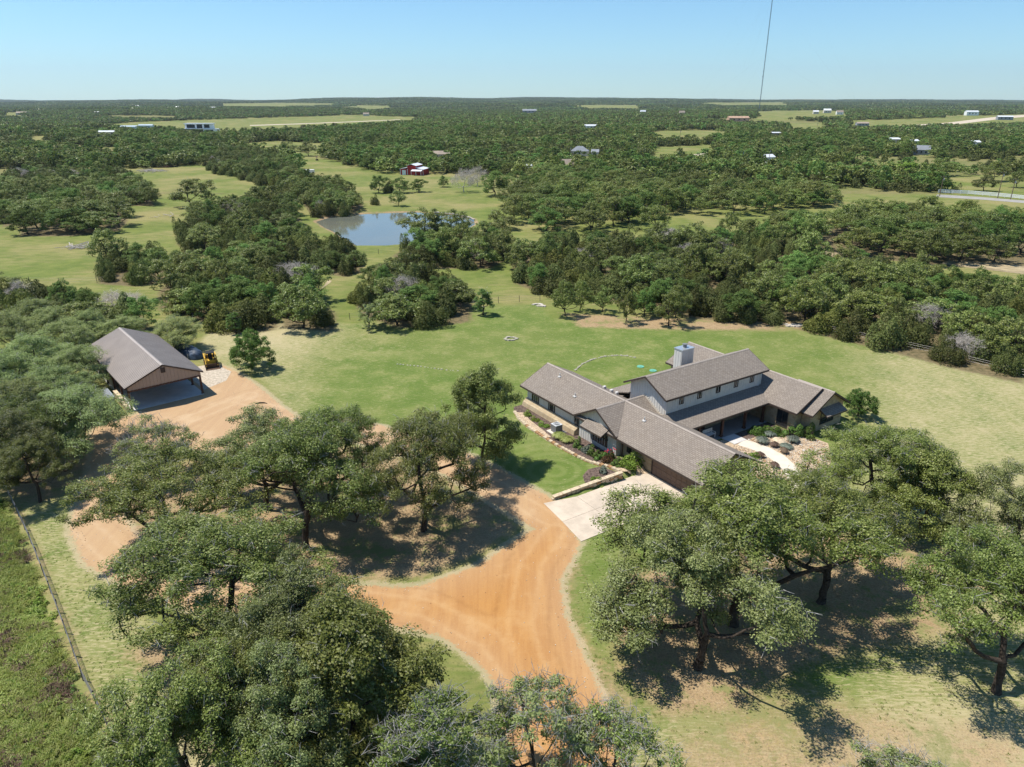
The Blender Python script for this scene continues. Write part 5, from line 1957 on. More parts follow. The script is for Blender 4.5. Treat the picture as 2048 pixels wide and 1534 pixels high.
# --- the big trees round the drive and the house: pixel of the trunk's foot (z 0) or of the crown's middle (z > 0)
NEAR = [
    ('oakopen1', 612, 1095, 0, 7.2, 10.8, 0.4, 'wide live oak with a leaning dark trunk in the middle of the drive island'),
    ('oak4', 848, 1060, 0, 7.0, 10.6, 2.1, 'live oak with shadowed trunk standing nearest the dirt drive junction'),
    ('dense0', 965, 935, 0, 4.4, 11.2, 1.0, 'tall narrow dark oak between the drive and the striped front lawn'),
    ('oak2', 325, 985, 6.0, 7.0, 9.6, 3.0, 'broad live oak inside the left bend of the dirt drive'),
    ('oak3', 520, 905, 6.0, 5.6, 9.4, 1.4, 'live oak behind the middle one, in front of the carport yard'),
    ('young0', 305, 872, 5.0, 3.4, 7.2, 0.8, 'small thin oak just in front of the carport slab'),
    ('oak4', 655, 895, 6.0, 5.4, 9.6, 5.1, 'live oak crowding the drive below the open lawn'),
    ('oak4', 445, 1165, 6.5, 8.0, 10.2, 4.0, 'huge live oak whose shadow falls beside the wire fence strip'),
    ('oak0', 575, 1240, 6.0, 5.8, 9.4, 3.4, 'grey-green oak filling the gap between the huge oak and the dense dark oak'),
    ('oak1', 470, 1395, 5.5, 4.8, 8.2, 1.2, 'low oak in the shade between the huge oak and the bottom edge'),
    ('dense0', 690, 1310, 6.0, 5.2, 9.4, 2.6, 'dense dark oak at the bottom left corner of the dirt junction'),
    ('oak1', 360, 1470, 6.0, 5.6, 9.0, 4.4, 'live oak at the bottom edge beside the end of the wire fence'),
    ('oak3', 545, 1440, 5.5, 4.6, 8.4, 2.2, 'live oak at the bottom edge between the fence oak and the dense oak'),
    ('young1', 880, 1455, 5.0, 3.6, 7.0, 0.3, 'thin grey-twigged oak at the bottom edge left of the drive mouth'),
    ('young0', 1075, 1450, 5.0, 3.4, 8.0, 2.9, 'spindly oak with lichen-grey branches standing in the drive mouth'),
    ('young1', 1225, 1510, 4.0, 3.2, 6.4, 4.1, 'thin leafy oak at the bottom edge right of the drive mouth'),
    ('oakopen0', 1465, 1250, 0, 8.6, 11.6, 0.9, 'great live oak with upright dark trunk in front of the garage gable'),
    ('oak3', 1395, 1335, 0, 7.0, 10.0, 3.6, 'leaning live oak casting its shadow nearest the dirt drive edge'),
    ('oakopen1', 1642, 1205, 0, 7.4, 9.4, 5.2, 'forked live oak with a thick limb reaching right over bare soil'),
    ('oak4', 1732, 1040, 0, 6.8, 8.9, 1.7, 'live oak nearest the right wing and pebble garden'),
    ('dense0', 1862, 955, 6.0, 4.6, 8.4, 0.2, 'dense dark oak at the right end of the house garden'),
    ('oakopen0', 1992, 1385, 0, 6.8, 10.4, 5.6, 'dark live oak at the right edge over a shaded bare patch'),
    ('oak3', 2050, 1030, 6.0, 5.2, 9.0, 0.6, 'live oak cut by the right edge level with the garage'),
    ('young0', 1815, 1590, 4.0, 3.0, 6.4, 2.4, 'treetop just showing at the bottom edge on the right'),
]
for key, px_, py_, zc, Rw, Hh, rz, lab in NEAR:
    p = at(px_, py_, zc)
    front = key.startswith('oak')
    plant(key, p[0], p[1], 'live_oak', lab, 'tree', None, Rw, Hh, (rz - 2.9) * 0.16 if front else rz, flip=-1 if front and int(rz * 10) % 2 else 1)
p = at(655, 1500, 4.0)
plant('olive0', p[0], p[1], 'cedar_tree', 'yellow-green cedar at the bottom edge below the dense dark oak', 'tree', None, 3.6, 5.6)
p = at(770, 1490, 4.0)
plant('olive0', p[0], p[1], 'cedar_tree', 'yellow-green cedar at the bottom edge next to the thin grey oak', 'tree', None, 2.8, 5.0)
p = at(255, 1505, 4.5)
plant('dead0', p[0], p[1], 'dead_tree', 'bare silver-grey dead tree at the foot of the wire fence', 'tree', None, 2.6, 5.0)

LEFT = [
    ('mesq0', 172, 905, 0, 5.8, 7.4, 0.7, 'feathery light green mesquite with a forked trunk in front of the trailer'),
    ('mesq1', 70, 705, 4.5, 5.0, 7.0, 2.4, 'pale green mesquite nearest the back left corner of the carport'),
    ('mesq0', 130, 668, 4.0, 4.2, 6.0, 4.0, 'light green mesquite touching the carport eave on the far left'),
    ('mesq1', 15, 655, 4.0, 4.6, 6.4, 1.0, 'pale mesquite at the left edge above the other mesquites'),
    ('mesq0', 5, 745, 4.5, 4.8, 7.0, 5.5, 'light green mesquite cut by the left edge beside the carport'),
    ('mesq1', 110, 765, 4.5, 4.4, 6.6, 3.1, 'light green mesquite between the forked one and the left edge'),
    ('mesq1', 40, 800, 4.5, 4.6, 6.8, 0.4, 'light green mesquite above the dark left oaks'),
    ('mesq0', 150, 720, 4.5, 4.2, 6.4, 2.2, 'pale mesquite leaning over the left carport eave'),
    ('mesq1', 60, 620, 3.5, 4.2, 5.2, 5.9, 'pale mesquite below the cedars at the left edge'),
    ('mesq0', 95, 640, 3.5, 4.0, 5.4, 3.3, 'pale mesquite in the middle of the left mesquite grove'),
    ('mesq1', 180, 640, 3.2, 3.4, 4.8, 1.3, 'small pale mesquite at the back corner of the carport'),
    ('oak2', 70, 850, 5.0, 4.8, 8.0, 2.0, 'dark oak left of the forked mesquite'),
    ('oak3', -10, 880, 5.0, 5.0, 8.0, 4.1, 'dark oak cut by the left edge above the fence corner'),
    ('oak1', 60, 930, 4.0, 4.0, 6.4, 0.2, 'low dark oak shading the top end of the wire fence'),
    ('mesq1', 352, 702, 0, 4.3, 5.4, 5.0, 'light green mesquite with dark trunk behind the carport and tarpaulin'),
    ('mesq0', 245, 652, 3.5, 3.6, 5.0, 1.9, 'pale mesquite right behind the carport ridge'),
]
for key, px_, py_, zc, Rw, Hh, rz, lab in LEFT:
    p = at(px_, py_, zc)
    plant(key, p[0], p[1], 'mesquite_tree' if key.startswith('mesq') else 'oak_tree', lab, 'tree', None, Rw, Hh, rz)
for key, px_, py_, Rw, Hh, nm, lab in (
        ('orna', 505, 738, 3.2, 5.5, 'shade_tree', 'round bright green shade tree on twin trunks beside the gravel yard'),
        ('sapl', 738, 656, 2.0, 4.0, 'young_tree', 'small pale green tree alone at the head of the lawn'),
        ('slim', 967, 630, 1.7, 4.9, 'young_tree', 'slim dark green young tree near the back fence corner'),
        ('slim', 472, 668, 1.1, 3.8, 'young_tree', 'thin sapling with a small crown behind the shade tree'),
        ('orna', 1716, 832, 2.0, 3.4, 'young_tree', 'small round tree standing on the lawn at the right wing')):
    p = at(px_, py_)
    plant(key, p[0], p[1], nm, lab, 'tree', None, Rw, Hh)

# --- single trees of the middle distance: pixel of the foot
MIDS = [
    ('moak0', 382, 414, 7.2, 9.5, 'oak_tree', 'big round oak alone at the edge of the left meadow'),
    ('moak1', 850, 486, 7.0, 9.4, 'oak_tree', 'big dark oak in front of the right half of the pond'),
    ('moak3', 905, 478, 5.2, 8.0, 'oak_tree', 'dark oak right of the biggest pond oak'),
    ('moak2', 797, 412, 3.4, 5.4, 'oak_tree', 'small oak on the far shore of the pond'),
    ('mcedar1', 751, 410, 1.9, 4.2, 'cedar_tree', 'small dark cedar standing left of the far shore oak'),
    ('mcedar2', 712, 408, 2.6, 4.4, 'cedar_tree', 'low cedar at the top left corner of the pond'),
    ('dead1', 928, 384, 6.0, 10.0, 'dead_tree', 'bare grey dead tree between the red barn and the dark oaks'),
    ('dead1', 955, 372, 5.0, 9.0, 'dead_tree', 'second bare grey tree behind the first one near the barn'),
    ('mbroad0', 990, 392, 6.2, 10.0, 'oak_tree', 'dense dark green tree right of the bare grey trees'),
    ('mbroad1', 886, 374, 2.8, 5.0, 'oak_tree', 'small round tree between the barn and the bare grey trees'),
    ('mbroad0', 1257, 447, 5.4, 8.6, 'oak_tree', 'bright green round tree at the left of the oak clearing'),
    ('moak4', 1311, 462, 5.4, 7.6, 'oak_tree', 'umbrella-shaped oak alone in the middle of the oak clearing'),
    ('moak0', 1345, 424, 5.2, 7.8, 'oak_tree', 'oak behind the umbrella-shaped one'),
    ('moak1', 1403, 414, 4.2, 6.4, 'oak_tree', 'small oak at the back of the oak clearing'),
    ('mbroad1', 1454, 405, 5.6, 8.4, 'oak_tree', 'green oak with round shadow at the right of the oak clearing'),
    ('moak2', 1386, 406, 4.8, 8.4, 'oak_tree', 'tall oak with bare lower trunk behind the clearing'),
    ('moak3', 1572, 413, 5.0, 7.4, 'oak_tree', 'round oak at the near edge of the right clearing'),
    ('moak0', 1626, 411, 6.0, 8.4, 'oak_tree', 'grey-green oak right of the round oak in the right clearing'),
    ('mlime0', 1808, 362, 7.0, 8.6, 'lime_tree', 'bright lime green tree left of the white fence'),
    ('moak1', 1967, 382, 4.4, 6.6, 'oak_tree', 'oak alone on the grass behind the white fence'),
    ('moak4', 2032, 375, 4.2, 7.4, 'oak_tree', 'thin oak behind the white fence at the right edge'),
    ('moak2', 1985, 362, 6.4, 8.8, 'oak_tree', 'wide oak behind the white fence and the alone oak'),
    ('moak3', 1870, 352, 6.6, 8.2, 'oak_tree', 'spreading oak at the left end of the grass behind the white fence'),
    ('moak1', 578, 312, 7.0, 9.6, 'oak_tree', 'dark oak left of the pair in the far meadow'),
    ('moak2', 617, 312, 6.6, 9.4, 'oak_tree', 'round oak right of the pair in the far meadow'),
    ('mbroad0', 748, 338, 6.4, 9.0, 'oak_tree', 'shade oak in the meadow left of the red barn'),
    ('mbroad1', 735, 336, 4.2, 7.4, 'oak_tree', 'smaller oak touching the shade oak left of the barn'),
    ('mbroad0', 758, 386, 4.0, 7.2, 'broad_tree', 'dark pointed tree at the left end of the row below the barn'),
    ('mbroad1', 800, 386, 4.2, 6.4, 'broad_tree', 'tree in the middle of the row below the barn'),
    ('mbroad0', 838, 384, 3.8, 5.4, 'broad_tree', 'low tree at the right end of the row below the barn'),
    ('mcedar0', 778, 386, 3.0, 5.0, 'cedar_tree', 'grey cedar inside the row below the barn'),
    ('dead0', 590, 575, 4.0, 5.2, 'dead_tree', 'big bare grey shrub in the thicket behind the carport lawn'),
    ('dead0', 806, 608, 3.2, 5.4, 'dead_tree', 'pale bare tree in the thicket at the head of the lawn'),
    ('dead0', 240, 622, 4.4, 3.8, 'dead_tree', 'wide grey leafless brush behind the carport ridge'),
    ('dead0', 1335, 486, 3.4, 4.0, 'dead_tree', 'low grey brush at the near edge of the oak clearing'),
    ('dead0', 1850, 660, 3.2, 4.4, 'dead_tree', 'grey bare tree at the right part of the cedar wood edge'),
    ('mbroad0', 1480, 642, 3.4, 5.6, 'broad_tree', 'bright green bushy tree at the head of the lawn'),
    ('mbroad1', 1955, 590, 3.4, 5.4, 'broad_tree', 'bright green tree standing out of the right cedar wood'),
    ('mbroad1', 1130, 425, 6.2, 8.6, 'broad_tree', 'bright green tree right of the pond bank'),
    ('mbroad0', 1095, 445, 5.0, 7.6, 'broad_tree', 'green tree on the bank between pond and cedar wood'),
]
for key, px_, py_, Rw, Hh, nm, lab in MIDS:
    p = on_ground(px_, py_)
    plant(key, p[0], p[1], nm, lab, 'tree', None, Rw, Hh)

# --- the woods: individuals for what shows largest, the rest as one mass
HOUSEPX = []


def scatter(poly, sp, rg, inset=0.9):
    lo, hi = poly.min(0), poly.max(0)
    n = int((hi - lo).prod() / (sp * sp) * 2.2) + 4
    c = rg.uniform(lo, hi, (n, 2))
    c = c[sdf(poly, c[:, 0], c[:, 1]) > inset]
    keep = []
    cell = {}
    for p in c:
        k = (int(p[0] // sp), int(p[1] // sp))
        ok = True
        for i in (-1, 0, 1):
            for j in (-1, 0, 1):
                for q in cell.get((k[0] + i, k[1] + j), ()):
                    if (p[0] - q[0]) ** 2 + (p[1] - q[1]) ** 2 < sp * sp * 0.72:
                        ok = False
        if ok:
            cell.setdefault(k, []).append(p)
            keep.append(p)
    return np.array(keep)


rgw = np.random.default_rng(99)
POOL = []          # (apparent size, family, key, x, y, R, H, place)
for place, poly in WOODS.items():
    for x, y in scatter(poly, 3.7, rgw):
        u = rgw.random()
        dist = math.hypot(x, y)
        pale = place == 'cedars on the far left hillside' and 0.0 < rgw.random() < 0.16
        if pale:
            POOL.append((4 / dist, 'mesquite', 'mmesq0', x, y, rgw.uniform(3.0, 4.2), rgw.uniform(3.8, 5.0), place))
        elif u < 0.68:
            Rw, Hh = rgw.uniform(2.2, 3.7), rgw.uniform(3.0, 5.6)
            POOL.append((Hh / dist, 'cedar', 'mcedar%d' % rgw.integers(6), x, y, Rw, Hh, place))
        elif u < 0.87:
            Rw, Hh = rgw.uniform(2.8, 5.0), rgw.uniform(4.6, 7.8)
            POOL.append((Hh / dist, 'oak', 'moak%d' % rgw.integers(5), x, y, Rw, Hh, place))
        elif u < 0.98:
            POOL.append((5 / dist, 'oak', 'mbroad%d' % rgw.integers(2), x, y, rgw.uniform(2.2, 4.2), rgw.uniform(4.2, 7.0), place))
        else:
            POOL.append((4 / dist, 'dead', 'dead0', x, y, rgw.uniform(2.0, 3.4), rgw.uniform(3.6, 5.2), place))
for place, poly in OAKWOODS.items():
    lawnrow = place == 'trees heading the lawn'
    for x, y in scatter(poly, 4.2 if lawnrow else 7.0 if 'row' in place else 6.6 if 'grove' in place else 7.6, rgw, 0.3 if lawnrow else 1.0):
        dist = math.hypot(x, y)
        if lawnrow:
            Rw, Hh = rgw.uniform(2.0, 3.2), rgw.uniform(4.6, 6.6)
        else:
            Rw, Hh = rgw.uniform(4.2, 6.2), rgw.uniform(6.0, 8.6)
        key = 'moak%d' % rgw.integers(5) if rgw.random() < .8 else 'mbroad%d' % rgw.integers(2)
        POOL.append((Hh / dist, 'oak', key, x, y, Rw, Hh, place))
REST = []
U_RANGE = {}
for t in POOL:
    U_RANGE.setdefault(t[7], []).append((pix(t[3], t[4], 0.0)[0], t[4]))
U_RANGE = {k: (np.percentile([q[0] for q in v], [0, 25, 50, 75]), np.percentile([q[1] for q in v], [33, 67])) for k, v in U_RANGE.items()}


def which(t):
    uq, yq = U_RANGE[t[7]]
    u = pix(t[3], t[4], 0.0)[0]
    side = 'far left' if u < uq[1] else 'left of centre' if u < uq[2] else 'right of centre' if u < uq[3] else 'far right'
    row = 'front' if t[4] < yq[0] else 'middle' if t[4] < yq[1] else 'back'
    size = 'small' if t[5] < {'cedar': 2.7, 'oak': 3.7, 'dead': 2.6, 'mesquite': 3.4}[t[1]] else 'broad' if t[5] > {'cedar': 3.2, 'oak': 4.8, 'dead': 3.0, 'mesquite': 3.9}[t[1]] else 'middling'
    return size, row, side


ORD = {}
_rank = {}
for t in sorted(POOL, key=lambda t: pix(t[3], t[4], 0.0)[0]):
    k_ = (t[1], t[7], which(t)[1])
    _rank[k_] = _rank.get(k_, 0) + 1
    ORD[(t[3], t[4])] = _rank[k_]


def nth(i):
    return '%d%s' % (i, 'th' if 10 < i % 100 < 14 else {1: 'st', 2: 'nd', 3: 'rd'}.get(i % 10, 'th'))


WORDS = {'cedar': ('cedar_tree', 'dark cedar'), 'oak': ('oak_tree', 'green oak'),
         'dead': ('dead_tree', 'bare tree'), 'mesquite': ('mesquite_tree', 'pale mesquite')}
for fam, lim in (('cedar', 290), ('oak', 225), ('dead', 40), ('mesquite', 60)):
    q = sorted([t for t in POOL if t[1] == fam], key=lambda t: -t[0])
    for i, (_, _, key, x, y, Rw, Hh, place) in enumerate(q):
        if i < lim:
            nm, lb = WORDS[fam]
            size, row, side = which(q[i])
            lb = '%s%s, %s from left in %s row of ' % ('' if size == 'middling' else size + ' ', lb, nth(ORD[(x, y)]), row)
            plant(key, x, y, nm, lb + place, 'tree', {'cedar': 'cedars', 'oak': 'oaks', 'dead': 'dead trees', 'mesquite': 'mesquites'}[fam] + ' of the ' + place, Rw, Hh, rg=rgw)
        else:
            REST.append((key, x, y, Rw, Hh))


# --- masses: one object each, instanced on points
def source(name, me):
    o = bpy.data.objects.new(name, me)
    return o


def mass(name, label, cat, pts, sources):
    """pts: rows x, y, z, rotation, sx, sz, index"""
    pts = np.asarray(pts, float)
    me = bpy.data.meshes.new(name)
    me.vertices.add(len(pts))
    me.vertices.foreach_set('co', np.ascontiguousarray(pts[:, :3], dtype=np.float32).ravel())
    a = me.attributes.new('rot', 'FLOAT', 'POINT')
    a.data.foreach_set('value', np.ascontiguousarray(pts[:, 3], dtype=np.float32))
    a = me.attributes.new('scl', 'FLOAT_VECTOR', 'POINT')
    a.data.foreach_set('vector', np.ascontiguousarray(np.stack([pts[:, 4] * (1 + .2 * np.sin(pts[:, 0] * 7)), pts[:, 4] * (1 - .2 * np.sin(pts[:, 0] * 7)), pts[:, 5]], 1), dtype=np.float32).ravel())
    a = me.attributes.new('idx', 'INT', 'POINT')
    a.data.foreach_set('value', np.ascontiguousarray(pts[:, 6], dtype=np.int32))
    o = link(name, me)
    tag(o, label, cat, None, 'stuff')
    ng = bpy.data.node_groups.new(name, 'GeometryNodeTree')
    ng.interface.new_socket('Geometry', in_out='INPUT', socket_type='NodeSocketGeometry')
    ng.interface.new_socket('Geometry', in_out='OUTPUT', socket_type='NodeSocketGeometry')
    N, L = ng.nodes, ng.links
    gi, go_ = N.new('NodeGroupInput'), N.new('NodeGroupOutput')
    gi_ = N.new('GeometryNodeGeometryToInstance')
    for s in sources[::-1]:          # joined geometry lists its inputs last to first
        oi = N.new('GeometryNodeObjectInfo')
        oi.inputs['Object'].default_value = s
        oi.inputs['As Instance'].default_value = False
        g2 = N.new('GeometryNodeGeometryToInstance')
        L.new(oi.outputs['Geometry'], g2.inputs[0])
        s['_n'] = 1
        if 'jn' not in locals():
            jn = N.new('GeometryNodeJoinGeometry')
        L.new(g2.outputs[0], jn.inputs[0])
    iop = N.new('GeometryNodeInstanceOnPoints')
    iop.inputs['Pick Instance'].default_value = True
    def named(nm, dt):
        q = N.new('GeometryNodeInputNamedAttribute')
        q.data_type = dt
        q.inputs['Name'].default_value = nm
        return q.outputs['Attribute']
    cx = N.new('ShaderNodeCombineXYZ')
    L.new(named('rot', 'FLOAT'), cx.inputs['Z'])
    e2r = N.new('FunctionNodeEulerToRotation')
    L.new(cx.outputs[0], e2r.inputs[0])
    L.new(gi.outputs[0], iop.inputs['Points'])
    L.new(jn.outputs[0], iop.inputs['Instance'])
    L.new(named('idx', 'INT'), iop.inputs['Instance Index'])
    L.new(e2r.outputs[0], iop.inputs['Rotation'])
    L.new(named('scl', 'FLOAT_VECTOR'), iop.inputs['Scale'])
    L.new(iop.outputs[0], go_.inputs[0])
    md = o.modifiers.new('scatter', 'NODES')
    md.node_group = ng
    return o


# low-detail sources
rgl = np.random.default_rng(5)


def far_tree(kind):
    if kind == 'cedar':
        return bush_mesh('far_cedar', rgl, 3.2, 4.6, 700, 0.75, 'cedar_leaf', 6)
    if kind == 'oak':
        pos, par, r, C = skeleton(rgl, 4.6, 7.0, 1.6, 4, 36, 2.4, .22, .2)
        return crown_mesh('far_oak', rgl, C, 18, 1.05, 0.8, 'oak_leaf')
    pos, par, r, C = skeleton(rgl, 4.4, 7.6, 1.6, 4, 36, 3.0, .15, .1)
    return crown_mesh('far_broad', rgl, C, 18, 1.05, 0.8, 'broad_leaf' if kind == 'broad' else 'yaupon_leaf')


SRC = [source('far_source', far_tree(k)) for k in ('cedar', 'cedar', 'cedar', 'oak', 'oak', 'broad', 'lime', 'broad')]


def patch(n, ext, cardsz, per):
    """a stand of trees as one light mesh"""
    C, mats = [], []
    Vs, Fs, Ms, off = [], [], [], 0
    for i in range(n):
        x, y = rgl.uniform(-ext / 2, ext / 2, 2)
        Rr, Hh = rgl.uniform(2.6, 4.8), rgl.uniform(3.4, 6.2)
        mi = int(rgl.choice([0, 1, 2], p=[.40, .35, .25]))
        d = unit(rgl.normal(size=(per, 3)))
        d[:, 2] = np.abs(d[:, 2])
        p = np.array([x, y, Hh * 0.38]) + d * np.array([Rr, Rr, Hh * .62]) * (0.8 + 0.25 * rgl.random((per, 1)))
        Nn = unit(d + 0.5 * rgl.normal(size=(per, 3)))
        Vv, F = cards(rgl, p, Nn, cardsz, 0.8)
        Vs.append(Vv)
        Fs.append(F + off)
        Ms.append(np.full(len(F), mi))
        off += len(Vv)
    return mesh_np('stand', np.concatenate(Vs), np.concatenate(Fs), [MAT['cedar_leaf'], MAT['oak_leaf'], MAT['broad_leaf']], np.concatenate(Ms))


PATCH = [source('stand_source', patch(16, 24, 1.9, 60)) for _ in range(5)]
BIGP = [source('stand_source', patch(170, 110, 4.6, 16)) for _ in range(4)]


def wedge(r0, r1, sp, rg, keep=1.0):
    """jittered points of the view's wedge, out to its margins"""
    out = []
    yy = np.arange(r0 * 0.72, r1, sp)
    for y in yy:
        xs = np.arange(-0.86 * y - 60, 0.86 * y + 60, sp)
        out.append(np.stack([xs + rg.uniform(-.45, .45, len(xs)) * sp, y + rg.uniform(-.45, .45, len(xs)) * sp], 1))
    P_ = np.concatenate(out)
    r = np.hypot(P_[:, 0], P_[:, 1])
    P_ = P_[(r >= r0) & (r < r1)]
    return P_


CLEAR = [  # footprints of far buildings stay free (centre pixel, half width px, half height px)
]


def clear_of_woods(P_):
    ok = np.ones(len(P_), bool)
    for poly in list(WOODS.values()) + list(OAKWOODS.values()):
        lo, hi = poly.min(0) - 4, poly.max(0) + 4
        m_ = (P_[:, 0] > lo[0]) & (P_[:, 0] < hi[0]) & (P_[:, 1] > lo[1]) & (P_[:, 1] < hi[1])
        if m_.any():
            ok[np.where(m_)[0][inside(poly, P_[m_, 0], P_[m_, 1])]] = False
    return ok
# ------------------------------------------------------------------ far buildings
BLD = [  # cx, base y, width px, wall height m, roof rise m, turn deg, roof, wall, label
    (214, 272, 38, 4.0, 1.2, 6, 'tin_white', 'cream_wall', 'long white roofed metal shed left of the blue hangar'),
    (257, 262, 34, 5.0, 1.2, 4, 'blue_metal', 'blue_metal', 'left half of the long pale blue hangar before the far field'),
    (291, 260, 30, 5.5, 1.2, 4, 'blue_metal', 'blue_metal', 'right half of the long pale blue hangar before the far field'),
    (882, 318, 36, 3.0, 2.0, 8, 'tan_roof', 'cream_wall', 'tan roofed house in the woods behind the red barn'),
    (1160, 312, 40, 3.2, 3.2, -10, 'grey_roof', 'cream_wall', 'large grey hip-roofed house among trees right of centre'),
    (1191, 313, 17, 2.8, 1.8, -10, 'grey_roof', 'cream_wall', 'small grey roofed outbuilding beside the large grey house'),
    (1135, 340, 26, 3.0, 2.6, 20, 'tan_roof', 'cream_wall', 'small tan gabled house in front of the large grey house'),
    (1056, 342, 22, 2.8, 0.8, -14, 'tin_white', 'cream_wall', 'narrow white roofed shed left of the small tan house'),
    (1182, 259, 28, 4.5, 1.5, 5, 'tin_white', 'white_paint', 'white house at the far pond'),
    (1059, 226, 30, 7.0, 4.0, 0, 'grey_roof', 'grey_roof', 'dark slate house far off in the centre woods'),
    (1537, 328, 26, 4.0, 1.5, 25, 'tin_white', 'white_paint', 'white metal roof beside a pole right of centre'),
    (1478, 243, 44, 6.0, 3.0, 3, 'orange_frame', 'orange_frame', 'orange timber house frames under construction far off'),
    (1551, 273, 24, 3.6, 0.8, 0, 'tin_white', 'ac_grey', 'white roofed open barn right of the brown field'),
    (1788, 288, 26, 4.0, 1.2, 0, 'tin_white', 'cream_wall', 'left of two white roofed sheds in the right woods'),
    (1826, 292, 24, 4.0, 1.2, 6, 'tin_white', 'cream_wall', 'right of two white roofed sheds in the right woods'),
    (1845, 310, 34, 3.4, 3.0, -20, 'grey_roof', 'grey_roof', 'blue-grey roofed house below the two white sheds'),
    (1948, 293, 28, 3.4, 1.2, 0, 'tin_white', 'white_paint', 'white trailer house in the right woods'),
    (1945, 231, 26, 8.0, 2.5, 0, 'tin_white', 'white_paint', 'tall white building far off above the road'),
    (1655, 226, 16, 6.0, 4.0, 0, 'white_paint', 'cream_wall', 'central pale farmhouse on the far right field'),
    (1632, 228, 12, 5.0, 3.0, 0, 'white_paint', 'cream_wall', 'left pale farm building on the far right field'),
    (1680, 229, 15, 5.0, 4.0, 0, 'tan_roof', 'white_paint', 'right tan roofed farmhouse on the far right field'),
    (1726, 252, 26, 4.0, 2.0, 0, 'tan_roof', 'grey_roof', 'brown roofed house at the foot of the far right hill'),
    (2012, 240, 30, 6.0, 2.0, -12, 'tin_white', 'grey_roof', 'row of parked white trailers by the far right road'),
    (68, 222, 12, 5.0, 2.0, 0, 'tin_white', 'white_paint', 'tiny white house near the far left skyline'),
    (120, 218, 13, 6.0, 2.0, 0, 'tin_white', 'white_paint', 'small white building right of the tiny far left house'),
    (193, 228, 10, 4.0, 2.0, 0, 'tin_white', 'white_paint', 'small white shed in the far left woods'),
    (42, 230, 22, 5.0, 3.0, 0, 'tan_roof', 'cream_wall', 'tan roofed house group at the far left yellow field'),
    (274, 215, 9, 6.0, 3.0, 0, 'tin_white', 'white_paint', 'tiny white barn by the far left clearing'),
    (356, 218, 9, 6.0, 3.0, 0, 'tin_white', 'white_paint', 'tiny white barn below the skyline left of centre'),
    (425, 219, 12, 6.0, 2.0, 0, 'tin_white', 'white_paint', 'small white house left of the far field strip'),
    (732, 232, 13, 5.0, 3.0, 0, 'tan_roof', 'cream_wall', 'sandy building at the far end of the pale airstrip'),
    (758, 204, 9, 10.0, 5.0, 0, 'tin_white', 'white_paint', 'white house on the skyline left of centre'),
    (1286, 229, 12, 6.0, 4.0, 0, 'tin_white', 'white_paint', 'white house in the far centre woods'),
    (1364, 231, 12, 6.0, 4.0, 0, 'tan_roof', 'cream_wall', 'pale house right of the white one in the far centre woods'),
]
for i, (cx_, by_, wp_, wh_, rr_, td_, rm_, wm_, lab) in enumerate(BLD):
    p = on_ground(cx_, by_)
    dep = p[1] * _C + (CAM_H - p[2]) * _S
    W_ = wp_ * dep / FPX * 0.94
    D_ = max(6.0, W_ * 0.42)
    D_ = min(D_, 22.0)
    o = empty('far_house' if 'shed' not in lab and 'barn' not in lab else 'far_shed', (p[0], p[1] + D_ / 2, p[2]), R(td_))
    tag(o, lab, 'building')
    m = MB()
    x0, x1, y0, y1 = -W_ / 2, W_ / 2, -D_ / 2, D_ / 2
    m.box(x0 + .3, x1 - .3, y0 + .3, y1 - .3, -1.0, wh_)
    for xx in (x0 + .3, x1 - .3):
        m.face([(xx, y0 + .3, wh_), (xx, y1 - .3, wh_), (xx, 0, wh_ + rr_ * .95)])
    wl_ = m.build('wall', MAT[wm_], o)
    m = MB()
    hip = 0.35 * W_ if 'hip' in lab else 0.0
    m.slab([(x0, y0, wh_), (x1, y0, wh_), (x1 - hip, 0, wh_ + rr_), (x0 + hip, 0, wh_ + rr_)], 0.2)
    m.slab([(x0 + hip, 0, wh_ + rr_), (x1 - hip, 0, wh_ + rr_), (x1, y1, wh_), (x0, y1, wh_)], 0.2)
    if hip:
        m.face([(x0, y1, wh_), (x0, y0, wh_), (x0 + hip, 0, wh_ + rr_)])
        m.face([(x1, y0, wh_), (x1, y1, wh_), (x1 - hip, 0, wh_ + rr_)])
    m.build('roof', MAT[rm_], o)
    nwin = 3 if wp_ > 20 else 2
    for k in range(nwin):
        xw = x0 + W_ * (k + 1) / (nwin + 1)
        MB().box(xw - W_ * .04, xw + W_ * .04, y0 + .22, y0 + .32, wh_ * .35, wh_ * .75).build('window', MAT['glass'], o)

# modern white house with big dark windows on the far field
p = on_ground(400, 266)
mod = empty('modern_house', (p[0], p[1] + 8, p[2]), R(4))
tag(mod, 'modern white flat-roofed house with big dark windows at the far field', 'building')
MB().box(-19, 17, -7, 7, -1, 4.2).box(-17, 12, -5, 6, 4.2, 9.5).build('wall', MAT['white_paint'], mod)
MB().box(-18.2, 13, -6, 7, 9.5, 10.1).box(-20, 4, -9, -5, 4.2, 4.7).build('roof', MAT['tin_white'], mod)
for x0, x1, z0, z1, y in ((-15, -6, 5.2, 8.8, -5.06), (-4, 2, 4.8, 9.0, -5.06), (4, 10, 5.2, 8.8, -5.06), (-16, -8, 0.6, 3.4, -7.06), (-5, 3, 0.6, 3.6, -7.06), (6, 14, 0.6, 3.4, -7.06)):
    MB().box(x0, x1, y, y + 0.1, z0, z1).build('window', MAT['glass'], mod)

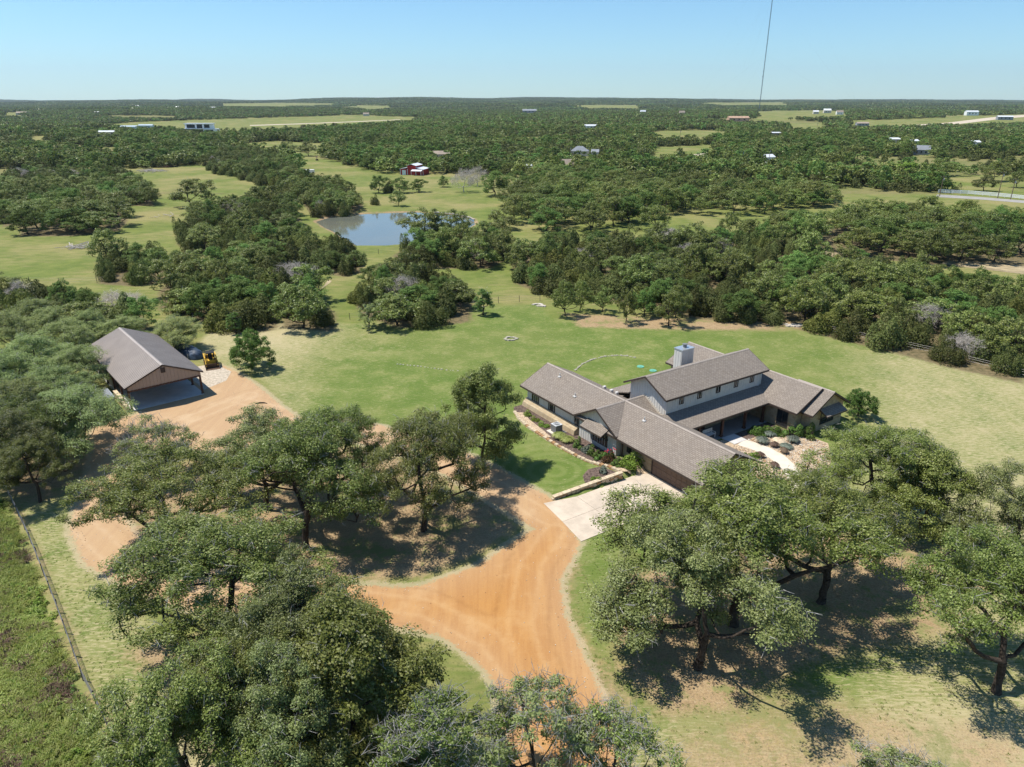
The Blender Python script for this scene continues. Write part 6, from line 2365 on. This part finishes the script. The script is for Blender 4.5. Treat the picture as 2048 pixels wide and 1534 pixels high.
# red barn with raised middle roof
p = on_ground(828, 350)
barn = empty('red_barn', (p[0], p[1] + 4, p[2]), R(-14))
tag(barn, 'red metal barn with pale raised centre roof across the meadow', 'barn')
MB().box(-6.2, 6.2, -4.5, 4.5, -0.5, 3.0).box(-2.3, 2.3, -4.5, 4.5, 3.0, 4.7).build('wall', MAT['barn_red'], barn)
for s in (-1, 1):
    q = [(s * 2.3, -4.9, 3.75), (s * 6.6, -4.9, 2.95), (s * 6.6, 4.9, 2.95), (s * 2.3, 4.9, 3.75)]
    MB().slab(q if s > 0 else q[::-1], 0.12).build('side_roof', MAT['tin_white'], barn)
    q = [(0, -4.9, 5.45), (s * 2.7, -4.9, 4.65), (s * 2.7, 4.9, 4.65), (0, 4.9, 5.45)]
    MB().slab(q if s > 0 else q[::-1], 0.12).build('centre_roof', MAT['tin_white'], barn)
m = MB()
m.slab([(0.5, -7.2, 2.25), (6.2, -7.2, 2.25), (6.2, -4.5, 2.9), (0.5, -4.5, 2.9)], 0.10)
pr = m.build('porch_roof', MAT['tin_white'], barn)
for x in (0.7, 3.3, 6.0):
    MB().box(x - 0.08, x + 0.08, -7.1, -6.94, 0, 2.2).build('porch_post', MAT['white_paint'], barn)
m = MB()
for x in (-6.22, -2.3, 2.3, 6.22):
    m.box(x - 0.12, x + 0.12, -4.56, -4.5, 0, 3.0)
m.build('corner_trim', MAT['white_paint'], barn)
MB().box(-5.2, -3.2, -4.56, -4.5, 0, 2.4).build('barn_door', MAT['white_paint'], barn)

# ------------------------------------------------------------------ far roads and strips
sheet('airstrip', [on_ground(x, y)[:2] for x, y in ((500, 251.6), (640, 246.6), (800, 239.6), (800, 238.8), (640, 245.4), (500, 249.9))], MAT['road_tan'], 0.08, 60)
sheet('country_road', [on_ground(x, y)[:2] for x, y in ((1870, 394), (1960, 399), (2120, 412), (2120, 407), (1960, 394), (1875, 389))], MAT['asphalt'], 0.03, 6)
sheet('side_road', [on_ground(x, y)[:2] for x, y in ((1602, 268), (1640, 262), (1668, 254), (1676, 256), (1650, 265), (1615, 272))], MAT['road_tan'], 0.06, 30)
sheet('highway', [on_ground(x, y)[:2] for x, y in ((1800, 254), (1900, 250), (2000, 238), (2080, 232), (2080, 229), (1990, 234), (1890, 246), (1800, 251))], MAT['road_tan'], 0.1, 60)
sheet('gravel_road', [on_ground(x, y)[:2] for x, y in ((1280, 320), (1350, 318), (1410, 310), (1412, 306), (1350, 313), (1280, 315))], MAT['road_tan'], 0.05, 12)
sheet('far_pond_water', [on_ground(x, y)[:2] for x, y in ((1113, 269), (1131, 268), (1130, 263), (1116, 262.5))], MAT['water'], 0.05, 20)
sheet('farm_track', [at(x, y)[:2] for x, y in ((640, 580), (660, 566), (664, 562), (656, 560), (648, 572), (634, 584))], MAT['dry_soil'], 0.03, 2)
sheet('dry_clearing', [at(x, y)[:2] for x, y in ((1880, 528), (1960, 538), (2060, 550), (2080, 535), (1960, 524), (1900, 520))], MAT['dry_soil'], 0.03, 4)
sheet('dry_clearing', [at(x, y)[:2] for x, y in ((1640, 512), (1700, 518), (1735, 514), (1700, 504), (1650, 502))], MAT['dry_soil'], 0.03, 4)

# ------------------------------------------------------------------ fences, poles, mast
def fence(name, label, cat, pts, step, h, post_r, wires, pm='post_metal', wm='fence_wire', wr=0.012, rail=False):
    P_ = [np.array(q[:2]) for q in pts]
    root = empty(name, (P_[0][0], P_[0][1], 0))
    tag(root, label, cat)
    o0 = Vector((P_[0][0], P_[0][1], 0))
    sg = [0.0]
    for i in range(len(P_) - 1):
        sg.append(sg[-1] + np.hypot(*(P_[i + 1] - P_[i])))
    n = max(2, int(sg[-1] / step))
    me = MB().tube((0, 0, -0.2), (0, 0, h), post_r, post_r, 6).mesh('post', MAT[pm])
    last = None
    spots = []
    for i in range(n + 1):
        s = sg[-1] * i / n
        x, y = float(np.interp(s, sg, [p[0] for p in P_])), float(np.interp(s, sg, [p[1] for p in P_]))
        z = float(gz(x, y))
        o = link('post', me, root)
        o.location = Vector((x, y, z)) - o0
        o.rotation_euler = (float(rng.normal(0, .02)), float(rng.normal(0, .02)), 0)
        spots.append(Vector((x, y, z)) - o0)
    for zz in wires:
        m = MB()
        for a, b in zip(spots[:-1], spots[1:]):
            if rail:
                m.bar(a + Vector((0, 0, zz)), b + Vector((0, 0, zz)), 0.05, rail)
            else:
                m.tube(a + Vector((0, 0, zz)), b + Vector((0, 0, zz)), wr, wr, 4, cap=False)
        m.build('rail' if rail else 'wire', MAT[wm], root)
    return root


fence('wire_fence', 'wire fence on steel posts running down the left edge', 'fence', list(FENCE_L), 2.9, 1.25, 0.045, (0.3, 0.55, 0.8, 1.0, 1.15), wr=0.012)
fence('wire_fence', 'thin wire fence at the far edge of the lawn behind the thicket', 'fence',
      [at(x, y) for x, y in ((700, 640), (800, 634), (900, 622), (1000, 606), (1080, 602))], 4.0, 1.3, 0.045, (0.5, 0.9, 1.2))
fence('wire_fence', 'wire fence along the right cedar wood', 'fence', [at(x, y) for x, y in ((1640, 662), (1740, 684), (1850, 706), (1950, 732), (2080, 765))], 4.0, 1.3, 0.045, (0.5, 0.9, 1.2))
fence('wire_fence', 'short wire fence below the near shore of the pond', 'fence', [at(x, y) for x, y in ((715, 512), (760, 508), (800, 506))], 4.0, 1.3, 0.05, (0.5, 0.9, 1.2))
fence('wire_fence', 'wire fence crossing the left meadow above the mesquites', 'fence', [at(x, y) for x, y in ((60, 566), (120, 569), (190, 566), (270, 560))], 6.0, 1.4, 0.05, (0.5, 0.9, 1.2))
fence('ranch_fence', 'white rail fence along the country road on the right', 'fence', [on_ground(x, y) for x, y in ((1876, 386), (1940, 389), (2000, 394), (2100, 404))], 2.6, 1.5, 0.09, (0.45, 0.9, 1.38), pm='white_paint', wm='white_paint', rail=0.30)


def pole(px_, top, base_, lab):
    p = on_ground(px_, base_)
    dep = p[1] * _C + (CAM_H - p[2]) * _S
    h = max(8.0, min(13.0, (base_ - top) * dep / FPX / _C))
    o = empty('utility_pole', tuple(p))
    tag(o, lab, 'utility pole')
    MB().tube((0, 0, -0.3), (0, 0, h), 0.17, 0.11, 8).build('shaft', MAT['pole_wood'], o)
    MB().bar((-1.1, 0, h - 0.5), (1.1, 0, h - 0.5), 0.1, 0.12).build('crossarm', MAT['pole_wood'], o)
    MB().tube((0.3, 0, h - 1.9), (0.3, 0, h - 1.1), 0.2, 0.2, 10).build('transformer', MAT['ac_top'], o)
    for x in (-0.95, 0.0, 0.95):
        MB().tube((x, 0, h - 0.44), (x, 0, h - 0.24), 0.05, 0.03, 6).build('insulator', MAT['ac_top'], o)


for a_ in ((1879, 362, 392, 'wooden utility pole at the left end of the white fence'), (1995, 348, 396, 'wooden utility pole in front of the white fence'),
           (2021, 361, 399, 'wooden utility pole nearest the right edge by the white fence'), (1482, 306, 342, 'utility pole standing in the woods right of centre'),
           (1537, 301, 328, 'utility pole at the white metal roof'), (1288, 303, 322, 'utility pole by the small yellow field'),
           (1360, 262, 277, 'far utility pole on the brown field'), (1633, 248, 264, 'far utility pole beside the side road')):
    pole(*a_)

p = on_ground(1519.5, 209)
sc_ = 2700.0 / p[1]
mx, my = p[0] * sc_, 2700.0
mast = empty('radio_mast', (mx, my, float(gz(mx, my))))
tag(mast, 'very tall thin guyed radio mast rising out of the picture on the right', 'mast')
HM = 560.0
lat = MB()
legs = [(1.25 * math.cos(R(90 + 120 * k)), 1.25 * math.sin(R(90 + 120 * k))) for k in range(3)]
for x, y in legs:
    MB().tube((x, y, 0), (x, y, HM), 0.42, 0.42, 5).build('leg', MAT['mast_steel'], mast)
for k in range(int(HM / 3.2)):
    z0, z1 = k * 3.2, (k + 1) * 3.2
    for i in range(3):
        a, b = legs[i], legs[(i + 1) % 3]
        lat.bar((a[0], a[1], z0), (b[0], b[1], z1), 0.22)
        lat.bar((a[0], a[1], z0), (b[0], b[1], z0), 0.22)
lat.build('lattice', MAT['mast_steel'], mast)['kind'] = 'stuff'
for z, dx in ((112, -2.2), (128, -2.0), (230, 1.6)):
    MB().tube((dx, -1.2, z - 1.5), (dx, -1.2, z + 1.5), 1.1, 1.1, 8).build('antenna', MAT['mast_steel'], mast)
for k in range(3):
    for j, z in enumerate((180, 360, 540)):
        a = R(90 + 120 * k)
        MB().tube((0, 0, z), (330 * math.cos(a), 330 * math.sin(a), 0), 0.05, 0.05, 3, cap=False).build('guy_wire', MAT['mast_steel'], mast)

# ------------------------------------------------------------------ far woods as masses
rgf = np.random.default_rng(17)


def woodland_ok(P_, tall):
    z = gz(P_[:, 0], P_[:, 1])
    u, v = pix(P_[:, 0], P_[:, 1], z)
    ok = ~open_ground(P_[:, 0], P_[:, 1], z)
    ok &= v < np.interp(u, [0, 250, 1000, 1250, 2048], [340, 338, 350, 382, 386])
    ok &= clear_of_woods(P_)
    for (cx_, by_, wp_, *_r) in BLD + [(400, 266, 56, 0), (828, 352, 60, 0), (1122, 270, 22, 0), (1700, 262, 0, 0)]:
        ok &= ~((np.abs(u - cx_) < wp_ / 2 + 2) & (v > by_ - 3.5) & (v < by_ + tall / np.hypot(P_[:, 0], P_[:, 1]) * FPX * 0.95 + 1.5))
    for rd in (((1602, 268), (1640, 262), (1672, 255)), ((1800, 253), (1900, 248), (2000, 236), (2080, 231)), ((1280, 318), (1350, 316), (1411, 308)), ((1870, 391), (1960, 397), (2120, 411))):
        ok &= sdline(rd, u, v) > 3.0
    return ok, z


P_ = wedge(300, 900, 5.4, rgf)
ok, z = woodland_ok(P_, 6)
opn = np.sin(P_[:, 0] * .013 + 2.0 * np.sin(P_[:, 1] * .011)) + np.sin(P_[:, 1] * .019 - P_[:, 0] * .006 + 1.0) + 0.5 * np.sin(P_[:, 0] * .05 + P_[:, 1] * .043)
ok &= (opn < 1.15) | (rgf.random(len(P_)) < 0.12)
P_, z = P_[ok], z[ok]
n = len(P_)
nse = np.sin(P_[:, 0] * .021 + 1.3 * np.sin(P_[:, 1] * .017)) + np.sin(P_[:, 1] * .027 + P_[:, 0] * .008)
idx = np.where(rgf.random(n) < 0.5 + 0.22 * nse, rgf.choice([0, 1, 2], n), rgf.choice([3, 4, 5, 6, 7], n, p=[.3, .25, .2, .1, .15]))
mass_pts = np.stack([P_[:, 0], P_[:, 1], z, rgf.uniform(0, 6.28, n), rgf.uniform(.55, 1.5, n), rgf.uniform(.55, 1.25, n), idx], 1)
MIDKEYS = ['mcedar%d' % i for i in range(6)] + ['moak%d' % i for i in range(5)] + ['mbroad0', 'mbroad1', 'mmesq0']
MIDSRC = [source('mid_source', KINDS[k].parts[-1][1]) for k in MIDKEYS]
rest = []
for key, x, y, Rw, Hh in REST:
    k = MIDKEYS.index(key) if key in MIDKEYS else 0
    rest.append((x, y, float(gz(x, y)), rgf.uniform(0, 6.28), Rw / KINDS[MIDKEYS[k]].R, Hh / KINDS[MIDKEYS[k]].H, 8 + k))
mass('distant_woodland', 'mixed woods of oak and cedar beyond the meadows', 'woodland', np.concatenate([mass_pts, np.array(rest).reshape(-1, 7)]), SRC + MIDSRC)
P_ = wedge(900, 2600, 19.0, rgf)
ok, z = woodland_ok(P_, 7)
opn = np.sin(P_[:, 0] * .007 + 2.0 * np.sin(P_[:, 1] * .004)) + np.sin(P_[:, 1] * .006 - P_[:, 0] * .003 + 1.0)
ok &= (opn < 1.62)
P_, z = P_[ok], z[ok]
n = len(P_)
A_ = np.stack([P_[:, 0], P_[:, 1], z, rgf.uniform(0, 6.28, n), rgf.uniform(.8, 1.15, n), rgf.uniform(.8, 1.35, n), rgf.integers(0, 5, n)], 1)
P_ = wedge(2600, 11500, 88.0, rgf)
ok, z = woodland_ok(P_, 7)
P_, z = P_[ok], z[ok]
n = len(P_)
B_ = np.stack([P_[:, 0], P_[:, 1], z, rgf.uniform(0, 6.28, n), rgf.uniform(.85, 1.15, n), rgf.uniform(.8, 1.5, n), 5 + rgf.integers(0, 4, n)], 1)
mass('skyline_woodland', 'wooded country reaching to the skyline', 'woodland', np.concatenate([A_, B_]), PATCH + BIGP)

# ------------------------------------------------------------------ garden shrubs
def shrub(key, a_, b_, Rw, Hh, lab, name='garden_shrub', cat='shrub'):
    p = house_w(a_, b_)
    return plant(key, p[0], p[1], name, lab, cat, None, Rw, Hh)


def_bush('s_green', 201, 0.8, 1.1, 1500, 0.13, 'broad_leaf', 6, 3, point=0.6)
def_bush('s_lime', 202, 0.8, 1.1, 1500, 0.13, 'lime_leaf', 6, 3, point=0.6)
def_bush('s_yau', 203, 0.9, 1.0, 1800, 0.13, 'yaupon_leaf', 6, 3, point=0.6)
def_bush('s_red', 204, 0.8, 1.2, 1400, 0.13, 'red_leaf', 6, 3, point=0.6)
def_bush('s_grey', 205, 0.6, 0.7, 900, 0.14, 'grey_leaf', 5, 3, point=0.5)


def def_tuft(key, seed, Rc, Ht, n, mat, w=0.03):
    rg = np.random.default_rng(seed)
    a = rg.uniform(0, 6.28, n)
    q = rg.random(n) ** 0.6
    b = np.stack([0.25 * Rc * q * np.cos(a), 0.25 * Rc * q * np.sin(a), np.zeros(n)], 1)
    m_ = b + np.stack([0.6 * Rc * q * np.cos(a), 0.6 * Rc * q * np.sin(a), Ht * (1.05 - .35 * q)], 1)
    e = m_ + np.stack([0.4 * Rc * q * np.cos(a), 0.4 * Rc * q * np.sin(a), -Ht * .25 * q], 1)
    s = np.stack([-np.sin(a), np.cos(a), np.zeros(n)], 1) * w
    Vv = np.stack([b - s, b + s, m_ + s * .8, m_ - s * .8, m_ + s * .8, m_ - s * .8, e - s * .2, e + s * .2], 1).reshape(-1, 3)
    F = np.concatenate([np.arange(n)[:, None] * 8 + np.array([[0, 1, 2, 3]]), np.arange(n)[:, None] * 8 + np.array([[5, 4, 7, 6]])])
    KINDS[key] = Kind([('blades', mesh_np('blades', Vv, F, MAT[mat]))], Rc, Ht)


def_tuft('g_brown', 211, 0.75, 0.85, 700, 'brown_tuft')
def_tuft('g_yucca', 212, 0.8, 0.9, 420, 'grey_leaf', 0.035)
def_tuft('g_straw', 213, 0.8, 1.0, 500, 'weed_leaf')
for key, a_, b_, Rw, Hh, lab in (
        ('s_yau', 6.6, 17.9, 1.15, 1.15, 'left of two clipped bright green mounds before the porch'),
        ('s_yau', 7.5, 19.4, 1.15, 1.15, 'right of two clipped bright green mounds before the porch'),
        ('s_green', 8.8, 21.0, 1.3, 1.6, 'bright green bush against the right wing window'),
        ('s_green', 10.3, 22.0, 1.2, 1.7, 'dark green bush at the corner of the right wing'),
        ('s_green', 12.0, 24.2, 0.9, 1.5, 'tall thin bush under the right wing awning'),
        ('s_lime', 9.9, 12.3, 0.9, 0.8, 'yellow-green mound beside the garage eave'),
        ('s_green', -2.3, -1.6, 0.8, 1.2, 'dark bush at the left end of the entry gable'),
        ('s_grey', -1.0, -1.4, 0.7, 1.0, 'grey-green bush below the window awning'),
        ('s_green', 0.4, -1.2, 0.9, 1.3, 'dark green bush under the entry gable window'),
        ('s_green', 1.4, -1.5, 0.7, 1.1, 'small dark bush next to the rose bush'),
        ('s_red', 2.4, -1.2, 0.85, 1.3, 'red-leaved bush at the right corner of the entry gable'),
        ('s_green', 4.0, -1.5, 0.75, 0.9, 'low blue-green bush left of the big bright bush'),
        ('s_lime', 4.9, -0.35, 1.35, 1.6, 'big bright green bush between entry gable and garage door'),
        ('s_lime', 5.0, -5.2, 0.55, 0.55, 'small yellow plant in the corner bed on the retaining wall'),
        ('s_grey', 4.3, -3.9, 0.6, 0.8, 'spiky dark plant in the corner bed'),
        ('s_lime', -12.6, -1.3, 0.7, 0.6, 'leftmost pale green clump along the bedroom wing'),
        ('s_lime', -10.8, -1.4, 0.65, 0.55, 'middle pale green clump along the bedroom wing'),
        ('s_lime', -8.9, -1.5, 0.75, 0.6, 'pale green clump just left of the air conditioner')):
    shrub(key, a_, b_, Rw, Hh, lab)
for key, a_, b_, Rw, Hh, lab in (
        ('g_yucca', 8.3, 16.4, 0.75, 0.9, 'grey-green yucca nearest the porch walk'),
        ('g_yucca', 7.6, 18.6, 0.7, 0.7, 'small grey yucca in front of the bright green mounds'),
        ('g_yucca', 10.1, 19.5, 0.75, 0.9, 'grey-green yucca right of the tan boulder'),
        ('g_yucca', 10.6, 17.6, 0.7, 0.6, 'low grey yucca beside the brown tufts'),
        ('g_brown', 9.7, 16.7, 0.5, 0.75, 'brown grass tuft left of the tan boulder'),
        ('g_brown', 11.2, 16.4, 0.5, 0.75, 'brown grass tuft right of the garden path'),
        ('g_brown', 10.4, 13.3, 0.5, 0.75, 'brown grass tuft at the garage gable end'),
        ('g_brown', 12.8, 12.7, 0.5, 0.75, 'lowest brown grass tuft left of the garden path'),
        ('g_straw', -5.3, -2.0, 0.8, 0.9, 'straw-coloured ornamental grass before the air conditioner'),
        ('g_straw', -4.2, -1.7, 0.8, 0.7, 'green ornamental grass right of the air conditioner')):
    shrub(key, a_, b_, Rw, Hh, lab, 'ornamental_grass', 'grass tuft')
fl_ = MB()
for i in range(14):
    x, y, z = rng.normal(0, .35), rng.normal(0, .35), rng.uniform(0.75, 1.25)
    fl_.box(x - .05, x + .05, y - .05, y + .05, z, z + .07)
p = house_w(1.9, -0.8)
rs = plant('s_green', p[0], p[1], 'rose_bush', 'rose bush with red flowers below the entry gable corner', 'shrub', None, 0.8, 1.2)
fl_.build('flowers', MAT['flower_red'], rs)['kind'] = 'stuff'
bo = np.random.default_rng(4)


def boulder(name, lab, x, y, sx, sy, sz, mat, cat='boulder'):
    Vv, Ff = [], []
    nu, nv = 12, 8
    ph_ = bo.uniform(0, 6, 6)
    for i in range(nv + 1):
        th = math.pi * i / nv
        for j in range(nu):
            a = 2 * math.pi * j / nu
            k = 1 + .14 * math.sin(2 * a + ph_[0]) + .10 * math.sin(3 * a + ph_[1] + 2 * th) + .06 * math.sin(7 * a + 3 * th + ph_[2])
            Vv.append((sx * k * math.sin(th) * math.cos(a), sy * k * math.sin(th) * math.sin(a), sz * math.cos(th) * k + sz * .4))
    for i in range(nv):
        for j in range(nu):
            Ff.append((i * nu + j, (i + 1) * nu + j, (i + 1) * nu + (j + 1) % nu, i * nu + (j + 1) % nu))
    me = bpy.data.meshes.new(name)
    me.from_pydata(Vv, [], Ff)
    me.materials.append(MAT[mat])
    me.update()
    o = link(name, me, None, (x, y, float(gz(x, y))), float(bo.uniform(0, 6)))
    tag(o, lab, cat)


p = house_w(9.2, 18.2)
boulder('boulder', 'flat tan boulder among the yuccas', p[0], p[1], 0.95, 0.6, 0.28, 'cream_stone')
# brush piles and a fallen log in the meadows
def brush(lab, px_, py_, ext, n, mat='dead_wood', name='brush_pile'):
    p = on_ground(px_, py_)
    m = MB()
    for i in range(n):
        a = rng.uniform(0, 3.14)
        c = rng.normal(0, ext * .35, 2)
        l_ = rng.uniform(.3, .8) * ext * .5
        z = abs(rng.normal(0.25, .2))
        m.tube((c[0] - l_ * math.cos(a), c[1] - l_ * math.sin(a), z), (c[0] + l_ * math.cos(a), c[1] + l_ * math.sin(a), z + rng.uniform(-.1, .5)), rng.uniform(.04, .12), None, 5)
    o = m.build(name, MAT[mat], None, tuple(p))
    tag(o, lab, 'brush pile')


brush('grey brush pile in the open left meadow', 160, 495, 5, 40)
brush('pile of dead branches in the upper left meadow', 300, 343, 9, 60)
brush('fallen grey log in the grass below the big round oak', 320, 434, 5, 7, name='fallen_log')
brush('low heap of cut branches by the skyline meadow trees', 335, 334, 9, 60, 'rusty_steel')

# cattle trough, small white cover and dark animal-sized feeder in the far meadow
p = on_ground(617, 346)
o = MB().box(-3, 3, -1.1, 1.1, 0.3, 1.6).box(-3.1, 3.1, -1.2, 1.2, 1.6, 1.75).build('stock_trailer', MAT['white_paint'], None, tuple(p))
tag(o, 'small white trailer behind the hedgerow in the far meadow', 'trailer')
for s in (-1, 1):
    MB().tube((0, s * 1.0, 0.3), (0, s * 1.2, 0.3), 0.35, 0.35, 12).build('wheel', MAT['black_rubber'], o)
p = on_ground(634, 321)
o = MB().tube((0, 0, 0), (0, 0, 0.9), 0.9, 0.9, 12).tube((0, 0, 0.9), (0, 0, 2.0), 0.12, 0.12, 6).tube((0, 0, 1.9), (0, 0, 2.6), 0.9, 0.1, 12).build('game_feeder', MAT['rusty_steel'], None, tuple(p))
tag(o, 'small dark feeder in the far meadow below the pair of oaks', 'feeder')
# culvert-like log lying in the gravel yard
p = at(523, 807)
o = MB().tube((-0.7, -0.12, 0.05), (-0.2, 0.05, 0.12), 0.05, 0.08, 7).tube((-0.2, 0.05, 0.12), (0.3, 0.08, 0.10), 0.08, 0.07, 7).tube((0.3, 0.08, 0.10), (0.75, -0.05, 0.05), 0.07, 0.03, 7).build('fallen_branch', MAT['bark'], None, (p[0], p[1], 0))
tag(o, 'short dark branch lying on the open gravel yard', 'branch')

# ------------------------------------------------------------------ weeds beyond the wire fence
def tuft_src(seed, n, Rc, Ht, mat, w=0.02):
    def_tuft('_t%d' % seed, seed, Rc, Ht, n, mat, w)
    return source('tuft_source', KINDS['_t%d' % seed].parts[0][1])


def leafy_src(seed, mat):
    rg = np.random.default_rng(seed)
    return source('tuft_source', bush_mesh('weed', rg, 0.5, 0.6, 110, 0.13, mat, 4))


TS = [tuft_src(301, 34, .5, .65, 'weed_leaf'), tuft_src(302, 34, .5, .8, 'weed_leaf'), leafy_src(303, 'weed_leaf'), leafy_src(304, 'lime_leaf'), leafy_src(305, 'broad_leaf'), tuft_src(306, 30, .6, .7, 'brown_tuft')]
lo, hi = VERGE.min(0), VERGE.max(0)
c = rgf.uniform(np.maximum(lo, [-62, 14]), np.minimum(hi, [-16, 66]), (15000, 2))
d = sdf(VERGE, c[:, 0], c[:, 1])
u, v = pix(c[:, 0], c[:, 1], 0)
c = c[(d > 0.55) & (u > -220) & (v < 1720)]
n = len(c)
sel = np.sin(c[:, 0] * .5 + np.sin(c[:, 1] * .43)) + np.sin(c[:, 1] * .7 + c[:, 0] * .3) + rgf.normal(0, .7, n)
idx = np.select([sel > 1.5, sel > 0.7, sel > -0.2, sel > -1.0, sel > -1.9], [3, 2, 0, 1, 5], 4)
mass('weeds', 'tall mixed weeds and grass beyond the wire fence', 'weeds', np.stack([c[:, 0], c[:, 1], gz(c[:, 0], c[:, 1]), rgf.uniform(0, 6.28, n), rgf.uniform(.6, 1.5, n), rgf.uniform(.25, .8, n), idx], 1), TS)
# pebbles and small rocks strewn over the garden
PS = [source('pebble_source', stone_block(rng, 0.5, 0.4, 0.3).mesh('pebble', MAT[m_])) for m_ in ('cream_stone', 'pale_rock', 'rust_stone', 'pale_rock')]
gar = ab_poly([(5.4, 9.4), (6.9, 13.2), (6.9, 15.8), (7.2, 19.0), (8.6, 21.0), (10.6, 22.0), (12.4, 22.2), (14.8, 19.3), (16.6, 15.5), (16.0, 11.8), (14.0, 9.4)])
lo, hi = gar.min(0), gar.max(0)
c = rgf.uniform(lo, hi, (5200, 2))
c = c[inside(gar, c[:, 0], c[:, 1])]
aa, bb = house_ab(c[:, 0], c[:, 1])
c = c[sdline(np.array(pc), aa, bb) > 1.05]
n = len(c)
mass('pebbles', 'pale pebbles and rocks covering the front garden', 'pebbles', np.stack([c[:, 0], c[:, 1], gz(c[:, 0], c[:, 1]) + 0.01, rgf.uniform(0, 6.28, n), rgf.uniform(.10, .26, n) * (1 + (rgf.random(n) < .04) * 1.8), rgf.uniform(.14, .32, n), rgf.integers(0, 4, n)], 1), PS)

# white metal bench under the porch
bp = house_w(5.0 - 0.9, 12.3)
bench = empty('porch_bench', (bp[0], bp[1], 0.06), HPH)
tag(bench, 'white metal bench on the shaded front porch', 'bench')
m = MB()
for k in range(6):
    m.box(-0.8, 0.8, -0.3 + k * 0.1, -0.24 + k * 0.1, 0.42, 0.45)
m.build('seat', MAT['white_paint'], bench)
m = MB()
for k in range(5):
    m.box(-0.8, 0.8, 0.28, 0.31, 0.5 + k * 0.1, 0.56 + k * 0.1)
m.build('backrest', MAT['white_paint'], bench)
for x in (-0.75, 0.75):
    for y, h in ((-0.27, 0.62), (0.27, 1.0)):
        MB().box(x - 0.03, x + 0.03, y - 0.03, y + 0.03, 0, h).build('leg', MAT['white_paint'], bench)
    MB().box(x - 0.04, x + 0.04, -0.3, 0.3, 0.62, 0.66).build('armrest', MAT['white_paint'], bench)

# ------------------------------------------------------------------ short turf tufts close to the camera
def turf_src(seed, mat):
    def_tuft('_u%d' % seed, seed, .26, .10, 16, mat, 0.022)
    return source('tuft_source', KINDS['_u%d' % seed].parts[0][1])


leaf_mat('turf_blade', [(0.18, 0.26, 0.05), (0.26, 0.33, 0.085), (0.36, 0.39, 0.14)], transl=0.5, spread=0.5)
leaf_mat('dry_blade', [(0.30, 0.27, 0.12), (0.42, 0.36, 0.19), (0.52, 0.45, 0.27)], transl=0.5, spread=0.5)
US = [turf_src(401, 'turf_blade'), turf_src(402, 'turf_blade'), turf_src(403, 'dry_blade')]
c = rgf.uniform([-52, 20], [58, 72], (50000, 2))
ld = np.maximum(np.maximum(sdf(LAWN, c[:, 0], c[:, 1]), sdf(STRIP, c[:, 0], c[:, 1])), sdf(front_poly, c[:, 0], c[:, 1]))
u, v = pix(c[:, 0], c[:, 1], 0)
aa, bb = house_ab(c[:, 0], c[:, 1])
cx0, cy0 = (c[:, 0] - CP[0]) * math.cos(CPH) + (c[:, 1] - CP[1]) * math.sin(CPH), -(c[:, 0] - CP[0]) * math.sin(CPH) + (c[:, 1] - CP[1]) * math.cos(CPH)
built = ((aa > -16.5) & (aa < 18) & (bb > -3.8) & (bb < 31)) | ((aa > 4.6) & (aa < 12.6) & (bb > -13.4) & (bb < 1)) | ((np.abs(cx0) < 6) & (cy0 > -1) & (cy0 < 22))
ok = (ld > -0.5) & (road_sd(c[:, 0], c[:, 1]) < -0.25) & (u > -60) & (u < 2110) & (v < 1600) & ~built & (sdf(VERGE, c[:, 0], c[:, 1]) < 0)
bare = np.zeros(len(c))
for bp_ in BARE + [ISLAND]:
    bare = np.maximum(bare, np.clip(sdf(bp_, c[:, 0], c[:, 1]) / 5.0 + .35, 0, 1))
ok &= rgf.random(len(c)) > bare * 0.85
pat = np.sin(c[:, 0] * .9 + 1.5 * np.sin(c[:, 1] * .7)) + np.sin(c[:, 1] * 1.1 - c[:, 0] * .4) + rgf.normal(0, .8, len(c))
ok &= (pat > -0.6) & (rgf.random(len(c)) < 1 - sstep(38, 70, c[:, 1])) & (sdf(front_poly, c[:, 0], c[:, 1]) < 0.3)
c, pat, bare = c[ok], pat[ok], bare[ok]
n = len(c)
dryp = np.clip(0.18 + 0.4 * bare + 0.25 * sstep(1640, 1850, u[ok]), 0, .8)
idx = np.where(rgf.random(n) < dryp, 2, rgf.integers(0, 2, n))
mass('turf', 'short turf of the lawn and drive verges', 'grass', np.stack([c[:, 0], c[:, 1], gz(c[:, 0], c[:, 1]) - 0.01, rgf.uniform(0, 6.28, n), rgf.uniform(.25, .55, n), rgf.uniform(.25, .6, n), idx], 1), US)
# loose stones and grit on the dirt drive
c = rgf.uniform([-60, 20], [14, 96], (40000, 2))
rd_ = road_sd(c[:, 0], c[:, 1])
u, v = pix(c[:, 0], c[:, 1], 0)
ok = (rd_ > -0.6) & (rgf.random(len(c)) < np.where(np.abs(rd_) < 0.8, 0.5, 0.05)) & (v < 1600)
c = c[ok]
n = len(c)
mass('drive_gravel', 'loose stones along the edges of the dirt drive', 'gravel', np.stack([c[:, 0], c[:, 1], gz(c[:, 0], c[:, 1]), rgf.uniform(0, 6.28, n), rgf.uniform(.05, .15, n), rgf.uniform(.06, .16, n), rgf.integers(0, 4, n)], 1), PS)
# ------------------------------------------------------------------ the air
def haze():
    t = NT('haze')
    t.t.nodes.remove(t.bsdf)
    pv = t.n('ShaderNodeVolumePrincipled')
    pv.inputs['Color'].default_value = (0.72, 0.85, 1.0, 1)
    pv.inputs['Density'].default_value = 0.000042
    pv.inputs['Anisotropy'].default_value = 0.2
    t.l(pv.outputs[0], t.out.inputs['Volume'])
    o = MB().box(-16000, 16000, -900, 15500, -3.0, 640.0).build('haze', t.m)
    o['kind'] = 'stuff'
    tag(o, 'thin summer haze over the whole countryside', 'haze')


haze()
